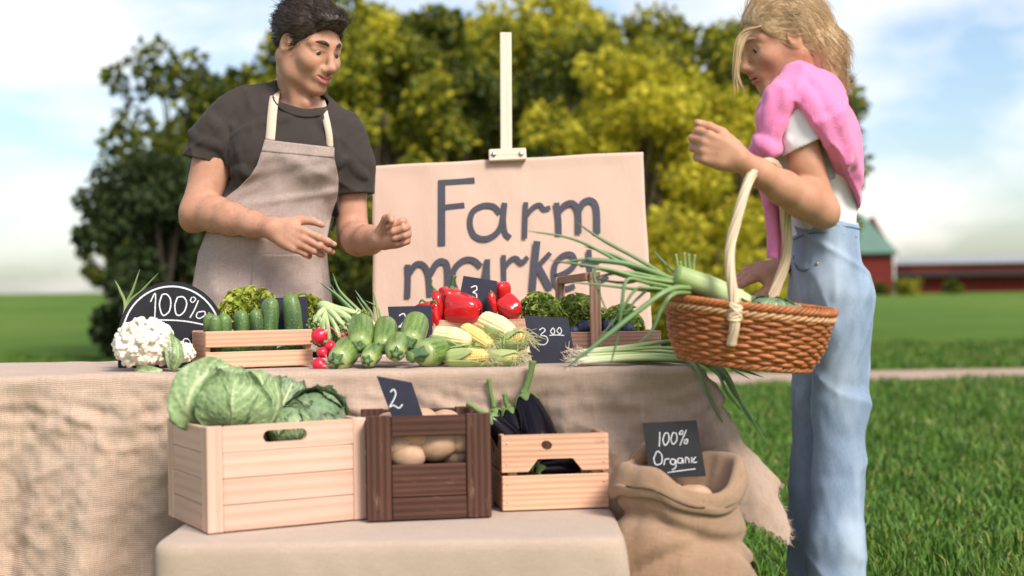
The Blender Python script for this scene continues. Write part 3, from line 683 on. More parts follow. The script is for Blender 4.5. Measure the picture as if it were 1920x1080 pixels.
eave = bzv(468, 1660) - bz; ridge = bzv(395, 1660) - bz; x0, x1 = -7.0, 1.15; dp = 9.0
m = MB()
m.box((x1 - x0, 0.2, eave), ((x0 + x1) / 2, 0, eave / 2), bev=0.01); m.box((x1 - x0, 0.2, eave), ((x0 + x1) / 2, dp, eave / 2), bev=0.01)
for xx in (x0 + 0.1, x1 - 0.1):
    m.box((0.2, dp - 0.2, eave), (xx, dp / 2, eave / 2), bev=0.01)
    V = np.array([(xx - .1, 0, eave), (xx + .1, 0, eave), (xx + .1, dp, eave), (xx - .1, dp, eave), (xx - .1, dp / 2, ridge - .1), (xx + .1, dp / 2, ridge - .1)])
    m.add(V, [np.array([[0, 1, 5, 4], [2, 3, 4, 5]]), np.array([[0, 4, 3], [1, 2, 5]])])
m.build('wall', MATS['barn_red'], barn, smooth=False)
m = MB(); ov = 0.25; rb = 0.7
slab(m, (x0 - ov, -0.5, eave - .18), (x1 + ov, -0.5, eave - .18), (x1 - rb, dp / 2, ridge), (x0 + rb, dp / 2, ridge), 0.12); slab(m, (x1 + ov, dp + .5, eave - .18), (x0 - ov, dp + .5, eave - .18), (x0 + rb, dp / 2 + .002, ridge), (x1 - rb, dp / 2 + .002, ridge), 0.12)
m.build('roof', MATS['roof_green'], barn, smooth=False)
m = MB(); m.box((0.09, 0.09, eave - 0.2), (x1 + 0.08, -0.12, (eave - .2) / 2), bev=0.02); m.build('downpipe', MATS['trim_white'], barn, smooth=False)
m = MB(); m.box((2.2, 0.06, 2.2), (-2.0, -0.13, 1.12), bev=0.01); dd = m.build('door', MATS['barn_red'], barn, smooth=False)
shed = thing('shed', (bx(1730), Yb + 1.2, bz), 'low red board shed with a grey roof built onto the right end of the barn', 'shed')
se = bzv(492, 1690) - bz; L0 = bx(1640) + x1 - bx(1730) + 0.05; L1 = 9.5
m = MB(); m.box((L1 - L0, 0.2, se), ((L0 + L1) / 2, 0, se / 2), bev=0.01); m.box((0.2, 5.0, se), (L1 - .1, 2.6, se / 2), bev=0.01); m.build('wall', MATS['barn_red'], shed, smooth=False)
m = MB(); slab(m, (L0, -0.4, se - .02), (L1 + .2, -0.4, se - .02), (L1 + .2, 5.2, se + .45), (L0, 5.2, se + .45), 0.1); m.build('roof', MATS['roof_grey'], shed, smooth=False)
m = MB(); m.box((2.6, .07, 1.75), (L0 + 2.6, -.14, .9), bev=.01); m.build('door', MATS['barn_red'], shed, smooth=False)
m = MB(); slab(m, (L0 + .3, -1.0, se - 0.9), (L1, -1.0, se - 0.9), (L1, -.1, se - .55), (L0 + .3, -.1, se - .55), 0.06); m.build('canopy', MATS['barn_dark'], shed, smooth=False)
for k, (px, Y, s_) in enumerate(((1598, 84, .8), (1650, 85, .6), (1700, 84, .9), (1790, 86, .7))):
    tree('weed_clump', px_x(px, Y), Y, s_, s_ * 1.1, 'leaves_dark' if k % 2 else 'leaves_mid', ['tall weeds at the near end of the barn wall', 'low weed clump under the barn corner', 'weeds growing in front of the red shed', 'weed clump at the far end of the shed wall'][k], 900, .22, 10, .05, seed=80 + k, group='weeds along the barn', trunk_r=0.02, cat='weeds')
Yc = 60.0; sc2 = FPX / Yc; cz = float(ground_z(0, Yc))
cot = thing('cottage', ((238 - 960) / sc2, Yc, cz), 'small old cottage with a dark tiled roof at the far left', 'cottage')
ev = 1.25; rg = 2.15; cw = 0.75
m = MB(); m.box((cw * 2, 3.0, ev), (0, 1.5, ev / 2), bev=.01); V = np.array([(-cw, 0.0, ev), (cw, 0, ev), (0, 0, rg - .1), (-cw, 3, ev), (cw, 3, ev), (0, 3, rg - .1)])
m.add(V, [np.array([[0, 1, 2], [4, 3, 5]])]); m.build('wall', MATS['grey_boards'], cot, smooth=False)
m = MB(); slab(m, (-cw - .2, -.25, ev - .2), (0, -.25, rg), (0, 3.25, rg), (-cw - .2, 3.25, ev - .2), -.07); slab(m, (0.001, -.25, rg), (cw + .2, -.25, ev - .2), (cw + .2, 3.25, ev - .2), (0.001, 3.25, rg), -.07); m.build('roof', MATS['tile_roof'], cot, smooth=False)
m = MB(); slab(m, (.15, -.8, .8), (cw + .3, -.8, .8), (cw + .3, -.02, 1.05), (.15, -.02, 1.05), .06); m.build('porch_roof', MATS['moss_roof'], cot, smooth=False)
m = MB(); m.box((.36, .05, .8), (.35, -.04, .4), bev=.01); m.build('door', MATS['trim_white'], cot, smooth=False)
m = MB(); m.box((.3, .05, .34), (-.35, -.04, .75), bev=.01); wf = m.build('window', MATS['trim_white'], cot, smooth=False)
m = MB(); m.box((.24, .02, .28), (-.35, -.075, .75), bev=.004); m.build('pane', MATS['barn_dark'], wf, smooth=False)
# ------------------------------------------------------------------ table, burlap cloth, bench
TZ = 0.778; TY0, TY1 = 3.40, 4.16
TX0, TX1 = -1.56, 0.445
table = thing('table', ((TX0 + TX1) / 2, (TY0 + TY1) / 2, 0), 'long wooden market table under the burlap cloth', 'table')
m = MB(); m.box((TX1 - TX0 - .02, TY1 - TY0 - .02, 0.03), (0, 0, TZ - 0.022), bev=.004); m.build('tabletop', MATS['plain_wood'], table, smooth=False)
for sx in (-1, 1):
    for sy in (-1, 1):
        m = MB(); m.box((.055, .055, TZ - .038), (sx * (TX1 - TX0 - .16) / 2, sy * (TY1 - TY0 - .14) / 2, (TZ - .038) / 2), bev=.003); m.build('leg', MATS['plain_wood'], table, smooth=False)

def drape(s, t):
    """flat cloth coordinates (s along x, t towards the camera, both in metres from the table's front right corner) -> 3-D"""
    a = np.maximum(0, s); b = np.maximum(0, t); al = np.maximum(0, TX0 - TX1 - s)
    rr = 0.018                                  # rounded edge
    a2 = a; b2 = b
    e = np.sqrt(a2 ** 2 + b2 ** 2 + 1e-12); el = np.sqrt(al ** 2 + b2 ** 2 + 1e-12)
    left = al > 0
    ee = np.where(left, el, e); dx = np.where(left, -al, a2) / ee; dy = b2 / ee
    ee0 = ee.copy()
    bendf = np.minimum(ee / rr, PI / 2); out = rr * np.sin(bendf); down = rr * (1 - np.cos(bendf)) + np.maximum(0, ee - rr * PI / 2)
    corner = np.clip(np.minimum(np.abs(dx), dy) * 2.2, 0, 1)            # 1 in the corner fold
    flare = 0.05 + 0.33 * corner * (~left) + 0.20 * np.clip(np.abs(dx), 0, 1) * (~left)
    over = np.maximum(0, ee - rr * PI / 2); out = out + flare * over; down = down - 0.5 * flare ** 2 * over
    rip = over * (0.085 * np.sin(s * 17 + 1.2 * np.sin(s * 7.3) + 0.6) + 0.05 * np.sin(s * 41 + 2.0 + t * 6) ) * (1 - 0.6 * corner)
    rip += 0.35 * over * corner * 0.16 * np.sin(np.arctan2(b2, a2 + 1e-9) * 9)
    sag = 0.009 * vnoise(np.stack([s * 9, t * 13, 0 * s], -1)) + 0.004 * vnoise(np.stack([s * 23, t * 34, 0 * s], -1), 1, 2) + 0.0025 * vnoise(np.stack([s * 60, t * 50, 0 * s], -1), 1, 5)
    # diagonal pulls near the right end of the front
    pull = np.clip((s + 0.55) / 0.45, 0, 1) * np.clip(1 - s / .2, 0, 1) * np.minimum(over * 7, 1)
    rip += pull * 0.011 * np.sin((s * 0.9 - t * 1.0) * 42 + 1.0 * np.sin(s * 9))
    rip += 0.010 * np.minimum(over * 9, 1) * np.exp(-((over - .07) / .05) ** 2) * np.sin(s * 31 + 2.2 * np.sin(s * 5))
    rip += 0.0035 * np.minimum(over * 14, 1) * np.exp(-((over - .06) / .07) ** 2) * np.sin(over * 130 + 4.0 * np.sin(s * 6.5 + 1) + 2 * np.sin(s * 15))
    rip += 0.010 * np.minimum(over * 14, 1) * (crease(np.stack([s * 9 + over * 10, over * 26 - s * 5, 0 * s], -1).reshape(-1, 3), np.eye(3), 4).reshape(s.shape) - .3) * np.exp(-over / .25)
    rip += 0.0030 * np.minimum(over * 14, 1) * vnoise(np.stack([s * 26 + over * 30, over * 75 - s * 12, 0 * s], -1), 1, 11)
    inside = np.minimum(s, 0); inl = np.maximum(inside, TX0 - TX1)
    x = TX1 + inl + dx * (out + rip + sag * np.minimum(over * 20, 1)); y = TY0 - np.minimum(t, 0) * 1.0 - dy * (out + rip + sag * np.minimum(over * 20, 1))
    edge = np.exp(-(np.minimum(t, 0) / .05) ** 2) * (1 - np.minimum(over * 25, 1))
    z = TZ - down + 0.0008 * vnoise(np.stack([s * 14, t * 14, 0 * s], -1)) * (over <= 0) + edge * 0.0045 * (vnoise(np.stack([s * 16, 0 * s, 0 * s], -1), 1, 7))
    return np.stack([x, y, z], -1)
ns, ntt = 430, 270
S_, T_ = np.meshgrid(np.linspace(TX0 - TX1 - 0.42, 0.30, ns), np.linspace(-(TY1 - TY0), 0.41, ntt), indexing='ij')
Tf = T_.copy(); hem = np.interp(S_, [-2.5, -1.25, -0.9, -0.25, -0.15], [1.7, 1.6, 1.15, 1.0, 0.86]); Tf = np.where(Tf > 0, Tf * hem, Tf)
Tf = Tf + np.where(T_ > .40, 0.004 * np.sin(S_ * 300), 0)
Gd = drape(S_, Tf)
m = MB(); m.sheet(Gd[:, ::-1], gc=np.stack([S_, T_, 0 * S_], -1)[:, ::-1])
clothm = m.build('tablecloth', MATS['burlap'])
tag(clothm, 'coarse burlap cloth draped over the market table, its frayed corner hanging at the right', 'tablecloth')
# frayed threads along the hanging corner
fr = MB()
for k in range(240):
    if k % 2: ss = rng.uniform(-0.08, 0.30); tt = 0.41 * .86
    else: ss = 0.30; tt = rng.uniform(0.0, 0.41 * .86)
    p = drape(np.array([ss]), np.array([tt]))[0]; d = arr(0.5 if k % 2 == 0 else 0.0, -.3, -.8) + rng.normal(0, .5, 3); L = rng.uniform(.006, .018)
    fr.tube([p, p + nrm(d) * L * .5, p + nrm(d + rng.normal(0, .4, 3)) * L], [.0007, .0006, .0003], 4, cap=False)
fr.build('frayed_threads', MATS['burlap'], clothm)

BZ = 0.463
bl, br = -0.735, (1166 - 960) / (FPX / 2.9)
bench = thing('bench', ((bl + br) / 2, 3.075, 0), 'low bench covered in plain beige linen under the wooden crates', 'bench')
bw, bd, bh = br - bl, 0.46, BZ
def rounded_slab(w, d, h, r, n=8):
    xs = np.concatenate([-w / 2 + r * (1 - np.cos(np.linspace(0, PI / 2, n))), np.linspace(-w / 2 + r, w / 2 - r, 40)[1:-1], w / 2 - r * (1 - np.sin(np.linspace(0, PI / 2, n)))])
    return xs
m = MB(); nth = 120; prof = [(-.012, 0.0), (-.008, .08), (-.005, .16), (-.004, .24), (-.003, .28), (-.002, .32), (-.002, .36), (-.001, .39), (-.001, bh - .05), (0, bh - .025), (.002, bh - .012), (.007, bh - .004), (.016, bh - .0008), (.04, bh)]
th = np.linspace(0, 2 * PI, 240, endpoint=False); rows = []
def srect(ins):
    w_, d_ = bw / 2 - ins, bd / 2 - ins; r_ = max(.012, .05 - ins * .3); c, s_ = np.cos(th), np.sin(th)
    n_ = 14.0; q = (np.abs(c / w_) ** n_ + np.abs(s_ / d_) ** n_) ** (-1 / n_); return np.stack([c * q, s_ * q], -1)
for ins, z in prof + [(.12, bh + .0005), (.2, bh)]:
    xy = srect(ins); wob = (0.010 * vnoise(np.stack([xy[:, 0] * 9, xy[:, 1] * 9, np.full(len(th), z * 1.5)], -1)) + .004 * vnoise(np.stack([xy[:, 0] * 22, xy[:, 1] * 22, np.full(len(th), z * 6)], -1))) * np.clip((bh - .01 - z) / .08, 0, 1) + .016 * crease(np.stack([xy[:, 0] * 10 + z * 8, xy[:, 1] * 10, np.full(len(th), z * 7)], -1), np.eye(3), 6) * np.clip((bh - .004 - z) / .05, 0, 1)
    rows.append(np.stack([xy[:, 0] * (1 + wob), xy[:, 1] * (1 + wob), np.full(len(th), z)], -1))
rows = np.array(rows); rows2 = np.concatenate([rows, rows[:, :1]], 1)
gcb = rows2.copy(); gcb[..., 1] += gcb[..., 2] * (rows2[..., 1] < 0)
m.sheet(rows2.transpose(1, 0, 2), gc=gcb.transpose(1, 0, 2)); top = srect(.2); m.add(np.vstack([[0, 0, bh], np.column_stack([top, np.full(len(th), bh)])]), [np.array([[0, 1 + i, 1 + (i + 1) % len(th)] for i in range(len(th))])])
m.build('linen_cover', MATS['bench_linen'], bench)

# ------------------------------------------------------------------ market sign on an easel
sp0 = P(955, 450, 4.74); sn = nrm((0.05, -1, 0.10))
def sp(px, py, off=0.0): return hit(px, py, sp0 + sn * off, sn)
easel = thing('easel', (float(P(955, 600, 4.95)[0]), 4.95, 0), 'pale wooden easel whose tall mast clamps the market sign', 'easel')
m = MB()
mt = sp(948, 62, -0.035); mb = sp(951, 700, -0.035); ax = nrm(mt - mb); Rm = np.stack([nrm(np.cross(ax, -sn) * 1.0), np.cross(ax, nrm(np.cross(ax, -sn))), ax], 1)
L = np.linalg.norm(mt - mb) + 0.35
m.box((0.039, 0.022, L), mb + ax * (L / 2 - .35), Rm, bev=.002); m.build('mast', MATS['easel_wood'], easel, smooth=False, world=True)
m = MB(); c = sp(951.5, 291, 0.012); xr = nrm(sp(987, 289) - sp(916, 292)); zr = nrm(np.cross(xr, -sn)) ; zr = -zr if zr[2] < 0 else zr; Rc = np.stack([xr, np.cross(zr, xr), zr], 1)
m.box((0.125, 0.030, 0.040), c, Rc, bev=.003); clampo = m.build('clamp', MATS['easel_wood'], easel, smooth=False, world=True)
for sx in (926, 977):
    m = MB(); q = sp(sx, 289 + (926 - sx) * .02, 0.029); m.tube([q - sn * .002, q + sn * .002, q + sn * .004], [.0085, .0085, .004], 12); m.build('screw', MATS['screw'], clampo, world=True)
for dx in (-.36, .36):
    m = MB(); a_ = mb + arr(dx * .18, .03, .45); b_ = arr(mb[0] + dx, 4.62, 0.0); d_ = nrm(a_ - b_); m.box((.038, .022, np.linalg.norm(a_ - b_)), (a_ + b_) / 2 + arr(0, .04, 0), frame(d_), bev=.002); m.build('leg', MATS['easel_wood'], easel, smooth=False, world=True)
m = MB(); a_ = mb + arr(0, .06, .4); b_ = arr(mb[0], 5.55, 0); m.box((.038, .022, np.linalg.norm(a_ - b_)), (a_ + b_) / 2, frame(nrm(a_ - b_)), bev=.002); m.build('leg', MATS['easel_wood'], easel, smooth=False, world=True)
m = MB(); q = (sp(700, 650, .0) + sp(1222, 640, .0)) / 2; m.box((.95, .06, .025), q + sn * -.012 + arr(0, 0, -.02), Rc, bev=.002); m.build('tray', MATS['easel_wood'], easel, smooth=False, world=True)

SX = float(sp0[0]); sign = thing('market_sign', sp(960, 650), 'large kraft paper sign reading Farm market on the easel', 'sign')
ut = np.linspace(0, 1, 70); vt = np.linspace(0, 1, 60)
def signpt(u, v):
    tl, tr, br_, bl_ = (698, 311), (1205, 284), (1225, 652), (700, 662)
    px = (1 - u) * (1 - v) * tl[0] + u * (1 - v) * tr[0] + u * v * br_[0] + (1 - u) * v * bl_[0]
    py = (1 - u) * (1 - v) * tl[1] + u * (1 - v) * tr[1] + u * v * br_[1] + (1 - u) * v * bl_[1]
    return px, py
Gs = np.zeros((70, 60, 3))
for i, u in enumerate(ut):
    for j, v in enumerate(vt):
        px, py = signpt(u, v)
        edge = min(u, 1 - u, v); jag = .6 * math.sin(v * 13 + 1) * (u > .98) + .5 * math.sin(v * 17) * (u < .02) + .5 * math.sin(u * 19 + 2) * (v < .02)
        wob = 0.0030 * (np.clip(vnoise(arr(u * 9, v * 7, 0)), -1.4, 1.4) - 1.4) * min(1, edge * 14 + .15)
        Gs[i, j] = sp(px + jag * (u > .98 or u < .02), py + jag * (v < .02), wob)
m = MB(); m.sheet(Gs[:, ::-1], thick=.003); m.build('paper', MATS['kraft_paper'], sign, world=True)
m = MB(); cB = [sp(*signpt(u, v), -.016) for u, v in ((.012, .015), (.985, .015), (.985, .99), (.012, .99))]; slab(m, cB[0], cB[3], cB[2], cB[1], .008); m.build('backing_board', MATS['plain_wood'], sign, smooth=False, world=True)

def stroke(mbld, pts2, width, to3, nsm=7, taper=0.0, off=None):
    """painted stroke: flat strip along a smooth picture-space path put on a plane by to3"""
    p = np.array(pts2, float)
    q = catmull(np.column_stack([p, np.zeros(len(p))]), nsm)[:, :2] if len(p) > 2 else np.linspace(p[0], p[1], 8)
    w = np.broadcast_to(np.asarray(width, float), (len(p),)); wq = np.interp(np.linspace(0, 1, len(q)), np.linspace(0, 1, len(p)), w)
    T = np.gradient(q, axis=0); T /= np.linalg.norm(T, axis=1)[:, None] + 1e-9; Nn = np.stack([-T[:, 1], T[:, 0]], 1)
    A = q + Nn * wq[:, None] / 2; B = q - Nn * wq[:, None] / 2
    G = np.array([[to3(*A[i]), to3(*B[i])] for i in range(len(q))]); mbld.sheet(G)
def letters(name, strokes, width, to3, mat, parent, two=True):
    m = MB()
    for i, st in enumerate(strokes):
        w = width
        if isinstance(st, tuple): st, w = st
        stroke(m, st, w, lambda x, y, k=i: to3(x, y, 0.0010 + 0.00012 * k))
    return m.build(name, mat, parent, smooth=False, world=True)
FW = 13
L1 = [([(828, 339), (828, 400), (828, 461)], 14), ([(822, 343), (856, 341), (890, 338)], 11), ([(834, 389), (852, 387), (871, 385)], 11)]
La = [([(938, 400), (925, 387), (905, 386), (886, 398), (881, 420), (889, 441), (908, 448), (928, 440), (941, 420), (946, 382)], 11), ([(946, 380), (944, 410), (947, 436), (957, 446)], 10)]
Lr = [([(986, 379), (985, 410), (984, 447)], 9), ([(988, 402), (1000, 389), (1012, 384), (1020, 392), (1032, 389)], 9)]
Lm = [([(1043, 380), (1047, 410), (1048, 441)], 11), ([(1047, 398), (1060, 384), (1074, 381), (1084, 396), (1085, 438)], 11), ([(1085, 396), (1094, 380), (1108, 376), (1118, 390), (1120, 438)], 12)]
M2 = [([(764, 496), (765, 525), (764, 559)], 11), ([(768, 512), (780, 496), (794, 497), (803, 515), (806, 556)], 11), ([(806, 515), (818, 495), (830, 490), (839, 502), (840, 556)], 12)]
A2 = [([(902, 500), (888, 488), (870, 488), (853, 503), (849, 525), (858, 548), (876, 556), (894, 548), (907, 525), (914, 488)], 11), ([(914, 486), (914, 520), (916, 548), (924, 556)], 10)]
R2 = [([(944, 478), (945, 515), (945, 548)], 9), ([(947, 500), (958, 487), (968, 484), (978, 492), (990, 482)], 9)]
K2 = [([(1007, 452), (1002, 500), (998, 546)], 13), ([(1032, 474), (1018, 489), (1005, 503)], 9), ([(1008, 498), (1020, 520), (1032, 543)], 13)]
E2 = [([(1040, 520), (1062, 510), (1078, 495), (1073, 478), (1058, 478), (1043, 492), (1039, 513), (1044, 534), (1060, 541), (1078, 536)], 10)]
T2 = [([(1104, 468), (1106, 500), (1108, 522), (1118, 530), (1140, 518)], 10), ([(1090, 494), (1106, 491), (1126, 489)], 9)]
letters('lettering', L1 + La + Lr + Lm + M2 + A2 + R2 + K2 + E2 + T2, FW, sp, MATS['sign_paint'], sign)

# ------------------------------------------------------------------ slate price cards
def card(label, corners, Y, strokes, tilt=0.18, yaw=0.0, mat='slate', lw=2.2, cat='price card', name='price_card', group='chalkboard price cards'):
    n_ = nrm((math.sin(yaw), -math.cos(yaw), tilt)); c = np.mean(corners, 0); p0 = P(c[0], c[1], Y)
    pts = [hit(x, y, p0, n_) for x, y in corners]; base = (pts[2] + pts[3]) / 2
    t = thing(name, base, label, cat, group)
    m = MB(); slab(m, pts[0], pts[3], pts[2], pts[1], .004); m.build('slate_panel', MATS[mat], t, smooth=False, world=True)
    if strokes: letters('chalk_writing', strokes, lw, lambda x, y, off: hit(x, y, p0 + n_ * off, n_), MATS['chalk'], t)
    return t
card('blank dark slate card standing behind the cucumbers', [(488, 560), (575, 556), (580, 640), (492, 645)], 3.72, [], .1)
card('slate card chalked 2.20 standing behind the zucchini', [(727, 575), (809, 573), (813, 655), (736, 660)], 3.72,
     [[(748, 592), (757, 588), (760, 597), (752, 609), (748, 613), (762, 611)], [(770, 594), (776, 592), (777, 598), (771, 605), (779, 604)], [(786, 593), (791, 593), (793, 600), (789, 606), (784, 603), (786, 594)],
      [(742, 622), (752, 634), (770, 636), (790, 632)]], .15)
card('slate card chalked 3 leaning on the red peppers', [(869, 517), (932, 527), (924, 612), (852, 604)], 4.02, [[(883, 539), (892, 536), (894, 543), (887, 548), (893, 551), (893, 560), (884, 560)]], .15)
card('slate card chalked 3.00 standing in front of the wooden carrier', [(983, 592), (1065, 596), (1080, 678), (998, 682)], 3.60,
     [[(1011, 619), (1018, 615), (1022, 620), (1014, 628), (1024, 631), (1027, 639), (1021, 646), (1008, 645)], [(1032, 621), (1037, 615), (1040, 621), (1037, 627), (1032, 622)], [(1044, 620), (1049, 614), (1053, 620), (1050, 626), (1044, 621)], [(1030, 629), (1044, 628), (1058, 629)]], .2, lw=1.8)
card('slanted slate card chalked 2 standing up in the dark potato crate', [(706, 705), (772, 717), (795, 786), (736, 786)], 3.13,
     [[(732, 735), (738, 730), (742, 738), (738, 750), (732, 760), (731, 763), (738, 760), (748, 765), (755, 758)]], .12, lw=2.4)
card('black slate card chalked 100% Organic stuck in the burlap sack', [(1205, 793), (1306, 788), (1324, 893), (1218, 897)], 3.17,
     [[(1237, 810), (1237, 822), (1236, 837)], [(1247, 812), (1243, 824), (1247, 835), (1254, 826), (1253, 813), (1247, 812)], [(1262, 811), (1258, 823), (1262, 833), (1269, 825), (1268, 813), (1262, 811)], [(1287, 806), (1281, 820), (1275, 835)], [(1276, 808), (1274, 814), (1279, 814), (1280, 808), (1276, 808)], [(1285, 824), (1283, 831), (1288, 831), (1289, 824), (1285, 824)],
      [(1230, 850), (1226, 860), (1230, 871), (1240, 868), (1241, 854), (1234, 846), (1229, 850)], [(1245, 872), (1247, 862), (1255, 860)], [(1266, 862), (1259, 861), (1257, 868), (1264, 871), (1267, 862), (1267, 876), (1260, 881)], [(1279, 859), (1272, 860), (1271, 867), (1277, 868), (1280, 860), (1281, 869)], [(1285, 868), (1286, 858), (1291, 860), (1292, 868)], [(1297, 857), (1297, 868)], [(1305, 857), (1301, 860), (1301, 867), (1307, 866)], [(1252, 886), (1280, 882), (1304, 879)]], .16, mat='black_slate', lw=1.7)

# round-topped board on the left
rp0 = P(330, 600, 3.66); rn = nrm((0.1, -1, .08))
def rbp(x, y, off=0.0): return hit(x, y, rp0 + rn * off, rn)
rb = thing('chalkboard', rbp(325, 688), 'round topped black chalkboard reading 100% behind the cauliflower', 'chalkboard', 'chalkboard price cards')
cxr, cyr = 318, 632; Rr = 104
ang = np.linspace(PI, 0, 49); arc = [(cxr + Rr * math.cos(a) * .97 + 4, cyr - Rr * math.sin(a)) for a in ang]; out = [(cxr - Rr * .97 + 4, 690)] + arc + [(cxr + Rr * .97 + 4, 690)]
fr_ = np.array([rbp(x, y) for x, y in out]); bk = fr_ - rn * .006; n_ = len(out)
m = MB(); m.add(np.vstack([fr_, bk, [rbp(322, 640)], [rbp(322, 640) - rn * .006]]), [np.array([[i, (i + 1) % n_, 2 * n_] for i in range(n_)])[:, ::-1], np.array([[n_ + i, n_ + (i + 1) % n_, 2 * n_ + 1] for i in range(n_)]), np.array([[i, i + n_, (i + 1) % n_ + n_, (i + 1) % n_] for i in range(n_)])])
m.build('slate_panel', MATS['black_slate'], rb, smooth=False, world=True)
ar2 = [(cxr + (Rr - 9) * math.cos(a) * .97 + 4, cyr - (Rr - 9) * math.sin(a)) for a in np.linspace(PI * 1.0, 0.06, 17)]
letters('chalk_writing', [(ar2, 3.2), ([(230, 608), (262, 601), (303, 600), (345, 602), (385, 610), (410, 622)], 2.6), ([(282, 566), (291, 550), (291, 575), (290, 598)], 2.4), [(287, 598), (296, 597)],
  ([(304, 552), (299, 570), (303, 588), (309, 591), (318, 582), (320, 563), (313, 552), (304, 552)], 2.6), ([(333, 557), (328, 572), (330, 588), (337, 591), (346, 583), (350, 568), (344, 557), (334, 557)], 2.6),
  ([(372, 563), (365, 580), (356, 596)], 2.4), ([(360, 557), (357, 563), (361, 567), (367, 561), (362, 556)], 2.2), ([(371, 585), (368, 593), (374, 597), (384, 591), (383, 584), (372, 585)], 2.2),
  ([(342, 655), (344, 638), (350, 635), (356, 640), (358, 652)], 2.2), ([(300, 655), (302, 640), (312, 636), (318, 645), (314, 656)], 2.2)], 2.2, rbp, MATS['chalk'], rb)

# ------------------------------------------------------------------ crates on the bench
def crate_thing(name, x, y, z, rz, label): return thing(name, (x, y, z), label, 'crate', 'wooden produce crates', rz)
# pale crate with a handle slot: local x along the front, y to the back
S_n = FPX / 2.95
pc = crate_thing('wooden_crate', (383 - 960) / S_n, 2.95, BZ + .003, R(29), 'large pale crate with an oval hand slot, heaped with savoy cabbages')
pw, pd, ph, tk = 0.362, 0.27, 0.222, 0.014
def framed_side(m, w, h, slot=False, xoff=0):
    """front board in x-z at y = 0..tk made of four boards between two stiles, thin grooves between"""
    st = 0.034 if slot else 0.026
    for sx in (st / 2, w - st / 2): m.box((st, tk, h), (sx + xoff, tk / 2, h / 2), bev=.0015)
    bhh = (h - .001) / 4; 
    for k in range(4):
        z0 = k * bhh; lastw = w - 2 * st - .0008
        if slot and k == 3:
            sl_w, sl_h = .098, .026; cxs, czs = w * .475, z0 + bhh * .52; rr = sl_h / 2
            th_ = np.linspace(0, 2 * PI, 49)[:-1]; inner = np.stack([cxs + np.clip(np.cos(th_) * 99, -1, 1) * (sl_w / 2 - rr) + np.cos(th_) * rr, czs + np.sin(th_) * rr], 1)
            x0_, x1_, a_, b_ = st + .0004, w - st - .0004, z0 + .0006, z0 + bhh - .0002
            d = inner - [cxs, czs]; oo = []
            for v in d:
                s1 = min(((x1_ - cxs) / v[0] if v[0] > 1e-9 else (x0_ - cxs) / v[0] if v[0] < -1e-9 else 9e9), ((b_ - czs) / v[1] if v[1] > 1e-9 else (a_ - czs) / v[1] if v[1] < -1e-9 else 9e9)); oo.append([cxs + v[0] * s1, czs + v[1] * s1])
            oo = np.array(oo); n_ = len(inner)
            for yy, fl in ((.001, 1), (tk - .001, 0)): pass
            def ring(P2, yv): return np.column_stack([P2[:, 0] + xoff, np.full(n_, yv), P2[:, 1]])
            V = np.vstack([ring(inner, .001), ring(oo, .001), ring(inner, tk - .001), ring(oo, tk - .001)]); i = np.arange(n_); j = (i + 1) % n_
            g = V[:, [0, 2, 1]] + rng.uniform(-5, 5, 3)
            corner = []
            m.add(V, [np.stack([i, j, j + n_, i + n_], 1)[:, ::-1], np.stack([i + 2 * n_, j + 2 * n_, j + 3 * n_, i + 3 * n_], 1), np.stack([i, j, j + 2 * n_, i + 2 * n_], 1)], g)
            # the four corner bits that the radial ring leaves out
            for cx_, cz_ in ((x0_, a_), (x1_, a_), (x0_, b_), (x1_, b_)):
                dd = np.linalg.norm(oo - [cx_, cz_], axis=1); ii = np.argsort(dd)[:2]
                tri = np.array([[oo[ii[0]][0] + xoff, .001, oo[ii[0]][1]], [oo[ii[1]][0] + xoff, .001, oo[ii[1]][1]], [cx_ + xoff, .001, cz_]])
                if np.cross(tri[1] - tri[0], tri[2] - tri[0])[1] > 0: tri = tri[::-1]
                m.add(tri, [np.array([[0, 1, 2]])], tri[:, [0, 2, 1]])
        else: m.box((lastw, tk - .002, bhh - .0008), (w / 2 + xoff, tk / 2, z0 + bhh / 2), bev=.0016)
m = MB(); framed_side(m, pw, ph, True); m.build('front_panel', MATS['birch'], pc, smooth=False)
def add_side(nm, w, h, pos, rz_, slot=False):
    m = MB(); framed_side(m, w, h, slot); Rz = rotz(rz_); m.V = [v @ Rz.T + np.array(pos) for v in m.V]; return m.build(nm, MATS['birch'], pc, smooth=False)
add_side('side_panel', pd, ph - .001, (0.0005, tk + pd + .0005, 0), R(-90)); add_side('side_panel', pd, ph - .001, (pw - .0005, tk + .0005, 0), R(90)); add_side('back_panel', pw, ph, (pw, 2 * tk + pd + .001, 0), R(180))
m = MB(); m.box((pw - 2 * tk - .002, pd, .01), (pw / 2, tk + pd / 2, .007), bev=.001); m.build('bottom_panel', MATS['birch'], pc, smooth=False)
def pc_w(x, y, z): return np.array(pc.matrix_world @ Vector((x, y, z)))

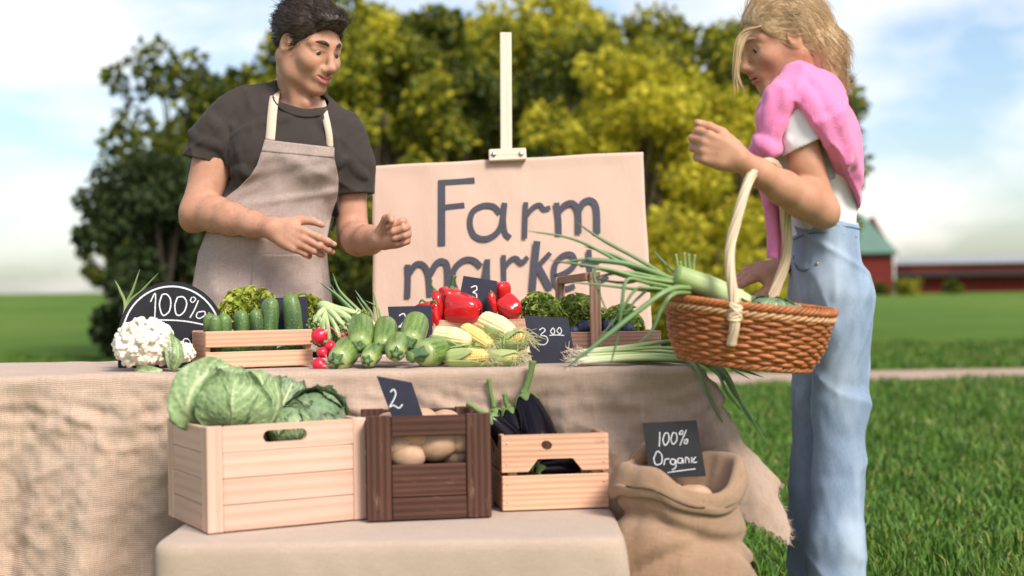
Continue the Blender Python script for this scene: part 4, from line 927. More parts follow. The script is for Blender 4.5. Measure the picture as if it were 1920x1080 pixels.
# dark crate
S_d = FPX / 3.085
dc = crate_thing('wooden_crate', (682 - 960) / S_d, 3.085, BZ + .003, R(9), 'dark brown stained crate with a framed front full of potatoes')
dw, dd, dh = 0.272, 0.20, 0.228
def box_in(parent, name, boxes, mat):
    m = MB()
    for s_, c_ in boxes: m.box(s_, c_, bev=.002)
    return m.build(name, MATS[mat], parent, smooth=False)
st = .054
for yy in (0, dd):
    nmf = 'front_frame' if yy == 0 else 'back_frame'
    box_in(dc, nmf, [((st, .018, dh), (st / 2, yy, dh / 2)), ((st, .018, dh), (dw - st / 2, yy, dh / 2)), ((dw - 2 * st - .001, .0165, .044), (dw / 2, yy, dh - .024)), ((dw - 2 * st - .001, .0165, .048), (dw / 2, yy, .025))] + ([((dw - 2 * st - .001, .013, .070), (dw / 2, yy + .001, .0852))] ), 'dark_wood')
for xx in (.006, dw - .006):
    box_in(dc, 'side_panel', [((.012, dd - .0185, .066), (xx, dd / 2, .034 + k * .075)) for k in range(3)], 'dark_wood')
box_in(dc, 'bottom_panel', [((dw - .026, dd - .02, .01), (dw / 2, dd / 2, .006))], 'dark_wood')

# pine crate with aubergines
S_e = FPX / 3.20
ec = crate_thing('wooden_crate', (936 - 960) / S_e, 3.20, BZ + .003, R(8), 'open pine crate with a knot and a cut out grip, holding eggplants')
ew, ed, eh = 0.245, 0.27, 0.170
def notch_board(m, w, h, z0, nw0, nw1, nh, t=.013):
    pts = [(0, 0), (w * .5 - nw0, 0), (w * .5 - nw1, nh), (w * .5 + nw1, nh), (w * .5 + nw0, 0), (w, 0), (w, h), (0, h)]
    q = np.array(pts); V = np.vstack([np.column_stack([q[:, 0], np.zeros(8), q[:, 1] + z0]), np.column_stack([q[:, 0], np.full(8, t), q[:, 1] + z0])])
    F4 = np.array([[0, 1, 2, 7], [2, 3, 6, 7], [3, 4, 5, 6], [15, 10, 9, 8], [15, 14, 11, 10], [14, 13, 12, 11]] + [[i, i + 8, (i + 1) % 8 + 8, (i + 1) % 8] for i in range(8)])
    m.add(V, [F4], V[:, [0, 2, 1]] + rng.uniform(-3, 3, 3) * [1, 1, 0])
m = MB(); notch_board(m, ew, .083, eh - .083, .062, .04, .028); m.box((ew, .013, .078), (ew / 2, .0065, .039), bev=.002); m.build('front_panel', MATS['pine'], ec, smooth=False)
m = MB(); kq = arr(ew * .42, -.0006, eh - .024); m.tube([kq + arr(0, .0004, 0), kq], [.011, .0105], 20, mod=lambda i, th: 1 + .12 * np.sin(th * 2 + 1)); 
m.build('wood_knot', MATS['dark_wood'], ec, smooth=False)
m = MB(); m.box((ew, .013, .083), (ew / 2, ed, eh - .0415), bev=.002); m.box((ew, .013, .078), (ew / 2, ed, .039), bev=.002); m.build('back_panel', MATS['pine'], ec, smooth=False)
for xx in (.0065, ew - .0065):
    m = MB(); m.box((.012, ed - .021, .083), (xx, ed / 2 + .006, eh - .0425), bev=.002); m.box((.012, ed - .021, .078), (xx, ed / 2 + .006, .039), bev=.002); m.build('side_panel', MATS['pine'], ec, smooth=False)
for xx in (.026, ew - .026):
    for yy in (.026, ed - .014):
        m = MB(); m.box((.022, .022, eh - .004), (xx, yy, eh / 2 - .001), bev=.002); m.build('corner_post', MATS['pine'], ec, smooth=False)
m = MB(); m.box((ew - .03, ed - .03, .008), (ew / 2, ed / 2, .006), bev=.001); m.build('bottom_panel', MATS['pine'], ec, smooth=False)

for xx in (.012, ew - .012):
    for zz in (.02, .06, eh - .065, eh - .018):
        m = MB(); m.tube([(xx, .0004, zz), (xx, -.0008, zz), (xx, -.0011, zz)], [.0022, .0021, .0012], 10); m.build('nail', MATS['screw'], ec)
# cucumber crate on the table
S_c = FPX / 3.50
TZc = TZ + .002
cc = crate_thing('wooden_crate', (384 - 960) / S_c, 3.50, TZc + .002, R(24), 'small slatted pine crate of cucumbers on the table')
cw_, cd_, ch_ = 0.272, 0.16, 0.092
m = MB(); m.box((cw_, .012, .040), (cw_ / 2, .006, ch_ - .020), bev=.002); m.box((cw_, .012, .040), (cw_ / 2, .006, .0205), bev=.002); m.build('front_slats', MATS['pine'], cc, smooth=False)
m = MB(); m.box((cw_, .012, .040), (cw_ / 2, cd_, ch_ - .020), bev=.002); m.box((cw_, .012, .040), (cw_ / 2, cd_, .0205), bev=.002); m.build('back_slats', MATS['pine'], cc, smooth=False)
for xx in (.0075, cw_ - .0075):
    m = MB(); m.box((.014, cd_ - .019, ch_ - .002), (xx, cd_ / 2 + .003, ch_ / 2 - .0005), bev=.002); m.build('side_panel', MATS['pine'], cc, smooth=False)
m = MB(); m.box((cw_ - .03, cd_ - .02, .008), (cw_ / 2, cd_ / 2 + .003, .005), bev=.001); m.build('bottom_panel', MATS['pine'], cc, smooth=False)

# pepper crate and wooden carrier at the back of the table
pp = P(812, 600, 3.98)
pepc = crate_thing('wooden_crate', float(pp[0]), 3.98, TZc + .002, R(2), 'pine crate lined with burlap, holding the red peppers')
wq, dq, hq = 0.262, 0.13, float(P(812, 603, 3.98)[2] - TZ)
box_in(pepc, 'front_panel', [((wq, .012, hq), (wq / 2, 0, hq / 2))], 'pine'); box_in(pepc, 'back_panel', [((wq, .012, hq), (wq / 2, dq, hq / 2))], 'pine')
for xx in (.006, wq - .006): box_in(pepc, 'side_panel', [((.012, dq - .0125, hq - .001), (xx, dq / 2, hq / 2 - .0005))], 'pine')
box_in(pepc, 'bottom_panel', [((wq - .026, dq - .013, .008), (wq / 2, dq / 2, .005))], 'pine')
m = MB(); ub, vb = np.meshgrid(np.linspace(0, 1, 60), np.linspace(0, 1, 24), indexing='ij'); zb = hq - .022 + .014 * vnoise(np.stack([ub * 11, vb * 5, 0 * ub], -1)) + .03 * np.clip(np.abs(ub - .5) * 4 - 1.2, 0, 1)
m.sheet(np.stack([.013 + ub * (wq - .026), .009 + vb * (dq - .018), zb], -1)); m.build('burlap_lining', MATS['sack_burlap'], pepc)
tp = P(1066, 657, 4.0)
car = thing('wooden_carrier', (float(tp[0]), 4.0, TZc + .002), 'weathered wooden carrier with a tall handle frame, holding lettuce and plums', 'carrier', rotz=R(4))
wl_, dl_ = 0.262, 0.20; hl_ = float(P(1100, 625, 4.0)[2] - TZ)
box_in(car, 'front_panel', [((wl_, .013, hl_), (wl_ / 2, 0, hl_ / 2))], 'old_wood'); box_in(car, 'back_panel', [((wl_, .013, hl_), (wl_ / 2, dl_, hl_ / 2))], 'old_wood')
for xx in (.0065, wl_ - .0065): box_in(car, 'side_panel', [((.013, dl_ - .0135, hl_ - .001), (xx, dl_ / 2, hl_ / 2 - .0005))], 'old_wood')
box_in(car, 'bottom_panel', [((wl_ - .028, dl_ - .014, .009), (wl_ / 2, dl_ / 2, .006))], 'old_wood')
def wpt(px, py, Y): return P(px, py, Y)
def beam(m, a, b, w, d):
    ax_ = nrm(b - a); Rb = frame(ax_, arr(1, 0, 0)); m.box((w, d, np.linalg.norm(b - a)), (a + b) / 2, Rb, bev=.002)
m = MB(); a1 = wpt(1118, 658, 3.985); b1 = wpt(1115, 510, 3.985); beam(m, a1, b1, .031, .014); m.build('handle_post', MATS['old_wood'], car, smooth=False, world=True)
m = MB(); a2 = wpt(1050, 655, 4.215); b2 = wpt(1050, 520, 4.215); a2[2] = TZ + .006; beam(m, a2, b2, .028, .018); m.build('handle_post', MATS['old_wood'], car, smooth=False, world=True)
m = MB(); q1 = b1 + arr(-.016, .006, -.012); q2 = b2 + arr(.0, .006, -.010); ax_ = nrm(q2 - q1); m.box((.022, .024, np.linalg.norm(q2 - q1)), (q1 + q2) / 2, frame(ax_, arr(0, 0, 1)), bev=.002); m.build('handle_bar', MATS['old_wood'], car, smooth=False, world=True)

# ------------------------------------------------------------------ burlap sack
sk = thing('burlap_sack', (float(P(1268, 900, 3.17)[0]), 3.14, 0), 'tan burlap sack with a rolled down rim, full of potatoes, below the cloth corner', 'sack')
rim_z = float(P(1268, 893, 3.05)[2])
prof = [(.085, -.10), (.100, -.05), (.112, -.015), (.120, .006), (.128, .013), (.137, .012), (.146, .000), (.150, -.018), (.150, -.040), (.145, -.056), (.137, -.058), (.131, -.055), (.133, -.075), (.140, -.11), (.158, -.17), (.168, -.25), (.172, -.35), (.165, -.45), (.145, -.52), (.12, -.553)]
pr = catmull([(a, b, 0) for a, b in prof], 5)[:, :2]; nt_ = 200; th = np.linspace(0, 2 * PI, nt_ + 1); rows = []
scl = (rim_z - .008) / .553
for k, (r_, z_) in enumerate(pr):
    c, s_ = np.cos(th), np.sin(th); cuff = np.clip(1 - np.abs(k - 38) / 30, 0, 1); q = np.stack([c * 1.3, s_ * 1.3, np.full_like(c, z_ * 4)], -1)
    w = 1 + .05 * vnoise(q, 1.2, 1) + .03 * vnoise(q, 3.2, 4) + .022 * (z_ < -.06) * crease(np.stack([c * 1.6 + z_ * 7, s_ * 1.6 + z_ * 4, c * .4 + z_ * 12], -1), np.eye(3) * 1.3, 3) + .014 * vnoise(np.stack([c * 1.2 + z_ * 9, s_ * 1.2 + z_ * 3, c * 0 + z_ * 24], -1), 2.2, 8)
    zz = z_ * scl + rim_z + (0.030 * c * -1 * 0 + .018 * np.sin(th * 2 + .5) + .010 * np.sin(th * 3 + 2) + 0.016 * (-s_ * -1)) * np.clip(1 + z_ / .16, 0, 1)
    zz += (.014 * np.sin(th * 1 + 3.6) * (k > 38) + .010 * vnoise(q, 2.0, 9)) * np.clip(1 + z_ / .14, 0, 1)
    fold = .022 * np.exp(-((z_ + .125 + .035 * np.sin(th * 1.0 + 1.2)) / .017) ** 2) + .020 * np.exp(-((z_ + .20 - .06 * np.sin(th * 1.5 + .3)) / .014) ** 2)
    rows.append(np.stack([c * (r_ * w - fold) * 1.0, s_ * (r_ * w - fold) * .86, np.maximum(zz, .004)], -1))
m = MB(); Gk = np.array(rows); arc_ = np.concatenate([[0], np.cumsum(np.linalg.norm(np.diff(pr, axis=0), axis=1))])
gck = np.stack([np.broadcast_to(th[None] * .145, Gk.shape[:2]), np.broadcast_to(arc_[:, None], Gk.shape[:2]), np.zeros(Gk.shape[:2])], -1)
m.sheet(Gk, gc=gck); m.build('sack_body', MATS['sack_burlap'], sk)
m = MB(); hh = P(1208, 853, 3.24); qs = catmull([hh + arr(-.03, 0, -.03), hh + arr(-.008, -.01, .0), hh + arr(.012, -.005, .01), hh + arr(.03, .01, -.02)], 6); m.tube(qs, .018, 10, mod=lambda i, t: 1 + .12 * np.sin(t * 3 + i)); m.build('gathered_ear', MATS['sack_burlap'], sk, world=True)
# ------------------------------------------------------------------ produce
def veg(name, pos, label, cat, group=None): return thing(name, pos, label, cat, group)
def lerp(a, b, t): return np.asarray(a, float) * (1 - t) + np.asarray(b, float) * t

def zucchini(px, py, Y, d, r, L, label, side=False):
    r *= 1.10; d = nrm(d); a = P(px, py, Y); t = veg('zucchini', a, label, 'zucchini', 'zucchini heaped on the burlap')
    x, rr = smooth_profile([(0, .40), (.01, .58), (.08, .80), (.30, .96), (.65, 1.0), (.85, .93), (.96, .62), (1.0, .12)], 30); x = np.linspace(0, 1, len(rr)) if False else x
    bend = nrm(np.cross(d, rng.normal(size=3))) * L * .04
    pts = a + np.outer(x, d * L) + np.outer(np.sin(x * PI), bend)
    m = MB(); m.tube(pts, rr * r, 28, mod=lambda i, th: 1 + .025 * np.cos(th * 5) * (1 - x[i]), a=np.clip(1 - x * 5, 0, 1) * .7)
    m.build('body', MATS['zucchini_skin'], t, world=True)
    m = MB(); n_ = 5 if r > .022 else 6; ph = rng.uniform(0, 6)
    star = lambda k: (lambda i, th: 1 + (.34, .30, .22, .12, .1)[min(i, 4)] * np.cos(n_ * th + ph))
    if side:
        q = catmull([a + d * .012, a - d * .006, a - d * .022 + arr(0, 0, .002), a - d * .040], 5); m.tube(q, np.interp(np.linspace(0, 1, len(q)), [0, .2, .5, 1], [r * .72, r * .48, r * .36, r * .40]), 30, mod=lambda i, th: 1 + .16 * np.cos(5 * th + ph))
        m.build('stem', MATS['zucchini_stem'], t, world=True)
        m = MB(); m.tube([a - d * .0395, a - d * .043], [r * .36, r * .33], 20); m.build('cut_end', MATS['stem_green'], t, world=True)
    else:
        sgn = [a + d * r * .06, a - d * r * .03, a - d * r * .10, a - d * r * .30, a - d * r * .36]
        m.tube(sgn, [r * .50, r * .46, r * .36, r * .29, r * .25], 40, mod=star(n_)); m.build('stem', MATS['zucchini_stem'], t, world=True)
        m = MB(); m.tube([a - d * r * .35, a - d * r * .39], [r * .21, r * .18], 24, mod=lambda i, th: 1 + .15 * np.cos(5 * th)); m.build('cut_end', MATS['stem_green'], t, world=True)
    return t
ZU = [(673, 650, 3.53, (-.06, .86, .46), .030, .13, 'mottled zucchini at the left of the upper row, its stem end above the small zucchini'),
      (717, 654, 3.54, (.0, .86, .47), .0275, .13, 'upper zucchini between the small dark one and the 2.20 card'),
      (769, 645, 3.55, (.10, .86, .50), .031, .13, 'plump zucchini standing up in front of the 2.20 card'),
      (632, 676, 3.47, (.10, .93, .22), .031, .14, 'zucchini at the left end of the heap touching the radishes'),
      (689, 676, 3.45, (.02, .97, .14), .0225, .13, 'smallest zucchini, star shaped stem end facing forward at the bottom'),
      (742, 663, 3.46, (.04, .96, .22), .0265, .13, 'zucchini facing forward between the smallest one and the one lying sideways')]
for z in ZU: zucchini(*z)
zucchini(790, 664, 3.47, (.62, .76, .10), .034, .085, 'zucchini lying sideways with a long ribbed stem pointing left', side=True)

def cucumber(a, b, r, label, tip=.6):
    t = veg('cucumber', a, label, 'cucumber', 'cucumbers in the slatted crate'); x, rr = smooth_profile([(0, .35), (.06, .75), (.2, .95), (.5, 1.0), (.82, .93), (.95, .66), (1.0, .10)], 30)
    a = np.asarray(a); b = np.asarray(b); d = b - a; pts = a + np.outer(x, d) + np.outer(np.sin(x * PI), nrm(np.cross(d, arr(0, 1, .2))) * rng.uniform(-.005, .005))
    bumps = rng.uniform(0, 6, 5); m = MB(); m.tube(pts, rr * r, 22, mod=lambda i, th: 1 + .03 * np.sin(th * 4 + bumps[0]) + .025 * np.sin(th * 7 + i * .9), a=np.clip((x - .6) * 1.6, 0, 1) * tip)
    m.build('body', MATS['cucumber_skin'], t, world=True)
    m = MB(); e = pts[-1]; dd = nrm(pts[-1] - pts[-4]); m.tube([e - dd * .002, e + dd * .002], [.0035, .002], 8); m.build('blossom_scar', MATS['stem_green'], t, world=True); return t
def cuc(xb, xt, yt, w, Yb, Yt, label):
    dY = .105 * (xb - 384) / 200 + .01; Yb += dY; Yt += dY
    b_ = P(xb, 640, Yb); b_[2] = TZ + .030; tp_ = P(xt, yt, Yt); cucumber(b_, tp_, w / 2 / (FPX / Yt), label)
cuc(393, 392, 587, 27, 3.60, 3.585, 'pale tipped cucumber at the far left of the crate'); cuc(404, 403, 591, 23, 3.545, 3.54, 'short dark cucumber in front of the pale tipped one'); cuc(425, 421, 588, 30, 3.565, 3.555, 'leaning cucumber third from the left in the crate')
cuc(453, 451, 581, 31, 3.58, 3.575, 'bluish green cucumber in the middle of the crate'); cuc(479, 478, 580, 26, 3.57, 3.57, 'slim cucumber left of the two tall ones'); cuc(503, 509, 557, 35, 3.57, 3.58, 'tall cucumber left of the tallest, before the blank card'); cuc(550, 543, 550, 35, 3.57, 3.58, 'tallest cucumber, leaning in front of the blank slate card')
for k, px in enumerate((408, 436, 471, 496, 524, 558)):
    q = P(px, 660, 3.537 + .105 * (px - 384) / 200); q[2] = TZ + .036 + .004 * (k % 2); cucumber(q + arr(.0, .008, 0), q + arr(.004, .085, .004), (.014, .012, .0155, .0125, .015, .014)[k], ['lowest layer cucumber seen through the gap, leftmost', 'small cucumber second from left in the slat gap', 'pale round cucumber end third from left in the slat gap', 'cucumber end in the shadow fourth in the slat gap', 'dark cucumber end fifth in the slat gap', 'cucumber end at the right of the slat gap'][k])

# curly lettuces: many ruffled leaves on a dome
def lettuce(c, R3, label, mat, nleaf=70, seed=1, name='lettuce'):
    r = np.random.default_rng(seed); t = veg(name, c, label, 'lettuce', 'heads of curly lettuce'); m = MB(); c = np.asarray(c, float)
    for k in range(int(nleaf * 1.9)):
        u = r.uniform(0.02, 1) ** .6; az = r.uniform(0, 2 * PI); pol = u * 1.45
        d = arr(math.sin(pol) * math.cos(az), math.sin(pol) * math.sin(az), math.cos(pol)); Fm = frame(d, r.normal(size=3)); s_ = r.uniform(.022, .038)
        aa, bb = np.meshgrid(np.linspace(-1, 1, 19), np.linspace(0, 1, 9), indexing='ij')
        rad = bb * s_; fan = aa * 1.5; ph = r.uniform(0, 6, 4); ruf = (bb ** 2) * (.26 * np.sin(aa * 9 + ph[0]) + .26 * np.sin(aa * 19 + ph[1] + bb * 3)) * s_ * 1.1
        lx = np.sin(fan) * rad; lz = np.cos(fan) * rad * .9 - s_ * .25; ly = ruf + .35 * (bb ** 1.5) * s_ * r.uniform(-.3, 1)
        loc = np.stack([lx, ly, lz], -1); base = c + d * np.asarray(R3) * r.uniform(.68, .92); m.sheet(base + loc @ Fm.T, a=np.clip(bb ** 3 * r.uniform(.2, 1.0), 0, 1) * np.ones_like(aa))
    m.V[-1] = m.V[-1]; m.build('leaves', MATS[mat], t, world=True)
    m = MB(); V, F = SPH; m.add(c + V * np.asarray(R3) * .78 + arr(0, 0, 0), F, a=0.0); m.build('heart', MATS[mat], t, world=True); return t
def pl(px, py, Y, z): p = P(px, py, Y); p[2] = z; return p
lettuce(P(470, 605, 3.90), (.092, .075, .090), 'yellow green curly lettuce behind the cucumber crate', 'lettuce_leaf', 80, 5)
lettuce(P(562, 608, 3.92), (.075, .06, .080), 'yellow green curly lettuce right of the blank slate card', 'lettuce_leaf', 55, 6)
lettuce(P(1014, 602, 4.10), (.056, .06, .076), 'dark green curly lettuce left of the carrier handle', 'green_lettuce', 64, 7)
lettuce(P(1085, 604, 4.13), (.070, .06, .076), 'green curly lettuce inside the wooden carrier, under the handle', 'green_lettuce', 70, 8)
lettuce(P(1162, 620, 4.13), (.065, .06, .066), 'low green curly lettuce at the right end of the carrier', 'green_lettuce', 55, 9)

# broccoli
bro = veg('broccoli', pl(625, 640, 3.72, TZ), 'broccoli head lying with its pale branching stalk upwards beside the radishes', 'broccoli')
root = P(613, 578, 3.70); ends = [(588, 606), (604, 622), (625, 618), (645, 612), (662, 600), (680, 592), (640, 636), (618, 640), (598, 634), (658, 628), (676, 612)]
ms = MB(); ms.tube(catmull([root + arr(-.012, .015, .004), root, root + arr(.012, -.004, -.006)], 5), .018, 12, mod=lambda i, t: 1 + .08 * np.sin(3 * t))
mf = MB(); V, F = SPH_LO
for k, (ex, ey) in enumerate(ends):
    e = P(ex, ey, 3.665 + .012 * (k % 3)); mid = (root + e) / 2 + arr(0, -.014, .006); ms.tube(catmull([root, mid, e], 6), np.linspace(.010, .0055, 13), 8)
    for j in range(5): ms.tube(catmull([mid, (mid + e) / 2 + rng.normal(0, .004, 3), e + rng.normal(0, .010, 3)], 4), np.linspace(.005, .003, 9), 6)
    for j in range(150):
        d = rng.normal(size=3); d /= np.linalg.norm(d); mf.add(e + arr(0, .008, -.004) + d * arr(.020, .017, .019) * rng.uniform(.75, 1.05) + V * rng.uniform(.0018, .0036), F)
ms.build('stalk', MATS['broccoli_stalk'], bro, world=True); mf.build('florets', MATS['broccoli_florets'], bro, world=True)

# radishes
def radish(px, py, Y, r, d, label, tail=None):
    c = P(px, py, Y); t = veg('radish', c, label, 'radish', 'red radishes beside the cucumber crate'); d = nrm(d)
    x, rr = smooth_profile([(-1.0, .2), (-.9, .5), (-.5, .9), (0, 1.0), (.5, .86), (.9, .5), (1.2, .18), (1.45, .06)], 26); m = MB(); m.tube(c + np.outer(x * r, d), rr * r, 20, a=np.clip((x - 1.0) * 2, 0, 1)); m.build('root', MATS['radish_skin'], t, world=True)
    e = c + d * r * 1.4; q = [e] + ([P(*p) for p in tail] if tail else [e + d * .012 + arr(.004, 0, -.008), e + d * .02 + arr(.01, 0, -.02)])
    m = MB(); qq = catmull(q, 6); m.tube(qq, np.linspace(r * .09, .0007, len(qq)), 6, a=.45); m.build('tail', MATS['radish_skin'], t, world=True)
    m = MB(); b_ = c - d * r * .95
    for k in range(4): m.tube([b_ + d * .003, b_ - d * .008 + rng.normal(0, .003, 3)], [.003, .0022], 6)
    m.build('leaf_stalks', MATS['stem_green'], t, world=True)
radish(599, 630, 3.56, .0205, (.75, -.25, .5), 'largest radish, its long tail arching over the broccoli', [(618, 613, 3.56), (630, 622, 3.565), (642, 638, 3.57)])
radish(604, 661, 3.52, .0135, (.6, -.5, -.5), 'small round radish in the middle of the radish pile'); radish(619, 650, 3.56, .0155, (.5, .3, -.6), 'radish tucked behind the leftmost zucchini')
radish(598, 683, 3.50, .0165, (.7, -.5, -.2), 'lowest radish resting on the burlap beside the pine crate'); radish(648, 633, 3.63, .013, (-.3, -.4, .4), 'radish between the two left zucchini, under the broccoli'); radish(625, 672, 3.55, .015, (.1, .9, -.1), 'radish half hidden behind the lowest left zucchini')

# spring onions
def onion_leaf(m, pts, r0, tip=True, a0=.3, a1=1.0, flat=(1, .8), nsm=7):
    q = catmull(pts, nsm); n_ = len(q); x = np.linspace(0, 1, n_); rr = r0 * np.interp(x, [0, .15, .6, .9, 1.0], [.8, 1.0, .85, .45, .06] if tip else [.8, 1.0, 1.0, .98, .9])
    m.tube(q, rr, 9, a=a0 + (a1 - a0) * x, flat=flat)
so = veg('spring_onions', pl(690, 640, 3.80, TZ), 'spring onions with leaves fanned up, standing behind the zucchini', 'spring onion')
Yv = 3.80; base = P(708, 632, Yv)
m = MB()
for k, pts in enumerate([[(700, 610), (665, 585), (630, 552), (600, 530)], [(700, 612), (672, 590), (640, 565), (618, 530)], [(702, 608), (680, 588), (650, 560), (634, 540), (624, 512)], [(704, 612), (695, 585), (680, 565), (665, 543)], [(700, 605), (690, 590), (676, 570), (668, 556)],
                         [(710, 605), (708, 585), (704, 563), (699, 543)], [(716, 612), (712, 590), (706, 575), (684, 563)], [(712, 615), (722, 600), (735, 590), (748, 583), (752, 596), (744, 612)]]):
    onion_leaf(m, [base] + [P(x, y, Yv + .01 * ((k * 3) % 5 - 2)) for x, y in pts], (.0068, .006, .0062, .0046, .004, .0038, .0045, .002)[k], a0=.22, a1=(.95, 1, .9, .8, .8, .7, .8, .1)[k])
m.build('leaves', MATS['onion_leaf'], so, world=True)
m = MB(); onion_leaf(m, [P(712, 612, 3.775), P(690, 603, 3.772), P(655, 585, 3.77), P(622, 572, 3.77)], .0075, tip=False, a0=.18, a1=.30); onion_leaf(m, [P(712, 616, 3.765), P(690, 609, 3.762), P(668, 600, 3.76)], .0065, tip=False, a0=.16, a1=.26); m.build('pale_stalk', MATS['onion_leaf'], so, world=True)
so2 = veg('spring_onions', pl(225, 640, 3.86, TZ), 'spring onion leaves poking out left behind the round chalkboard', 'spring onion'); m = MB()
for tip in ((297, 512), (262, 505), (215, 525)): onion_leaf(m, [pl(225, 640, 3.86, TZ + .01), P(235, 580, 3.86), P((235 + tip[0]) / 2, 545, 3.85), P(*tip, 3.84)], .0055, a0=.2, a1=.6)
m.build('leaves', MATS['onion_leaf'], so2, world=True)

# cauliflowers
def cauliflower(c, r, label, seed, n1=70):
    q = np.random.default_rng(seed); t = veg('cauliflower', c - arr(0, 0, r * .7), label, 'cauliflower', 'white cauliflowers'); s_ = SDF(c - r * 1.25, c + r * 1.25, r / 34)
    s_.ell(c, (r * .86, r * .86, r * .72), k=0)
    for k in range(n1):
        z = 1 - 1.75 * (k + .5) / n1; a = k * 2.39996; d = arr(math.sqrt(1 - z * z) * math.cos(a), math.sqrt(1 - z * z) * math.sin(a), z) + q.normal(0, .08, 3); d = nrm(d); p = c + d * arr(.84, .84, .74) * r; rb_ = r * q.uniform(.15, .24)
        for j in range(9):
            e = nrm(q.normal(size=3) + d * .8); s_.cone(p + e * rb_ * .62, rb_ * .42, p + e * rb_ * .72, rb_ * .42, r * .018)
    s_.warp(lambda P_: .0013 * (r / .07) * vnoise(P_, 520) + .0008 * vnoise(P_, 900, 4)); V, F = s_.mesh(1); make_obj('curd', V, F, MATS['cauliflower_curd'], t, world=True)
    return t
ca1 = cauliflower(P(272, 647, 3.54), .076, 'big white cauliflower at the left in front of the round chalkboard', 3)
ca2 = cauliflower(P(340, 662, 3.50), .033, 'small white cauliflower squeezed between the big one and the pine crate', 4, 40)
def wrap_leaf(parent, pts_c, w, mat='savoy_leaf', curl=.3, nm='leaf', shade=.2):
    q = catmull(pts_c, 6); T = np.gradient(q, axis=0); n_ = len(q); x = np.linspace(0, 1, n_); ww = w * np.sin(np.clip(x * .9 + .12, 0, 1) * PI) ** .7; aa = np.linspace(-1, 1, 13); G = np.zeros((n_, 13, 3)); vv = np.zeros((n_, 13))
    for i in range(n_):
        Tn = nrm(T[i]); sd = nrm(np.cross(Tn, arr(0, -1, .3))); up = np.cross(sd, Tn); G[i] = q[i] + np.outer(aa * ww[i], sd) + np.outer(curl * ww[i] * aa ** 2 + .10 * w * np.sin(x[i] * 22 + aa * 3) * np.abs(aa) ** 2, up)
        vv[i] = np.maximum(np.exp(-(aa / .12) ** 2), .6 * np.exp(-(((x[i] * 7 - np.abs(aa) * 1.6) % 1.0 - .5) / .12) ** 2) * (np.abs(aa) < .9))
    m = MB(); m.sheet(G, thick=.0012); V = np.concatenate(m.V); vv2 = np.concatenate([vv.ravel(), vv.ravel()])
    return make_obj(nm, V, m.F, MATS[mat], parent, True, {'vein': vv2, 'shade': np.full(len(V), shade)}, world=True)
wrap_leaf(ca2, [P(325, 694, 3.47), P(334, 672, 3.455), P(334, 652, 3.46), P(328, 632, 3.49)], .014, shade=.1); wrap_leaf(ca1, [P(322, 692, 3.475), P(322, 665, 3.49), P(318, 635, 3.52), P(312, 615, 3.56)], .016, shade=.3); wrap_leaf(ca1, [P(255, 692, 3.50), P(280, 697, 3.46), P(305, 694, 3.46)], .014, shade=.0)

# red peppers
def bell(c, d, r, L, label, stem=True, seed=0):
    q = np.random.default_rng(seed); d = nrm(d); t = veg('red_pepper', c, label, 'pepper', 'red peppers in the lined crate'); x, rr = smooth_profile([(0, .10), (.0, .45), (.04, .78), (.14, .98), (.35, 1.0), (.7, .86), (.92, .62), (1.0, .30), (.98, .06)], 34)
    ph = q.uniform(0, 6); pts = c + np.outer((x - .5) * L, d); m = MB(); m.tube(pts, rr * r, 44, mod=lambda i, th: 1 + (.055 + .10 * abs(x[i] - .5)) * np.cos(4 * th + ph) + .04 * np.cos(th + ph) + .03 * np.cos(3 * th)); m.build('flesh', MATS['pepper_skin'], t, world=True)
    if stem:
        a = c - d * L * .49; m = MB(); up = nrm(-d + arr(.3, 0, .5)); m.tube(catmull([a + d * .008, a - d * .005, a - d * .014 + up * .006, a - d * .016 + up * .022], 5), np.interp(np.linspace(0, 1, 16), [0, .25, .4, 1], [r * .42, r * .30, r * .15, r * .19]), 14, mod=lambda i, th: 1 + .15 * np.cos(5 * th)); m.build('stem', MATS['stem_dark'], t, world=True)
    return t
bell(P(870, 580, 3.99), (.75, -.35, -.15), .047, .098, 'big glossy red bell pepper lying in front of the card chalked 3', False, 1)
bell(P(843, 567, 4.05), (-.15, .2, -.9), .034, .085, 'red bell pepper with a curved green stem behind the big one', True, 2)
bell(P(942, 556, 4.06), (.05, .1, -1), .0245, .085, 'tall narrow red pepper standing right of the card chalked 3', False, 3)
bell(P(957, 578, 4.00), (.55, -.5, -.35), .034, .066, 'rounded red bell pepper at the right end of the crate', False, 4)
bell(P(816, 590, 3.99), (.1, -.2, -.9), .019, .07, 'short red pepper squeezed in the left corner of the crate', False, 5)
def chili(pts, r, label, stem):
    t = veg('red_chili', P(*pts[0]), label, 'pepper', 'red peppers in the lined crate'); q = catmull([P(*p) for p in pts], 7); m = MB(); n_ = len(q); m.tube(q, r * np.interp(np.linspace(0, 1, n_), [0, .06, .3, .8, 1], [.5, .85, 1, .7, .08]), 16, mod=lambda i, th: 1 + .06 * np.sin(th * 3 + i * .5)); m.build('flesh', MATS['pepper_skin'], t, world=True)
    m = MB(); s_ = catmull([q[0] + (q[1] - q[0])] + [P(*p) for p in stem], 6); m.tube(s_, np.interp(np.linspace(0, 1, len(s_)), [0, .12, .3, 1], [r * .7, r * .6, .0032, .0024]), 10); m.build('stem', MATS['stem_dark'], t, world=True)
chili([(815, 546, 4.0), (820, 562, 3.99), (826, 580, 3.99), (830, 600, 4.0)], .013, 'long red chili standing at the left with a thin hooked stem', [(812, 540, 4.0), (808, 533, 4.0), (810, 525, 4.0)])
chili([(808, 568, 3.96), (800, 572, 3.96), (790, 573, 3.97), (778, 574, 3.98)], .0085, 'thin red chili lying over the left rim of the crate', [(812, 565, 3.95), (815, 564, 3.95), (820, 572, 3.945)])
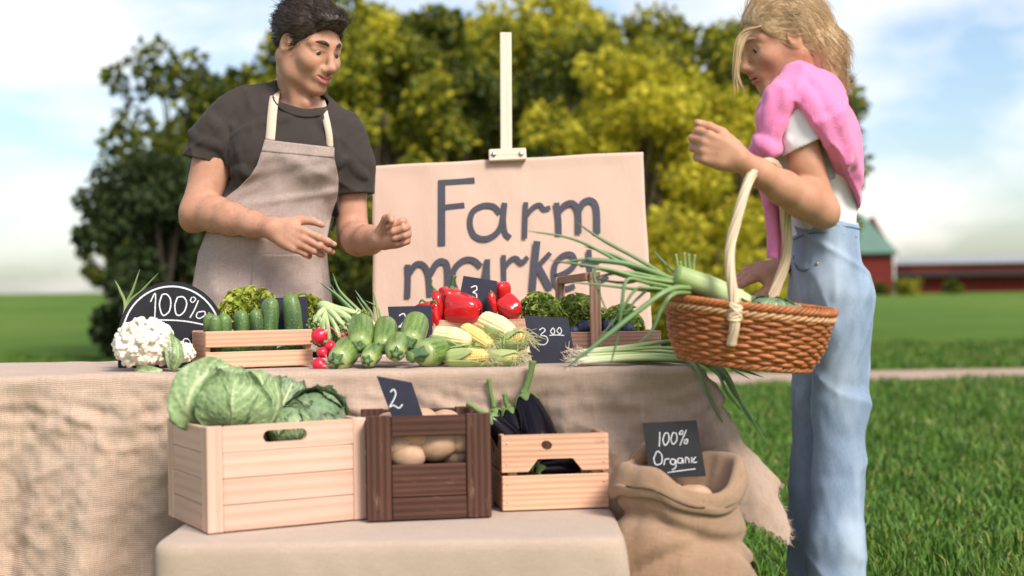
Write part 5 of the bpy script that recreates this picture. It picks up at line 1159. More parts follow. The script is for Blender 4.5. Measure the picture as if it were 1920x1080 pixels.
chili([(800, 571, 4.0), (812, 574, 4.0), (822, 580, 4.0)], .010, 'little red chili with its green stem pointing left', [(795, 565, 4.0), (790, 563, 4.0), (786, 570, 4.0)])
chili([(921, 549, 3.99), (922, 560, 3.985), (926, 575, 3.985), (930, 592, 4.0)], .0115, 'small red chili standing beside the tall narrow pepper', [(920, 546, 4.0), (919, 544, 4.0)])

# sweet corn
def corn(a, b, r, label, kern='corn_kernels', husk=(), up=(0, -.4, 1), silk=True, seed=0, L0=0):
    q = np.random.default_rng(seed); a = np.asarray(a); b = np.asarray(b); d = nrm(b - a); L = np.linalg.norm(b - a); t = veg('sweet_corn', (a + b) / 2 - arr(0, 0, r), label, 'sweet corn', 'cobs of sweet corn in their husks')
    nk = int(L / .0052); nr = 16; ni = nk * 4; nj = nr * 6; x = np.linspace(0, 1, ni); prof = np.interp(x, [0, .04, .12, .55, .9, .98, 1.0], [.25, .62, .88, 1.0, .72, .40, .05]); th = np.linspace(0, 2 * PI, nj, endpoint=False)
    m = MB(); rowj = th * nr / 2; ti = np.repeat(np.abs(np.sin(x * nk * PI))[:, None], nj, 1)
    def md(i, th_):
        return 1 + .085 * (np.abs(np.sin(rowj)) ** .6 * abs(math.sin(x[i] * nk * PI)) ** .6 - .5)
    m.tube(a + np.outer(x * L, d), prof * r * .93, nj, mod=md, cap=True); aa = np.concatenate([(np.abs(np.sin(rowj))[None] ** .6 * ti ** .6).ravel(), [0, 0]]); m.A = [aa]; m.build('kernels', MATS[kern], t, world=True)
    upv = nrm(np.asarray(up, float) - d * np.dot(up, d)); sd = np.cross(d, upv); k = 0
    for (ang, wid, x0, x1, flare) in husk:
        m = MB(); xs = np.linspace(x0, x1, 26); ws = np.linspace(-1, 1, 15); G = np.zeros((26, 15, 3)); ph = q.uniform(0, 6)
        for i, xx in enumerate(xs):
            f = (i / 25.); w = wid * np.interp(f, [0, .15, .6, 1], [.75, 1, .85, .12]); rr = r * np.interp(np.clip(xx, 0, 1), [0, .04, .12, .55, .9, 1.0], [.45, .75, .98, 1.1, .9, .45]) * 1.02 + flare * r * max(0, f - .55) ** 1.5 * 3.0 + .0012 * k
            an = ang + ws * w; rr2 = rr * (1 + .03 * np.sin(ws * 8 + ph) * f); G[i] = a + d * L * xx + np.outer(np.cos(an) * rr2, upv) + np.outer(np.sin(an) * rr2, sd)
        m.sheet(G, thick=.0012); g = np.concatenate(m.V); m.G = [np.concatenate([np.stack([np.repeat(xs * L, 15), np.tile(ws * r * 1.4, 26), np.zeros(26 * 15)], 1)] * 2) + q.uniform(-3, 3, 3)]; m.build('husk_leaf', MATS['corn_husk'], t, world=True); k += 1
    if silk:
        m = MB()
        for j in range(70):
            p0 = b - d * .012 + q.normal(0, r * .22, 3); dd = nrm(d + q.normal(0, .55, 3)); Ls = q.uniform(.02, .05); m.tube(catmull([p0, p0 + dd * Ls * .5 + q.normal(0, .004, 3), p0 + dd * Ls + arr(0, -.004, -.012) + q.normal(0, .006, 3)], 4), .0005, 4, cap=False)
        m.build('silk', MATS['corn_silk'], t, world=True)
    return t
H1 = [(2.5, .75, -.05, 1.15, .4), (-2.4, .8, -.05, 1.1, .5), (3.6, .7, .05, 1.25, .7), (1.7, .5, .1, 1.2, .9)]
corn(P(813, 628, 3.57), P(882, 640, 3.52), .030, 'corn cob left of the heap with kernels showing in its green husk', 'pale_kernels', [(3.14, 1.25, -.04, 1.12, .3), (2.0, .75, -.02, 1.08, .6), (-2.1, .6, .0, 1.15, .5)], (0, -.25, 1), False, 1)
corn(P(866, 616, 3.62), P(922, 652, 3.55), .026, 'bright yellow corn cob in the middle of the corn heap', 'corn_kernels', [(3.3, .9, .2, 1.25, .9), (2.0, .5, .3, 1.2, 1.0)], (0, -.5, .9), True, 2)
corn(P(903, 600, 3.64), P(962, 628, 3.56), .0335, 'palest corn cob on top of the heap, beneath the red peppers', 'pale_kernels', [(2.9, .9, .25, 1.1, .9), (-2.3, .6, .35, 1.15, .9), (1.75, .5, .45, 1.15, 1.0)], (.1, -.3, 1), True, 3)
corn(P(838, 672, 3.50), P(918, 668, 3.46), .024, 'lowest corn cob lying on the burlap, mostly wrapped in husk', 'corn_kernels', [(0.75, .8, -.05, .7, .1), (2.4, 1.0, -.05, 1.15, .3), (-2.0, 1.2, -.05, 1.2, .3), (-.4, .55, -.05, .55, .0)], (0, -.3, 1), True, 4)
corn(P(935, 650, 3.58), P(988, 632, 3.53), .025, 'fully husked corn cob with brown silk beside the 3.00 card', 'corn_kernels', [(0, 1.3, -.05, 1.0, .0), (2.2, 1.2, -.05, 1.05, .0), (-2.1, 1.2, -.05, 1.08, .1)], (0, -.3, 1), True, 5)
corn(P(905, 672, 3.49), P(975, 670, 3.46), .018, 'slim husk of corn with a silky tip at the foot of the 3.00 card', 'corn_kernels', [(0, 1.3, -.05, 1.05, .0), (2.2, 1.2, -.05, 1.15, .2), (-2.1, 1.2, -.05, 1.2, .2)], (0, -.3, 1), True, 6)

# plums, potatoes
def lump(name, c, r3, label, cat, group, mat, seed, rot=None, amp=.06, dimple=None):
    V, F = SPH; q = np.random.default_rng(seed); Rm = frame(q.normal(size=3)) if rot is None else rot; d = 1 + amp * vnoise(V, 1.6, seed) + amp * .35 * vnoise(V, 4.0, seed + 1)
    W_ = (V * d[:, None] * np.asarray(r3)) @ Rm.T; o = make_obj(name, W_, F, MATS[mat]); o.location = Vector(c); tag(o, label, cat, group); return o
for k, (px, py, Y, r, lab) in enumerate([(1096, 614, 4.04, .0215, 'plum at the left of the carrier handle post'), (1076, 620, 4.03, .014, 'plum peeking out behind the 3.00 card'), (1140, 612, 4.05, .018, 'plum half hidden behind the hanging onion leaf'), (1176, 617, 4.03, .0185, 'plum at the right end of the carrier'), (1118, 622, 4.06, .017, 'plum behind the handle post of the carrier'), (1155, 622, 4.05, .014, 'plum low between two others by the carrier rim')]):
    lump('plum', P(px, py, Y), (r * 1.12, r, r * .95), lab, 'plum', 'dark blue plums in the carrier', 'plum_skin', 20 + k, amp=.02)
PO = [(.072, .045, .150, .034, 'cut off potato at the left edge of the dark crate opening'), (.105, .048, .176, .040, 'flat potato at the top of the dark crate opening'), (.092, .040, .128, .036, 'lower potato resting on the panel of the dark crate'), (.160, .043, .152, .042, 'large wrinkled potato in the middle of the dark crate opening'), (.212, .046, .156, .034, 'potato at the right edge of the dark crate opening'), (.205, .060, .126, .03, 'potato low in the right corner of the dark crate'), (.13, .10, .19, .04, 'potato behind the foot of the slanted card'), (.07, .12, .18, .038, 'potato at the back left of the dark crate'), (.19, .13, .18, .04, 'potato at the back right of the dark crate')]
for k, (x, y, z, r, lab) in enumerate(PO): z += .008; r *= 1.13; lump('potato', np.array(dc.matrix_world @ Vector((x, y + .005, z))), (r * 1.05, r * .86, r * .84), lab, 'potato', 'potatoes in the dark crate', 'potato_skin', 40 + k, rot=rotz(rng.uniform(-.6, .6)) @ roty(rng.uniform(-.4, .4)), amp=.06)
for k, (px, py, Y, r, lab) in enumerate([(1252, 893, 3.10, .036, 'potato showing under the word Organic at the front of the sack'), (1225, 895, 3.17, .035, 'potato sunk at the left inside the sack'), (1300, 897, 3.13, .036, 'potato beside the lower right corner of the black card'), (1280, 900, 3.22, .04, 'potato at the back of the sack behind the card')]):
    lump('potato', P(px, py, Y) - arr(0, 0, .042), (r * 1.25, r * .9, r * .8), lab, 'potato', 'potatoes in the sack', 'potato_skin', 60 + k, rot=rotz(rng.uniform(-.5, .5)))

# eggplants
def eggplant(a, b, r, stem, label):
    r *= 1.22; a = np.asarray(a); b = np.asarray(b); d = b - a; L = np.linalg.norm(d); dn = d / L; t = veg('eggplant', b, label, 'eggplant', 'eggplants in the pine crate')
    x, rr = smooth_profile([(0, .42), (.08, .56), (.3, .74), (.6, .94), (.8, 1.0), (.93, .78), (1.0, .10)], 30); m = MB(); m.tube(a + np.outer(x, d) + np.outer(np.sin(x * PI), nrm(np.cross(d, arr(0, 1, 0))) * L * .03), rr * r, 28, mod=lambda i, th: 1 + .02 * np.cos(2 * th)); m.build('fruit', MATS['eggplant_skin'], t, world=True)
    m = MB(); ph = rng.uniform(0, 6); xs = np.array([-.055, -.03, .0, .04, .09, .14]) * min(1.0, .17 / L) * 1.1; rc = np.array([.22, .36, .50, .575, .64, .70]) * r
    lob = lambda i, th: 1.0 + 0 * th
    # calyx: cap whose lower edge is cut into five lobes
    nn = 50; th = np.linspace(0, 2 * PI, nn + 1); Fm = frame(dn); G = np.zeros((9, nn + 1, 3)); lobe = .5 + .5 * np.cos(5 * th + ph)
    for i, u in enumerate(np.linspace(0, 1, 9)):
        s_ = -.03 + u * (.045 + .085 * lobe ** 1.3) * min(1.2, .2 / L); rr_ = np.interp(s_, [-.03, 0, .04, .1, .2], np.array([.17, .44, .545, .61, .70]) * r) + .0018 * (1 - u * .5)
        G[i] = a + np.outer(s_ * L / .9, dn) + np.outer(np.cos(th) * rr_, Fm[:, 0]) + np.outer(np.sin(th) * rr_, Fm[:, 1])
    m.sheet(G, thick=-.0012); q = catmull([a - dn * .006] + [np.asarray(s) for s in stem], 6); m.tube(q, np.interp(np.linspace(0, 1, len(q)), [0, .2, .8, 1], [r * .26, r * .17, r * .15, r * .19]), 12, mod=lambda i, th: 1 + .10 * np.cos(5 * th)); m.build('calyx', MATS['stem_green'], t, world=True); return t
eggplant(P(984, 742, 3.36), P(1018, 862, 3.30), .039, [P(988, 722, 3.36), P(995, 700, 3.36), P(999, 676, 3.36)], 'largest eggplant with the tallest curved stem, leaning right')
eggplant(P(954, 767, 3.36), P(978, 868, 3.32), .030, [P(949, 755, 3.36), P(946, 738, 3.36)], 'eggplant with the shortest stem beside the largest one')
eggplant(P(928, 768, 3.37), P(950, 862, 3.34), .024, [P(923, 748, 3.37), P(919, 728, 3.37), P(917, 710, 3.37)], 'slim eggplant with an upright stem, second from the left')
eggplant(P(899, 752, 3.45), P(924, 850, 3.42), .029, [P(897, 735, 3.45), P(898, 722, 3.45), P(899, 709, 3.45)], 'eggplant at the back left, half behind the dark crate')
eggplant(P(913, 782, 3.27), P(968, 842, 3.30), .0285, [P(900, 772, 3.28), P(888, 763, 3.29), P(877, 757, 3.30)], 'eggplant lying over the left rim, its stem on the dark crate')
q = ec.matrix_world
for k, (a_, b_, r_, lab) in enumerate([((.085, .05, .085), (.19, .09, .075), .027, 'eggplant lying inside the crate behind the cut out grip'), ((.10, .045, .03), (.21, .045, .034), .025, 'eggplant on the bottom of the pine crate')]):
    A_ = np.array(q @ Vector(a_)); B_ = np.array(q @ Vector(b_)); eggplant(A_, B_, r_, [A_ + arr(-.02, 0, .006), A_ + arr(-.035, .0, .012)], lab)

# savoy cabbages
def savoy(c, r, axis, label, shade=.25, seed=0, nleaf=9, squash=.92):
    q = np.random.default_rng(seed); c = np.asarray(c, float); Fm = frame(axis, arr(1, 0, 0)); t = veg('savoy_cabbage', c - arr(0, 0, r * .9), label, 'cabbage', 'savoy cabbages')
    V, F = usphere(40, 24); make_obj('heart', c + (V * r * .93 * np.array([1, 1, squash])) @ Fm.T, F, MATS['savoy_leaf'], t, True, {'vein': np.zeros(len(V)), 'shade': np.full(len(V), shade)}, world=True)
    for k in range(nleaf):
        az = k * 2.39996 + q.uniform(-.25, .25) + seed; lay = k / nleaf; out = .96 + .14 * lay; wid = q.uniform(.82, 1.0); tipv = 1.0 - .28 * lay
        nu, nv = 45, 41; u, v = np.meshgrid(np.linspace(-1, 1, nu), np.linspace(0, 1, nv), indexing='ij')
        pol = PI * (1.0 - .92 * v * tipv)                       # from the base (bottom pole) up over the top
        half = wid * np.sin(np.clip(v * .86 + .10, 0, 1) * PI) ** .55; an = az + u * half * 1.05
        edge = np.clip(np.maximum(np.abs(u) - .72, 0) / .28, 0, 1) ** 2 * .8 + np.clip((v - .84) / .16, 0, 1) ** 2
        ruf = edge * (.026 * np.sin(v * 34 + u * 5 + seed) + .020 * np.sin(u * 29 + v * 9 + k)) + edge * (.02 + (.16 if lay > .55 else .05) * lay * q.uniform(.5, 1.2))
        vw = .10 + .45 * max(0, shade - .25); side = np.abs((v * 8.5 - np.abs(u) * 3.2) % 1.0 - .5); side2 = np.abs((v * 21 + u * 13) % 1.0 - .5); side3 = np.abs((v * 19 - u * 15) % 1.0 - .5)
        rib = np.exp(-(u * half / (.095 * (1.12 - v))) ** 2) * (v < .93)
        vein = np.clip(np.maximum.reduce([rib, .75 * np.exp(-(side / .085) ** 2) * (np.abs(u) < .95), vw * np.exp(-(side2 / .12) ** 2), vw * np.exp(-(side3 / .12) ** 2)]), 0, 1)
        blister = .011 * vnoise(np.stack([u * 9 + k, v * 17, 0 * u], -1)) + .010 * vnoise(np.stack([u * 21, v * 33, 0 * u + k], -1)) - .012 * vein + .026 * rib
        rad = r * (out + ruf + blister); sp_ = np.sin(pol); G = np.stack([np.cos(an) * sp_ * rad, np.sin(an) * sp_ * rad, np.cos(pol) * rad * squash], -1)
        G = c + G.reshape(-1, 3) @ Fm.T; m = MB(); m.sheet(G.reshape(nu, nv, 3)); sh = np.clip(shade + q.normal(0, .06) + .20 * max(0, lay - .4) + .38 * edge.ravel(), 0, 1)
        make_obj('leaf', G, m.F, MATS['savoy_leaf'], t, True, {'vein': vein.ravel(), 'shade': sh}, world=True)
    return t
savoy(P(448, 752, 3.105), .0885, (.10, .15, .95), 'large pale green savoy cabbage heading the pale crate', .06, 2, 10, .86)
savoy(P(385, 752, 3.20), .066, (-.5, .1, .8), 'savoy cabbage leaning out at the left behind the large one', .30, 4, 9)
savoy(P(530, 762, 3.26), .066, (.3, .5, .8), 'dark savoy cabbage with a ruffled rim right behind the large one', .72, 7, 9)
savoy(P(592, 786, 3.20), .066, (.25, -.75, .6), 'blue green savoy cabbage with white veins at the right end of the pale crate', .62, 9, 8)
savoy(P(540, 800, 3.14), .05, (0, -.5, .8), 'small savoy cabbage seen through the hand slot of the pale crate', .45, 12, 7)
def outer_leaf(parent, pts, w, shade): return wrap_leaf(parent, pts, w, shade=shade, curl=.25)
sv = [o for o in bpy.data.objects if o.name.startswith('savoy_cabbage')][0]
outer_leaf(sv, [P(372, 800, 3.10), P(352, 765, 3.06), P(368, 720, 3.07), P(402, 694, 3.09), P(434, 685, 3.10)], .045, .22)
lf = thing('cabbage_leaf', P(335, 790, 3.17), 'loose dark cabbage leaf sticking out at the left rim of the pale crate', 'leaf'); wrap_leaf(lf, [P(352, 800, 3.16), P(338, 786, 3.15), P(328, 781, 3.15), P(318, 778, 3.16)], .018, shade=.85)

# green onions lying on the table, leaves hanging over the front right corner
go = veg('green_onions', pl(1120, 680, 3.46, TZ), 'bunch of green onions with white roots lying along the table edge, leaves hanging over', 'spring onion')
m = MB(); mrt = MB()
bases = [(1072, 676, 3.43), (1080, 668, 3.455), (1090, 680, 3.425), (1078, 660, 3.47), (1094, 662, 3.47), (1086, 674, 3.44), (1098, 672, 3.45)]
tails = [[(1180, 668, 3.44), (1258, 668, 3.43), (1302, 685, 3.385), (1330, 745, 3.34), (1366, 813, 3.33)], [(1180, 658, 3.47), (1280, 665, 3.46), (1345, 695, 3.38), (1382, 745, 3.34), (1443, 838, 3.31)],
         [(1190, 672, 3.43), (1290, 676, 3.41), (1352, 690, 3.36), (1386, 750, 3.33), (1411, 798, 3.32)], [(1180, 650, 3.5), (1250, 640, 3.55), (1300, 640, 3.6)], [(1190, 662, 3.47), (1290, 672, 3.45), (1380, 690, 3.38), (1433, 708, 3.36)],
         [(1180, 664, 3.46), (1300, 676, 3.44), (1345, 700, 3.37), (1362, 735, 3.34), (1392, 772, 3.33)], [(1190, 655, 3.49), (1280, 655, 3.5), (1340, 672, 3.46), (1375, 692, 3.42), (1408, 712, 3.40)]]
for k, (b_, tl_) in enumerate(zip(bases, tails)):
    b3 = P(*b_); pts = [b3] + [P(*q_) for q_ in tl_]
    for pp_ in pts[:2]: pp_[2] = max(pp_[2], TZ + .008)
    onion_leaf(m, pts, .0078 if k < 5 else .0065, a0=.05, a1=1.0, nsm=9)
    for j in range(16):
        dd = nrm(arr(-1, -.2, .15) + rng.normal(0, .75, 3)); Lr_ = rng.uniform(.012, .034); mrt.tube(catmull([b3 + arr(.004, 0, 0), b3 + dd * Lr_ * .55 + rng.normal(0, .003, 3), b3 + dd * Lr_ + rng.normal(0, .006, 3)], 4), [.0010] * 5 + [.0007] * 4, 4, cap=False)
for k in range(5):
    y0 = (652, 661, 668, 676, 682)[k]; onion_leaf(m, [P(1100, y0 * .5 + 335, 3.45), P(1160, y0 * .7 + 200, 3.45), P(1240, y0, 3.44 + .01 * k), P(1315, y0 + 8, 3.43)], .0062, a0=.08, a1=.7, nsm=8)
m.build('leaves', MATS['onion_leaf'], go, world=True); mrt.build('roots', MATS['onion_root'], go, world=True)
# ------------------------------------------------------------------ people: shared builders
def add_head(s, c, f, u, sc, female=False):
    f = nrm(f); u = nrm(u - f * np.dot(u, f)); r = np.cross(f, u); M3 = np.stack([r, f, u], 1)
    def w(x, y, z): return c + M3 @ (arr(x, y, z) * sc)
    E = lambda p, rad, k=.012, op='u': s.ell(w(*p), arr(*rad) * sc, M3, k * sc, op)
    Cn = lambda a, ra, b, rb, k=.012, op='u': s.cone(w(*a), ra * sc, w(*b), rb * sc, k * sc, op)
    E((0, -.018, .032), (.075, .096, .086)); E((0, .022, -.028), (.062, .068, .084), .03)
    jw = .043 if not female else .036
    for sx in (-1, 1):
        Cn((sx * .052, -.012, -.045), .024, (sx * jw, .012, -.077), .019, .03); Cn((sx * jw, .012, -.077), .019, (sx * .012, .070, -.099), .0165, .025)
        E((sx * .040, .060, -.028), (.022, .022, .020), .025); Cn((sx * .014, .080, .021), .0105, (sx * .046, .062, .019), .011, .014)
        s.cone(w(sx * .031, .099, -.001), .0155 * sc, w(sx * .034, .095, -.002), .0155 * sc, .010 * sc, 's')
        Cn((sx * .019, .0800, .0045), .0066, (sx * .044, .0715, .0030), .0066, .006); Cn((sx * .021, .0785, -.0085), .0045, (sx * .042, .0715, -.008), .0045, .006)
        E((sx * .0125, .098, -.0415), (.0085, .011, .0075), .006); E((sx * .0075, .105, -.0485), (.0036, .005, .004), .002, 's')
        E((sx * .0755, -.008, -.008), (.0075, .019, .030), .006); E((sx * .0815, -.004, -.004), (.005, .011, .018), .004, 's')
    E((0, .070, -.099), (.022, .018, .016), .018)
    Cn((0, .084, .010), .0085, (0, .106, -.030), .0105, .010); E((0, .108, -.036), (.0115, .0115, .0105), .008)
    E((0, .0815, -.063), (.030, .020, .020), .02)
    if female:
        E((0, .0955, -.0625), (.0225, .0085, .0058), .004); E((0, .0940, -.0735), (.0200, .0092, .0066), .004); E((0, .102, -.0680), (.0235, .016, .0022), .002, 's')
    else:                                                     # a slight open smile: corners drawn up and back
        for sx in (-1, 1):
            Cn((0, .0985, -.0630), .0046, (sx * .011, .0960, -.0620), .0046, .003); Cn((sx * .011, .0960, -.0620), .0044, (sx * .0265, .0845, -.0600), .0026, .003)
            Cn((0, .0970, -.0770), .0055, (sx * .012, .0940, -.0745), .0052, .003); Cn((sx * .012, .0940, -.0745), .0050, (sx * .0265, .0845, -.0605), .0026, .003)
            Cn((0, .1040, -.0695), .0036, (sx * .013, .1000, -.0680), .0034, .001, 's'); Cn((sx * .013, .1000, -.0680), .0032, (sx * .0265, .0890, -.0605), .0016, .001, 's')
            E((sx * .037, .066, -.036), (.016, .016, .016), .016)
    E((0, .099, -.052), (.0035, .006, .009), .004, 's')
    return w, M3
def lip_tint(V, w, M3, sc, c):
    q = (V - c) @ M3 / sc; d = np.minimum(np.linalg.norm((q - [0, .0955, -.0625]) / [.0235, .012, .0068], axis=1), np.linalg.norm((q - [0, .094, -.0735]) / [.021, .012, .0075], axis=1))
    ck = np.minimum(*[np.linalg.norm((q - [sx * .045, .062, -.032]) / [.030, .03, .026], axis=1) for sx in (-1, 1)])
    t_ = np.clip((1.25 - d) / .35, 0, 1) * .72 + np.clip(1 - ck, 0, 1) * .16
    for j in JOINTS: t_ = np.maximum(t_, .22 * np.clip(1 - np.linalg.norm(V - j, axis=1) / .014, 0, 1))
    return t_
def face_parts(t, w, M3, sc, brow_mat, teeth=True):
    for sx in (-1, 1):
        V, F = SPH; c = w(sx * .031, .0705, -.0025); e = make_obj('eye', c + V * .0125 * sc, F, MATS['eye_white'], t, world=True)
        m = MB(); g = nrm(M3 @ arr(sx * .03, 1, -.30)); m.tube([c + g * .0098 * sc, c + g * .0131 * sc], [.0078 * sc, .0056 * sc], 16); m.build('iris', MATS['iris'], e, world=True)
        m = MB(); m.tube(catmull([w(sx * .013, .0905, .0215), w(sx * .030, .0865, .0275), w(sx * .049, .071, .022)], 6), np.interp(np.linspace(0, 1, 13), [0, .4, 1], [.004, .005, .002]) * sc, 8, flat=(.6, 1)); m.build('eyebrow', MATS[brow_mat], t, world=True)
    if teeth:
        V, F = SPH; make_obj('teeth', w(0, .080, -.068) + (V * arr(.019, .0155, .006) * sc) @ M3.T, F, MATS['teeth'], t, world=True)

JOINTS = []
FING = [(.088, .0285, .044, .027, .0225, .0096), (.093, .0095, .049, .031, .0235, .0098), (.089, -.0095, .046, .028, .0230, .0093), (.080, -.0270, .037, .021, .0205, .0083)]
def add_hand(s, wrist, d, n, side, L, curls, spread=(.10, .02, -.06, -.14), thumb=None, wr=.029, nails=None):
    """d along the hand, n out of the palm; side +1 right hand, -1 left hand"""
    d = nrm(d); n = nrm(n - d * np.dot(n, d)); t = np.cross(d, n) * side; k = L / .190
    w = lambda a, b, c_: wrist + (d * a + t * b + n * c_) * k
    for i, (df, tf, *_r) in enumerate(FING):
        s.cone(w(.004, tf * .52, 0), .0150 * k, w(df * .55, tf * .82, -.001), .0135 * k, .012 * k); s.cone(w(df * .55, tf * .82, -.001), .0135 * k, w(df, tf, -.001), .0118 * k, .010 * k)
    s.cone(w(.018, .016, .008), .016 * k, w(.052, .030, .012), .0145 * k, .014 * k); s.cone(w(.015, -.018, .008), .0145 * k, w(.06, -.026, .007), .012 * k, .014 * k)
    for i, (df, tf, l1, l2, l3, r) in enumerate(FING):
        p = w(df, tf, -.001); dd = nrm(d + t * spread[i]); a = 0; rad = [r * 1.10, r * 1.02, r * .95, r * .80]
        for j, l in enumerate((l1, l2, l3)):
            a += R(curls[i][j]); v = dd * math.cos(a) + n * math.sin(a); q = p + v * l * k
            s.cone(p, rad[j] * k, q, rad[j + 1] * k, .0020 * k if j else .006 * k)
            JOINTS.append(q); 
            if j < 2: s.ell(q - (n * math.cos(a) - dd * math.sin(a)) * .0012 * k, arr(1, 1, 1) * rad[j + 1] * 1.07 * k, None, .004 * k)
            if j == 2 and nails is not None: nails.append((q - v * .006 * k, v, -(n * math.cos(a) - dd * math.sin(a)), r * .70 * k))
            p = q
    th = thumb or [(.62, .70, .34), (.85, .42, .30), (.95, .15, .25)]
    p = w(.022, .026, .010); rad = [.0155, .0128, .0112, .0088]
    for j, l in enumerate((.043, .034, .029)):
        v = nrm(d * th[j][0] + t * th[j][1] + n * th[j][2]); q = p + v * l * k; s.cone(p, rad[j] * k, q, rad[j + 1] * k, (.012, .004, .004)[j] * k); 
        if j == 2 and nails is not None:
            nn_ = nrm(np.cross(v, np.cross(t, v))) if False else nrm(t * .6 - n * .7 - v * np.dot(t * .6 - n * .7, v)); nails.append((q - v * .008 * k, v, nn_, .0078 * k))
        p = q
    return w
def build_nails(nails, parent):
    for p, v, up, r in nails:
        Fm = np.stack([np.cross(v, up), v, up], 1); V, F = SPH; make_obj('fingernail', p + (up * r * .80) + (V * arr(r * .80, r * 1.15, r * .38)) @ Fm.T, F, MATS['nail'], parent, world=True)
def cast(s, px, py, Y0, Y1, miss=None):
    """first point of an implicit shape that the pixel's line meets between two distances"""
    for Y in np.arange(Y0, Y1, s.h * .5):
        p = P(px, py, Y); q = ((p - s.lo) / s.h); i = np.floor(q).astype(int)
        if (i < 0).any() or (i >= s.n - 1).any(): continue
        if s.D[tuple(np.round(q).astype(int))] < 0: return p
    return None if miss is None else P(px, py, miss)
def grid_sdf(pts, pad, h):
    pts = np.asarray(pts); return SDF(pts.min(0) - pad, pts.max(0) + pad, h)

def hair_strands(V, F, flow, n_, L, r0, lift, parent, mat, seed=0, keep=None, noise=.16):
    q = np.random.default_rng(seed); f = F[0][q.integers(0, len(F[0]), n_)]; p = V[f].mean(1); nn = np.cross(V[f[:, 2]] - V[f[:, 0]], V[f[:, 3]] - V[f[:, 1]]); nn /= np.linalg.norm(nn, axis=1)[:, None] + 1e-12; m = MB()
    for i in range(n_):
        if keep is not None and not keep(p[i]): continue
        d = flow(p[i]); d = nrm(d - nn[i] * np.dot(d, nn[i]) + q.normal(0, noise, 3)); l = L * q.uniform(.5, 1.3); c1 = nn[i] * lift * q.uniform(.3, 1.2); m.tube([p[i] - nn[i] * .003, p[i] + d * l * .35 + c1 * .6, p[i] + d * l * .7 + c1, p[i] + d * l + c1 * .7 - nn[i] * l * .10], [r0 * .8, r0, r0 * .7, r0 * .15], 4, cap=False)
    return m.build('strands', MATS[mat], parent, world=True)

# ------------------------------------------------------------------ the man in the apron
MY = 4.34
man = thing('person', (float(P(500, 600, MY)[0]), MY, 0), 'man in a dark grey T-shirt and linen apron gesturing behind the market table', 'person')
jsR = P(428, 222, MY + .0); jsL = P(646, 262, MY + .03)
def man_torso(s, g, k=.04):
    s.ell(P(538, 300, MY + .01), arr(.180, .118, .20) + g, None, k); s.ell(P(506, 440, MY), arr(.168, .112, .20) + g, None, k); s.ell(P(493, 570, MY), arr(.176, .118, .16) + g, None, k)
    s.ell(P(545, 238, MY + .02), arr(.175, .098, .085) + g, roty(R(9)), k); s.cone(P(558, 190, MY + .04), .062 + g, P(452, 203, MY + .02), .050 + g, k); s.cone(P(558, 195, MY + .04), .062 + g, P(625, 240, MY + .04), .050 + g, k)
    s.ell(P(492, 285, MY - .055), arr(.085, .06, .07) + g, None, .05); s.ell(P(585, 295, MY - .05), arr(.08, .06, .07) + g, None, .05)
hc = P(579, 84, MY - .06); hf_ = nrm((.70, -.58, -.38)); hu = nrm((.27, -.22, .93)); hs = 1.12
s = SDF(P(420, 420, MY) - arr(0.02, .2, 0), P(690, -10, MY) + arr(0.02, .16, .03), .0028)
wf_, M3 = add_head(s, hc, hf_, hu, hs)
s.path([P(558, 225, MY + .035), P(560, 190, MY + .02), wf_(0, -.028, -.075)], [.068, .060, .058], .03); s.cone(P(563, 215, MY - .03), .035, wf_(0, .02, -.09), .030, .03)
s.ell(P(545, 245, MY + .01), (.16, .09, .09), None, .04); s.ell(P(538, 310, MY + .01), (.165, .10, .15), None, .04)
for sx, tx in ((-1, 528), (1, 600)): s.cone(P(566, 222, MY - .058), .010, wf_(sx * .055, -.03, -.045), .014, .03)
s.ell(P(573, 193, MY - .075), (.012, .012, .014), None, .02)
parts_m = [s.mesh(2)]
nailsM = []
elR = P(371, 398, MY - .06); wrR = P(511, 428, MY - .235); faR = P(432, 410, MY - .145)
dR = nrm((.86, -.22, -.40)); nR = nrm((.10, .97, -.10))
sa = grid_sdf([jsR, elR, wrR + dR * .2, faR, P(470, 480, MY)], .09, .0021)
sa.path([jsR, P(403, 300, MY - .015), elR], [.058, .060, .053], .02); sa.ell(P(396, 322, MY - .03), (.056, .053, .085), roty(R(14)), .02); sa.ell(P(362, 415, MY - .035), (.040, .042, .036), None, .02)
sa.path([elR, P(405, 402, MY - .10), faR, P(475, 421, MY - .195), wrR], [.050, .052, .046, .036, .0295], .02); sa.ell(wrR, (.030, .027, .030), None, .012)
add_hand(sa, wrR, dR, nR, 1, .200, [(14, 24, 14), (22, 34, 18), (29, 40, 22), (36, 44, 26)], (.03, .01, .0, .0), [(.80, .62, .22), (.95, .36, .12), (.98, .05, .12)], nails=nailsM)
parts_m.append(sa.mesh(2))
elL = P(662, 436, MY + .02); wrL = P(713, 448, MY - .26); dL = nrm((.86, -.42, .22)); nL = nrm((-.38, -.90, -.18))
sb = grid_sdf([jsL, elL, wrL + dL * .18, P(660, 480, MY)], .09, .0021)
sb.path([jsL + arr(0, .01, -.01), P(655, 350, MY + .035), elL], [.050, .051, .046], .02)
sb.path([elL, P(672, 448, MY - .08), P(692, 450, MY - .17), wrL], [.045, .048, .041, .0305], .02); sb.ell(P(658, 455, MY + .02), (.036, .04, .034), None, .02)
add_hand(sb, wrL, dL, nL, -1, .190, [(68, 88, 52), (72, 90, 55), (74, 92, 55), (76, 92, 55)], (.06, .0, -.04, -.10), [(.72, .55, .38), (.78, -.02, .62), (.45, -.35, .82)], nails=nailsM)
parts_m.append(sb.mesh(2))
V, F = join(parts_m); tint = lip_tint(V, wf_, M3, hs, hc); make_obj('body', V, F, MATS['man_skin'], man, True, {'tint': tint}, world=True)
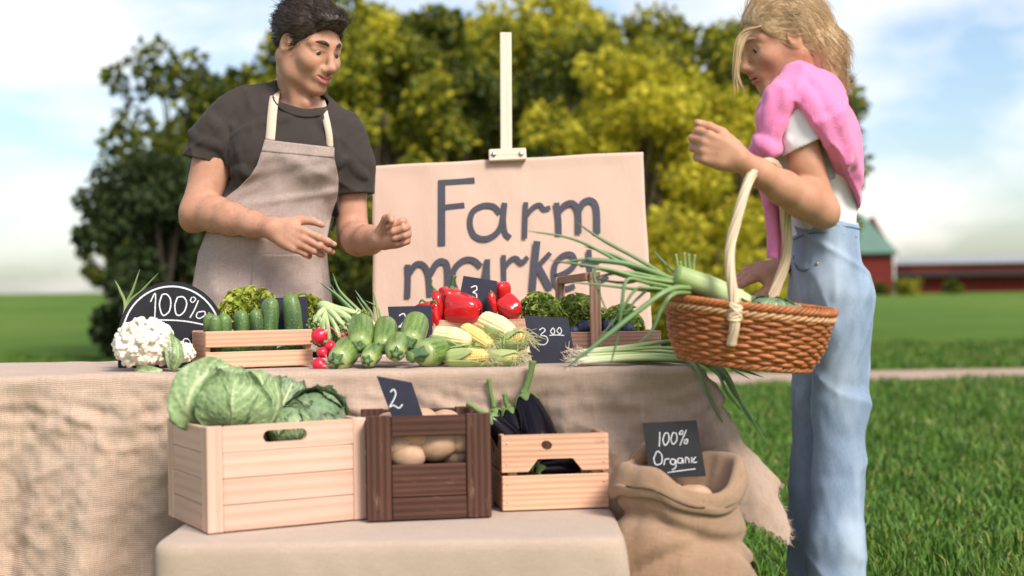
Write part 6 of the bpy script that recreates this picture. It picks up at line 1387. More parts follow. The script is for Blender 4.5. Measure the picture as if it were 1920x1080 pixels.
body_m = [o for o in man.children if o.name.startswith('body')][0]
def fa_keep(p): return any(np.linalg.norm(p - (a_ + (b_ - a_) * np.clip(np.dot(p - a_, b_ - a_) / np.dot(b_ - a_, b_ - a_), 0, 1))) < .07 for a_, b_ in ((elR, wrR), (elL, wrL)))
near = np.array([fa_keep(p) for p in V[F[0][:, 0]]]) if False else None
cen = V[F[0][:, 0]]; selm = np.zeros(len(cen), bool)
for Fx in F[:1]: pass
Qall = np.concatenate(F); cen = V[Qall[:, 0]]; selm = np.zeros(len(Qall), bool)
for a_, b_ in ((elR, wrR), (elL, wrL)):
    tt = np.clip(((cen - a_) @ (b_ - a_)) / np.dot(b_ - a_, b_ - a_), 0, 1); selm |= (np.linalg.norm(cen - (a_ + tt[:, None] * (b_ - a_)), axis=1) < .062) & (tt > .12) & (tt < .95)
if selm.any():
    hobj = hair_strands(V, [Qall[selm]], lambda p: (nrm(wrR - elR) if np.linalg.norm(p - wrR) < np.linalg.norm(p - wrL) else nrm(wrL - elL)) + arr(0, 0, -.5), 1500, .011, .00016, .002, body_m, 'dark_hair', 5, noise=.3); hobj.name = 'arm_hair'
face_parts(man, wf_, M3, hs, 'dark_hair'); build_nails(nailsM, man)
# hair
s = SDF(hc - .15, hc + .17, .0035); s.ell(wf_(0, -.020, .036), arr(.084, .104, .094) * hs, M3, 0); s.ell(wf_(0, .055, .085), arr(.055, .045, .030) * hs, M3, .02)
s.plane(wf_(0, .066, .050), M3 @ nrm(arr(0, .80, -.60))); s.ell(wf_(0, .085, -.035), arr(.085, .085, .075) * hs, M3, .01, 's'); s.plane(wf_(0, -.02, -.055), M3 @ nrm(arr(0, .35, -1)))
for sx in (-1, 1): s.ell(wf_(sx * .078, -.004, -.014), arr(.02, .024, .036) * hs, M3, .006, 's')
s.warp(lambda p: .0022 * vnoise(((p - hc) @ M3) * arr(1, .5, .5), 110) + .002 * vnoise((p - hc) @ M3, 60, 3)); V, F = s.mesh(1); q = (V - hc) @ M3; hm = make_obj('hair', V, F, MATS['dark_hair'], man, True, {'gc': q[:, [1, 0, 2]]}, world=True)
hair_strands(V, F, lambda p: M3 @ (arr(.25, -.9, -.25) if ((p - hc) @ M3)[2] < .07 * hs else arr(.55, -.75, .25)), 4200, .030, .0007, .004, hm, 'dark_hair', 1)
# T-shirt
sh = SDF(P(330, 640, MY) - arr(0, .25, 0), P(700, 120, MY) + arr(0, .22, 0), .0038)
man_torso(sh, .010); 
slR0, slR1 = P(432, 222, MY), P(387, 303, MY - .02); slL0, slL1 = P(642, 262, MY + .03), P(659, 366, MY + .025)
sh.path([slR0, P(405, 262, MY - .01), slR1 + (slR1 - slR0) * .2], [.067, .069, .070], .025); sh.path([slL0, P(656, 310, MY + .03), slL1 + (slL1 - slL0) * .15], [.070, .070, .066], .035)
def wrinkle(s, pts, r, depth, Ys=(3.9, 4.6), k=.012):
    q = []
    for x, y in pts:
        p = cast(s, x, y, *Ys)
        if p is not None: q.append(p + arr(0, r - depth, 0))
    return q
wr_l = [([(440, 240), (455, 300), (452, 350)], .010, .005), ([(470, 300), (520, 290), (560, 300)], .012, .004), ([(455, 250), (500, 230), (540, 222)], .010, .004), ([(640, 300), (600, 320), (560, 325)], .012, .004), ([(635, 330), (622, 355), (610, 365)], .010, .005), ([(430, 330), (455, 320), (480, 330)], .010, .005), ([(395, 220), (415, 250), (425, 290)], .010, .004), ([(600, 225), (620, 260), (630, 300)], .010, .004), ([(400, 380), (440, 350), (470, 310)], .012, .005), ([(410, 395), (450, 365), (490, 345)], .012, .005), ([(360, 250), (385, 268), (415, 275)], .010, .004), ([(655, 300), (668, 320), (680, 330)], .010, .004)]
for pts, r, dp_ in wr_l:
    q = wrinkle(sh, pts, r, dp_)
    if len(q) > 1: sh.path(catmull(q, 4) if len(q) > 2 else q, r, .014)
sh.warp(lambda p: .0012 * vnoise(p, 60, 5) - .0055 * crease(p, [[9, 0, 7], [0, 8, 0], [-4, 0, 8]], 2) - .0035 * crease(p, [[14, 0, -13], [0, 9, 3], [6, 0, 9]], 7))
ax_ = nrm(slR1 - slR0); sh.plane(slR1, nrm(P(345, 290, MY) - P(430, 313, MY)) * 0 + nrm(np.cross(nrm(P(430, 312, MY) - P(345, 290, MY)), arr(0, 1, 0))) * (1 if np.cross(nrm(P(430, 312, MY) - P(345, 290, MY)), arr(0, 1, 0))[2] < 0 else -1), P(320, 340, MY) - arr(0, .2, .0), P(436, 240, MY) + arr(0, .2, 0))
nl = np.cross(nrm(P(688, 362, MY) - P(634, 367, MY)), arr(0, 1, 0)); sh.plane(slL1, nl if nl[2] < 0 else -nl, P(640, 420, MY) - arr(0, .2, 0), P(700, 340, MY) + arr(0, .2, 0))
sh.path([P(403, 298, MY - .015), slR1 + (slR1 - slR0) * .4], [.058, .062], .002, 's'); sh.path([P(654, 345, MY + .03), slL1 + (slL1 - slL0) * .4], [.050, .056], .002, 's')
sh.ell(P(565, 190, MY - .012), (.083, .098, .040), roty(R(9)), .006, 's'); sh.path([P(560, 215, MY + .03), P(560, 150, MY - .01)], [.066, .066], .004, 's')
V, F = sh.mesh(1); shirt = make_obj('t_shirt', V, F, MATS['grey_cotton'], man, True, {'gc': V}, world=True)
# collar band
m = MB(); cl = []
for a in np.linspace(PI * .02, PI * .98, 25):
    x = 564 - 52 * math.cos(a); y = 186 + 8 * (x - 564) / 52 + 30 * math.sin(a); p = cast(sh, x, y + 4, 4.0, 4.6)
    if p is not None: cl.append(p + arr(0, -.001, .002))
if len(cl) > 3: m.tube(catmull(cl[::2], 4), .006, 8, flat=(.5, 1)); m.build('collar', MATS['grey_cotton'], shirt, world=True)
for c0, c1, r_ in ((slR1, slR0, .0735), (slL1, slL0, .0615)): pass
# apron
rows_ = [(262, 497, 627), (285, 490, 627), (310, 482, 632), (330, 469, 635), (353, 446, 634), (373, 420, 631), (400, 402, 622), (440, 386, 614), (475, 372, 613), (500, 368, 615), (532, 362, 619), (580, 357, 624), (660, 350, 630)]
ry = np.array([r_[0] for r_ in rows_]); rl = np.array([r_[1] for r_ in rows_]); rr_ = np.array([r_[2] for r_ in rows_])
nu, nv = 64, 110; Yg = np.full((nv, nu), np.nan); PX = np.zeros((nv, nu)); PY = np.zeros((nv, nu))
for i, v in enumerate(np.linspace(0, 1, nv)):
    yb = 262 + v * (660 - 262); xl = np.interp(yb, ry, rl); xr = np.interp(yb, ry, rr_)
    for j, u in enumerate(np.linspace(0, 1, nu)):
        x = xl + (xr - xl) * u; y = yb + 15 * u * max(0, 1 - v * 3.0); PX[i, j] = x; PY[i, j] = y
        p = cast(sh, x, y, 4.05, 4.5); Yg[i, j] = p[1] if p is not None else np.nan
Yg = np.where(np.isnan(Yg), MY + .03, Yg)
for i in range(nv):
    if PY[i, 0] > 440: Yg[i] = np.minimum(Yg[i], np.interp(np.linspace(0, 1, nu), [0, .12, .5, .88, 1], [MY + .01, MY - .07, MY - .125, MY - .07, MY + .01]))
for _ in range(10):
    q = np.pad(Yg, 1, mode='edge'); Yg = np.minimum(Yg, (q[:-2, 1:-1] + q[2:, 1:-1] + q[1:-1, :-2] + q[1:-1, 2:]) / 4) * .7 + .3 * (q[:-2, 1:-1] + q[2:, 1:-1] + q[1:-1, :-2] + q[1:-1, 2:]) / 4
u_, v_ = np.meshgrid(np.linspace(0, 1, nu), np.linspace(0, 1, nv))
fold = .004 * np.sin(u_ * 9 + v_ * 10 + 1.5 * np.sin(v_ * 7)) * np.clip(v_ * 2, .3, 1) + .006 * np.exp(-((v_ - .44 - .06 * u_) / .025) ** 2) + .006 * np.exp(-((v_ - .33 + .10 * u_) / .02) ** 2) * np.clip(u_ * 2, 0, 1) + .005 * np.exp(-((v_ - .16 + .12 * u_) / .03) ** 2) + .007 * np.sin(u_ * 16 + 1) * np.clip((v_ - .55) * 2.5, 0, 1)
def aprpt(i, j, off=0.0): return P(PX[i, j], PY[i, j], Yg[i, j] - .010 - off - fold[i, j])
Ga = np.array([[aprpt(i, j) for j in range(nu)] for i in range(nv)])
gca = np.stack([u_ * .4, v_ * .65, 0 * u_], -1)
m = MB(); m.sheet(Ga, thick=-.0022, gc=None); m.G = [np.concatenate([gca.reshape(-1, 3)] * 2)]; apr = m.build('apron', MATS['apron_linen'], man, world=True)
m = MB(); m.sheet(Ga[:7] + arr(0, -.0022, 0), thick=-.0015); m.G = [np.concatenate([gca[:7].reshape(-1, 3)] * 2)]; m.build('bib_hem', MATS['apron_linen'], apr, world=True)
pj = slice(27, 61); pi_ = slice(59, 100); Gp = Ga[pi_, pj] + arr(0, -.0035, 0); m = MB(); m.sheet(Gp, thick=-.0022); m.G = [np.concatenate([gca[pi_, pj].reshape(-1, 3) + .3] * 2)]; pk = m.build('pocket', MATS['apron_linen'], apr, world=True)
m = MB(); Gq = Ga[59:63, pj] + arr(0, -.0052, 0); m.sheet(Gq, thick=-.0016); m.G = [np.concatenate([gca[59:63, pj].reshape(-1, 3)] * 2)]; m.build('pocket_hem', MATS['apron_linen'], pk, world=True)
# straps
def strap(pts, w, last):
    q = []
    for x, y in pts:
        p = cast(sh, x, y, 4.0, 4.6); q.append((p if p is not None else P(x, y, q[-1][1] + .02)) + arr(0, -.004, .001))
    q += last; c_ = catmull(q, 6); T = np.gradient(c_, axis=0); G = []
    for i in range(len(c_)):
        sd = nrm(np.cross(nrm(T[i]), arr(0, -1, .25))); G.append([c_[i] - sd * w / 2, c_[i], c_[i] + sd * w / 2])
    m = MB(); m.sheet(np.array(G), thick=.002); return m.build('strap', MATS['strap_cotton'], apr, world=True)
strap([(507, 264), (509, 240), (511, 215), (514, 190)], .028, [P(519, 165, MY + .0), P(526, 150, MY + .05), P(540, 150, MY + .10)])
strap([(619, 277), (618, 258), (614, 235), (609, 213)], .020, [P(604, 192, MY + .0), P(596, 178, MY + .05), P(570, 165, MY + .10)])
# apron tie string seen behind the waist, trousers, shoes
m = MB(); m.tube(catmull([P(622, 400, MY + .02), P(630, 402, MY + .08), P(628, 418, MY + .07), P(622, 432, MY + .06)], 5), .006, 8, flat=(1, .4)); m.build('waist_tie', MATS['apron_linen'], apr, world=True)
s = SDF(P(360, 600, MY) * arr(1, 1, 0) - arr(.05, .2, 0), P(640, 560, MY) + arr(.05, .2, 0), .008); pc_ = P(493, 570, MY); s.ell(pc_, (.185, .125, .15), None, 0)
for sx in (-1, 1): s.path([pc_ + arr(sx * .09, 0, -.05), arr(pc_[0] + sx * .11, MY, .48), arr(pc_[0] + sx * .12, MY + .02, .06)], [.092, .068, .055], .03)
V, F = s.mesh(1); make_obj('trousers', V, F, MATS['dark_trousers'], man, True, {'gc': V}, world=True)
for sx in (-1, 1):
    s = SDF(arr(pc_[0] + sx * .12 - .08, MY - .22, -.01), arr(pc_[0] + sx * .12 + .08, MY + .12, .14), .006); s.path([arr(pc_[0] + sx * .12, MY + .04, .055), arr(pc_[0] + sx * .13, MY - .10, .04), arr(pc_[0] + sx * .135, MY - .15, .035)], [.05, .042, .035], .02); s.plane((0, 0, .002), (0, 0, -1)); V, F = s.mesh(1); make_obj('shoe', V, F, MATS['plain_wood'], man, True, {'gc': V}, world=True)

# ------------------------------------------------------------------ the woman with the basket
WY = 3.40
wom = thing('person', (float(P(1560, 600, WY)[0]), WY, 0), 'woman in jeans, white T-shirt and pink sweater over her shoulders carrying the basket', 'person')
wc = P(1462, 76, WY - .02); wfv = nrm((-.93, -.14, -.34)); wu = nrm((-.33, -.05, .94)); wsz = .96
s = SDF(P(1370, 330, WY) - arr(.0, .20, 0), P(1600, -30, WY) + arr(.03, .22, .02), .0026)
ww_, W3 = add_head(s, wc, wfv, wu, wsz, True)
s.path([P(1520, 225, WY), P(1500, 185, WY), ww_(0, -.035, -.07)], [.055, .048, .046], .03); s.ell(P(1520, 255, WY), (.085, .145, .08), None, .03)
parts_w = [s.mesh(2)]; nailsW = []
sN = P(1500, 236, 3.235); eN = P(1541, 394, 3.225); wN = P(1388, 300, 3.10); mN = P(1468, 352, 3.16)
dN = nrm((-.90, -.05, .34)); nN = nrm((.05, .98, .10))
sa = grid_sdf([sN, eN, wN + dN * .19, P(1440, 400, 3.2)], .075, .0019)
sa.path([sN, P(1512, 310, 3.225), eN], [.042, .037, .036], .015); sa.ell(P(1549, 406, 3.225), (.026, .031, .025), None, .015); sa.path([eN, P(1508, 375, 3.195), mN, P(1425, 325, 3.13), wN], [.037, .041, .036, .029, .0245], .018)
add_hand(sa, wN, dN, nN, -1, .178, [(58, 80, 45), (62, 84, 48), (66, 86, 50), (70, 86, 50)], (.08, .02, -.05, -.12), [(.80, .42, .35), (.97, .12, .20), (.98, -.04, .12)], nails=nailsW)
parts_w.append(sa.mesh(2))
sF = P(1497, 230, 3.55); eF = P(1545, 420, 3.56); wF = P(1464, 500, 3.42); dF = nrm((-.93, -.12, -.20)); nF = nrm((.10, .42, -.90))
sb = grid_sdf([sF, eF, wF + dF * .19, P(1440, 470, 3.45)], .07, .0019); sb.path([sF, eF], [.042, .038], .015); sb.path([eF, P(1510, 455, 3.50), wF], [.038, .036, .024], .015)
add_hand(sb, wF, dF, nF, 1, .178, [(16, 24, 16), (22, 30, 20), (30, 34, 22), (36, 36, 24)], (.16, .05, -.08, -.20), [(.75, .55, .35), (.90, .30, .30), (.95, .10, .30)], nails=nailsW)
parts_w.append(sb.mesh(2))
V, F = join(parts_w); make_obj('body', V, F, MATS['woman_skin'], wom, True, {'tint': lip_tint(V, ww_, W3, wsz, wc)}, world=True); face_parts(wom, ww_, W3, wsz, 'blond_hair', False); build_nails(nailsW, wom)
s = SDF(wc - .17, wc + .17, .0035); s.ell(ww_(0, -.022, .036), arr(.087, .106, .096) * wsz, W3, 0); s.path([ww_(0, -.06, .0), ww_(0, -.085, -.05), ww_(0, -.085, -.11)], [.066, .058, .046], .03)
s.plane(ww_(0, .064, .055), W3 @ nrm(arr(0, .85, -.50))); s.ell(ww_(0, .085, -.035), arr(.088, .095, .085) * wsz, W3, .01, 's'); s.warp(lambda p: .003 * vnoise(((p - wc) @ W3) * arr(1, .35, .35), 110)); V, F = s.mesh(1); q = (V - wc) @ W3
hr = make_obj('hair', V, F, MATS['blond_hair'], wom, True, {'gc': q[:, [1, 0, 2]]}, world=True); hair_strands(V, F, lambda p: W3 @ (arr(.1, -.5, -1.0) if ((p - wc) @ W3)[1] < .0 else arr(.2 * np.sign(((p - wc) @ W3)[0]), -1.0, -.35)), 4200, .060, .0005, .0025, hr, 'blond_hair', 2, noise=.07)
m = MB()
for k in range(16):
    o_ = rng.normal(0, 1, 2); m.tube(catmull([ww_(-.066 + .004 * o_[0], .060, .045), P(1393 + 5 * o_[0], 70 + 5 * o_[1], WY - .085), P(1381 + 4 * o_[0], 130, WY - .08 + .006 * o_[1]), P(1388 + 5 * o_[0] + 5 * o_[1], 165 + 12 * abs(o_[1]), WY - .08 + .006 * o_[1])], 6), np.linspace(.0018, .0004, 19), 5)
m.build('loose_strands', MATS['blond_hair'], hr, world=True)
# white T-shirt
sh = SDF(P(1415, 520, WY) - arr(0, .26, 0), P(1640, 170, WY) + arr(0, .26, 0), .0038)
sh.ell(P(1522, 300, WY), (.098, .155, .15), None, 0); sh.ell(P(1474, 300, WY - .07), (.050, .06, .065), None, .03); sh.ell(P(1476, 302, WY + .08), (.050, .06, .065), None, .03); sh.ell(P(1538, 410, WY), (.080, .132, .13), None, .05); sh.ell(P(1520, 235, WY), (.078, .150, .07), None, .03)
sl1 = P(1509, 262, 3.23); sh.path([P(1499, 228, 3.238), P(1508, 268, 3.232)], [.056, .057], .02); sh.path([P(1500, 225, 3.56), P(1514, 290, 3.57)], [.05, .05], .02)
for a_, b_ in (((1450, 300), (1500, 330)), ((1455, 330), (1510, 350)), ((1450, 270), (1480, 262)), ((1470, 380), (1500, 400)), ((1466, 405), (1510, 418))):
    pa = cast(sh, *a_, 3.1, 3.6); pb = cast(sh, *b_, 3.1, 3.6)
    if pa is not None and pb is not None: sh.cone(pa + arr(0, .006, 0), .009, pb + arr(0, .006, 0), .009, .012)
sh.warp(lambda p: .002 * vnoise(p, 42)); nl = nrm(P(1545, 394, 3.225) - P(1500, 236, 3.235)); sh.plane(P(1512, 272, 3.22), nrm(arr(.42, 0, -.91)), P(1468, 330, 3.2) * arr(1, 0, 1) + arr(0, 3.10, 0), P(1570, 258, 3.2) * arr(1, 0, 1) + arr(0, 3.262, 0)); sh.path([P(1508, 264, 3.232), P(1526, 345, 3.23)], [.0465, .048], .001, 's')
V, F = sh.mesh(1); make_obj('t_shirt', V, F, MATS['white_cotton'], wom, True, {'gc': V}, world=True)
# pink sweater over the shoulders
sw = SDF(P(1385, 520, WY) - arr(0, .28, 0), P(1665, 100, WY) + arr(0, .30, 0), .0034)
sw.ell(P(1530, 262, WY), (.088, .178, .118), None, 0); sw.ell(P(1556, 335, WY), (.066, .165, .15), None, .05); sw.path([P(1492, 172, WY - .02), P(1520, 185, WY - .10), P(1516, 225, 3.245), P(1535, 285, 3.235)], [.054, .062, .080, .076], .03); sw.path([P(1492, 172, WY), P(1520, 185, WY + .10), P(1520, 225, 3.58)], [.058, .06, .058], .04)
sw.plane(P(1512, 279, WY), nrm(arr(-.795, .0, -.607)))
fr1 = [P(1500, 160, 3.27), P(1468, 190, 3.235), P(1446, 225, 3.225), P(1440, 258, 3.24)]
sw.path(fr1, [.052, .038, .027, .020], .012); sw.path([P(1470, 165, 3.34), P(1444, 200, 3.29), P(1436, 250, 3.27)], [.030, .025, .020], .008); sw.path([P(1490, 170, 3.55), P(1455, 215, 3.42), P(1440, 260, 3.30)], [.055, .042, .026], .02)
sw.ell(P(1440, 271, 3.222), (.024, .032, .028), roty(R(20)), .003); sw.path(catmull([P(1424, 262, 3.235), P(1432, 272, 3.200), P(1446, 280, 3.198), P(1458, 278, 3.225)], 4), .0135, .002)
sw.path([P(1434, 262, 3.27), P(1420, 290, 3.285), P(1424, 330, 3.29)], [.020, .024, .024], .006)
for pts, r_, dp_ in (([(1452, 180), (1445, 215), (1442, 250)], .008, .004), ([(1475, 175), (1460, 215), (1448, 255)], .008, .004), ([(1500, 170), (1475, 200), (1455, 245)], .009, .004), ([(1530, 160), (1560, 220), (1590, 300)], .012, .004), ([(1480, 230), (1520, 270), (1555, 320)], .007, .004), ([(1560, 180), (1590, 260), (1610, 340)], .012, .004)):
    q = wrinkle(sw, pts, r_, dp_, (3.0, 3.6))
    if len(q) > 1: sw.path(catmull(q, 4) if len(q) > 2 else q, r_, .012)
for pts in ([(1500, 160), (1530, 205), (1570, 300)], [(1520, 150), (1558, 200), (1592, 270)], [(1475, 195), (1515, 245), (1562, 335)], [(1545, 230), (1568, 290), (1584, 370)]):
    q = [c_ for c_ in (cast(sw, x, y, 3.0, 3.6) for x, y in pts) if c_ is not None]
    if len(q) > 2: sw.path(catmull([c_ + arr(0, .007, 0) for c_ in q], 4), .010, .016)
sw.warp(lambda p: .0008 * vnoise(p, 80, 3) - .0075 * crease(p, [[7, 2, -5], [0, 5, 0], [5, 0, 6]], 3) - .004 * crease(p, [[15, 3, -9], [0, 7, 2], [7, 0, 8]], 8)); V, F = sw.mesh(1); swo = make_obj('sweater', V, F, MATS['pink_knit'], wom, True, {'gc': V}, world=True)
for pts, rad in (([(1430, 325, 3.29), (1440, 375, 3.285), (1448, 425, 3.28), (1447, 484, 3.28)], [.023, .020, .018, .0175]), ([(1452, 300, 3.31), (1462, 380, 3.31), (1464, 440, 3.31), (1466, 492, 3.31)], [.022, .018, .017, .016])):
    m = MB(); q = catmull([P(*p_) for p_ in pts], 10); x = np.linspace(0, 1, len(q)); rr = np.interp(x, np.linspace(0, 1, 4), rad) * np.where(x > .72, .92, 1.0) * (1 + .02 * np.sin(x * 40)); m.tube(q, rr, 24, mod=lambda i, th: 1 + .05 * np.sin(th * 3 + i * .35) + (.03 * np.sin(th * 16) if x[i] > .72 else 0), flat=(1, .75)); m.build('sleeve', MATS['pink_knit'], swo, world=True)
# jeans
s = SDF(arr(P(1470, 600, WY)[0] - .02, WY - .24, .02), arr(P(1650, 600, WY)[0] + .06, WY + .26, P(1500, 400, WY)[2]), .0046)
s.ell(P(1540, 435, WY), (.074, .136, .09), None, 0); s.ell(P(1547, 510, WY), (.080, .152, .13), None, .04)
for yy, dx in ((WY - .075, 6), (WY + .085, -8)):
    x_ = lambda px, y: P(px, y, WY)[0]
    kn = P(1557 + dx, 760, WY); kn[1] = yy; an = P(1545 + dx, 1000, WY); an[1] = yy; hp_ = P(1560 + dx, 560, WY); hp_[1] = yy
    s.path([hp_, kn, an, arr(an[0] + .01, yy, .10)], [.074, .056, .060, .068], .03)
s.plane(P(1520, 418, WY), nrm(arr(.10, 0, 1))); s.warp(lambda p: .0010 * vnoise(p, 60, 2) - .0060 * crease(p, [[9, 0, 10], [0, 7, 0], [-4, 0, 7]], 5) - .0035 * crease(p, [[16, 4, -8], [0, 9, 3], [6, 0, 5]], 9)); V, F = s.mesh(1); jn = make_obj('jeans', V, F, MATS['denim'], wom, True, {'gc': V}, world=True)
def on_jeans(pts, r, nm, mat, off=.0):
    q = []
    for x, y in pts:
        p = cast(s, x, y, 3.1, 3.6)
        if p is not None: q.append(p + arr(0, -off, 0))
    if len(q) > 2: m = MB(); m.tube(catmull(q, 5), r, 8, flat=(1, .8)); return m.build(nm, MATS[mat], jn, world=True)
on_jeans([(1488, 480), (1492, 498), (1500, 507), (1512, 506), (1524, 500), (1538, 494)], .0030, 'pocket_seam', 'seam_thread'); on_jeans([(1489, 449), (1505, 442), (1525, 437), (1550, 437), (1580, 440), (1605, 445)], .0030, 'waistband_seam', 'seam_thread'); on_jeans([(1487, 425), (1505, 421), (1530, 420), (1560, 421), (1590, 424), (1610, 428)], .0050, 'waistband_edge', 'denim')
p = cast(s, 1533, 495, 3.1, 3.6)
if p is not None: m = MB(); m.tube([p, p + arr(0, -.0035, 0), p + arr(0, -.005, 0)], [.006, .006, .003], 12); m.build('rivet', MATS['brass'], jn, world=True)
for yy in (WY - .075, WY + .085):
    s2 = SDF(arr(an[0] - .20, yy - .07, -.01), arr(an[0] + .12, yy + .07, .14), .006); s2.path([arr(an[0] + .03, yy, .05), arr(an[0] - .08, yy, .035), arr(an[0] - .14, yy, .03)], [.045, .038, .03], .02); s2.plane((0, 0, .002), (0, 0, -1)); V, F = s2.mesh(1); make_obj('shoe', V, F, MATS['trim_white'], wom, True, None, world=True)
# ------------------------------------------------------------------ wicker basket on the forearm
bc = P(1407, 572, 3.16); bask = thing('wicker_basket', bc - arr(0, 0, .15), 'brown woven wicker basket with a tall pale handle hanging on the forearm of the woman', 'basket')
tilt = R(6.6); Bm = roty(tilt) @ rotx(R(3))
def bl_(x, y, z): return bc + Bm @ arr(x, y, z)
BA, BB, BH = .184, .135, .128
def wall(z):     # half axes at depth z below the rim
    f = np.clip(z / BH, 0, 1); k = np.interp(f, [0, .15, .6, .85, 1.0], [1.0, .985, .93, .855, .78]); return BA * k, BB * k
nst = 36; m = MB(); nrow = 14; th = np.linspace(0, 2 * PI, nst * 4 + 1)
for i in range(nrow):
    z = .014 + (BH - .016) * i / (nrow - 1); a_, b_ = wall(z); off = .0036 * np.cos(th * nst / 2 + PI * (i % 2)); wob = .0008 * np.sin(th * 9 + i * 1.7)
    pts = np.stack([np.cos(th) * (a_ + off), np.sin(th) * (b_ + off), -z + wob + .0006 * np.sin(th * 23 + i)], 1) @ Bm.T + bc; m.tube(pts, np.full(len(th), .0048) * (1 + .10 * np.sin(th * 5 + i * 2.1)), 8, cap=False)
m.build('woven_body', MATS['wicker_brown'], bask, world=True)
m = MB()
for k in range(nst):
    t_ = 2 * PI * k / nst + PI / nst * 0; zs = np.linspace(-.004, BH, 12); pts = np.array([bl_(math.cos(t_) * wall(z)[0], math.sin(t_) * wall(z)[1], -z) for z in zs]); m.tube(pts, .0028, 6)
m.build('stakes', MATS['wicker_brown'], bask, world=True)
m = MB(); ths = np.linspace(0, 2 * PI, 361)
for k in range(4):
    ph = k * PI / 2; tw = ths * 22 + ph; rr = .0058; pts = np.stack([np.cos(ths) * (BA + .001 + rr * np.cos(tw)), np.sin(ths) * (BB + .001 + rr * np.cos(tw)), rr * np.sin(tw) + .002], 1) @ Bm.T + bc; m.tube(pts, .0042, 7, cap=False)
m.build('braided_rim', MATS['wicker_brown'], bask, world=True)
m = MB()
for k in range(3):
    ph = k * 2 * PI / 3; tw = ths * 20 + ph; rr = .0045; a_, b_ = wall(.012); pts = np.stack([np.cos(ths) * (a_ + .002 + rr * np.cos(tw)), np.sin(ths) * (b_ + .002 + rr * np.cos(tw)), -.0135 + rr * np.sin(tw)], 1) @ Bm.T + bc; m.tube(pts, .0036, 6, cap=False)
m.build('twisted_band', MATS['wicker_tan'], bask, world=True)
m = MB(); ths2 = np.linspace(0, 2 * PI, 241); 
for k in range(3):
    ph = k * 2 * PI / 3; tw = ths2 * 18 + ph; a_, b_ = wall(BH); pts = np.stack([np.cos(ths2) * (a_ + .002 + .004 * np.cos(tw)), np.sin(ths2) * (b_ + .002 + .004 * np.cos(tw)), -BH + .004 * np.sin(tw)], 1) @ Bm.T + bc; m.tube(pts, .0036, 6, cap=False)
m.build('foot_band', MATS['wicker_brown'], bask, world=True)
m = MB()
for i in range(10):
    f = (i + .5) / 10; a_, b_ = wall(BH); t2 = np.linspace(0, 2 * PI, 97); pts = np.stack([np.cos(t2) * a_ * f, np.sin(t2) * b_ * f, np.full(97, -BH) + .0015 * np.cos(t2 * 12 + PI * (i % 2))], 1) @ Bm.T + bc; m.tube(pts, .007, 6, cap=False, flat=(1, .5))
m.build('woven_bottom', MATS['wicker_brown'], bask, world=True)
hf = bl_(-.052, -BB * .97, -.02); hb = bl_(.062, BB * .97, -.02)
hpath = catmull([bl_(-.052, -BB * .90, -.085), hf, P(1368, 480, 3.045), P(1385, 400, 3.06), P(1406, 335, 3.09), P(1428, 309, 3.13), P(1450, 309, 3.18), P(1464, 340, 3.22), P(1473, 410, 3.26), P(1472, 490, 3.285), hb, bl_(.062, BB * .90, -.085)], 12)
T = np.gradient(hpath, axis=0); T /= np.linalg.norm(T, axis=1)[:, None]; L = np.concatenate([[0], np.cumsum(np.linalg.norm(np.diff(hpath, axis=0), axis=1))])
m = MB(); u = nrm(np.cross(T[0], arr(1, 0, 0)))
us = []
for i in range(len(hpath)): u = nrm(u - T[i] * np.dot(u, T[i])); us.append(u)
us = np.array(us); ws = np.cross(T, us)
for k in range(7):
    ph = k * 2 * PI / 7; tw = L * 14 + ph; rr = .0088; m.tube(hpath + us * (np.cos(tw) * rr)[:, None] + ws * (np.sin(tw) * rr * .75)[:, None], .0047, 8)
m.build('handle', MATS['wicker_pale'], bask, world=True)
for hp, sg in ((hf, -1), (hb, 1)):
    m = MB()
    for j in range(6):
        an = np.linspace(0, 2 * PI, 25); c_ = hp + Bm @ arr(0, 0, .008 + (j - 2.5) * .0058); m.tube(np.stack([c_[0] + np.cos(an) * .0135, c_[1] + np.sin(an) * .012, c_[2] + .004 * np.sin(an + j)], 1), .0032, 6, cap=False)
    for j in range(5):
        c_ = hp + Bm @ arr((j - 2) * .0075, sg * .006, -.006); e_ = hp + Bm @ arr((2 - j) * .0075, sg * .006, .022); m.tube(catmull([c_, (c_ + e_) / 2 + arr(0, sg * .008, 0), e_], 4), .0030, 6)
    m.build('handle_binding', MATS['wicker_pale'], bask, world=True)

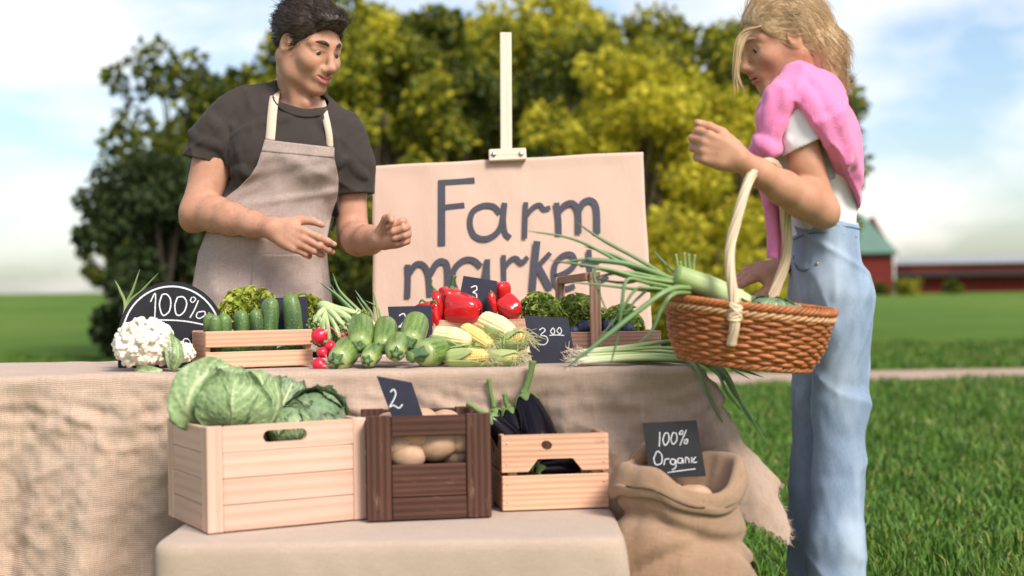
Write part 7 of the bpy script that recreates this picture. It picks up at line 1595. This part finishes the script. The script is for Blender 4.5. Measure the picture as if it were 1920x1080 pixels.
# what is in the basket
savoy(bl_(.040, -.01, .0) + arr(0, 0, -.048), .088, (.15, -.1, .95), 'dark savoy cabbage lying in the wicker basket', .72, 21, 8, .85)
lk = veg('green_onions', bl_(-.07, .0, -.06), 'large bunch of green onions in the basket, long leaves splayed out to the left', 'spring onion')
m = MB(); B0 = P(1300, 545, 3.13)
LV = [([(1180, 500, 3.12), (1080, 450, 3.10), (984, 432, 3.08)], .0052), ([(1200, 488, 3.15), (1130, 450, 3.15), (1078, 415, 3.15)], .0058), ([(1200, 502, 3.11), (1110, 487, 3.10), (1048, 493, 3.09)], .0068), ([(1190, 498, 3.08), (1098, 486, 3.07)], .0075), ([(1180, 520, 3.07), (1110, 500, 3.05), (1030, 488, 3.04)], .0062),
      ([(1230, 546, 3.06), (1150, 537, 3.04), (1062, 528, 3.03)], .0052), ([(1200, 520, 3.06), (1140, 505, 3.05), (1114, 508, 3.05), (1122, 545, 3.05), (1143, 596, 3.05)], .0052), ([(1255, 543, 3.02), (1185, 592, 2.99), (1115, 648, 2.97), (1056, 693, 2.96)], .0078),
      ([(1215, 530, 3.03), (1176, 525, 3.01), (1166, 570, 3.0), (1158, 630, 3.0), (1142, 694, 3.0)], .0055), ([(1220, 540, 3.03), (1190, 545, 3.02), (1160, 590, 3.01), (1108, 652, 3.01)], .0048), ([(1262, 552, 3.0), (1240, 580, 2.99), (1222, 620, 2.99), (1194, 645, 2.99)], .0058), ([(1285, 530, 3.14), (1258, 505, 3.14), (1222, 468, 3.14)], .0055),
      ([(1230, 520, 3.1), (1170, 530, 3.08), (1110, 522, 3.07)], .006), ([(1220, 510, 3.12), (1150, 478, 3.12), (1095, 462, 3.11)], .0062), ([(1210, 516, 3.09), (1160, 512, 3.07), (1100, 524, 3.06)], .0058), ([(1235, 535, 3.05), (1195, 560, 3.04), (1175, 585, 3.03), (1150, 598, 3.03)], .004)]
for k, (pts, r_) in enumerate(LV): onion_leaf(m, [B0 + rng.normal(0, .006, 3)] + [P(*q_) for q_ in pts], r_, tip=(k != 3), a0=.42, a1=.95, nsm=9)
for k in range(5): onion_leaf(m, [B0 + arr(.1, .02, -.02) + rng.normal(0, .008, 3), B0 + rng.normal(0, .008, 3), P(1225 - 8 * k, 528 - 4 * k, 3.09)], .0075, tip=False, a0=.2, a1=.7)
m.build('leaves', MATS['onion_leaf'], lk, world=True)
cel = veg('celery', bl_(-.02, .02, -.04), 'thick pale green celery stalk with cut upright stems lying in the basket', 'celery')
m = MB(); q = catmull([P(1395, 572, 3.14), P(1345, 545, 3.12), P(1300, 527, 3.11), P(1268, 515, 3.10)], 8); m.tube(q, np.linspace(.026, .0215, len(q)), 26, mod=lambda i, th: 1 + .045 * np.abs(np.sin(th * 5)), a=np.linspace(.22, .38, len(q))); m.build('stalk', MATS['onion_leaf'], cel, world=True)
m = MB()
for px, py, tp in ((1272, 512, (1267, 476)), (1285, 508, (1283, 473)), (1293, 510, (1291, 476)), (1300, 512, (1303, 477)), (1278, 512, (1275, 490))): onion_leaf(m, [P(px + 8, py + 14, 3.115), P(px, py - 8, 3.115), P(*tp, 3.115)], .0042, tip=False, a0=.3, a1=.5)
m.build('stems', MATS['onion_leaf'], cel, world=True)
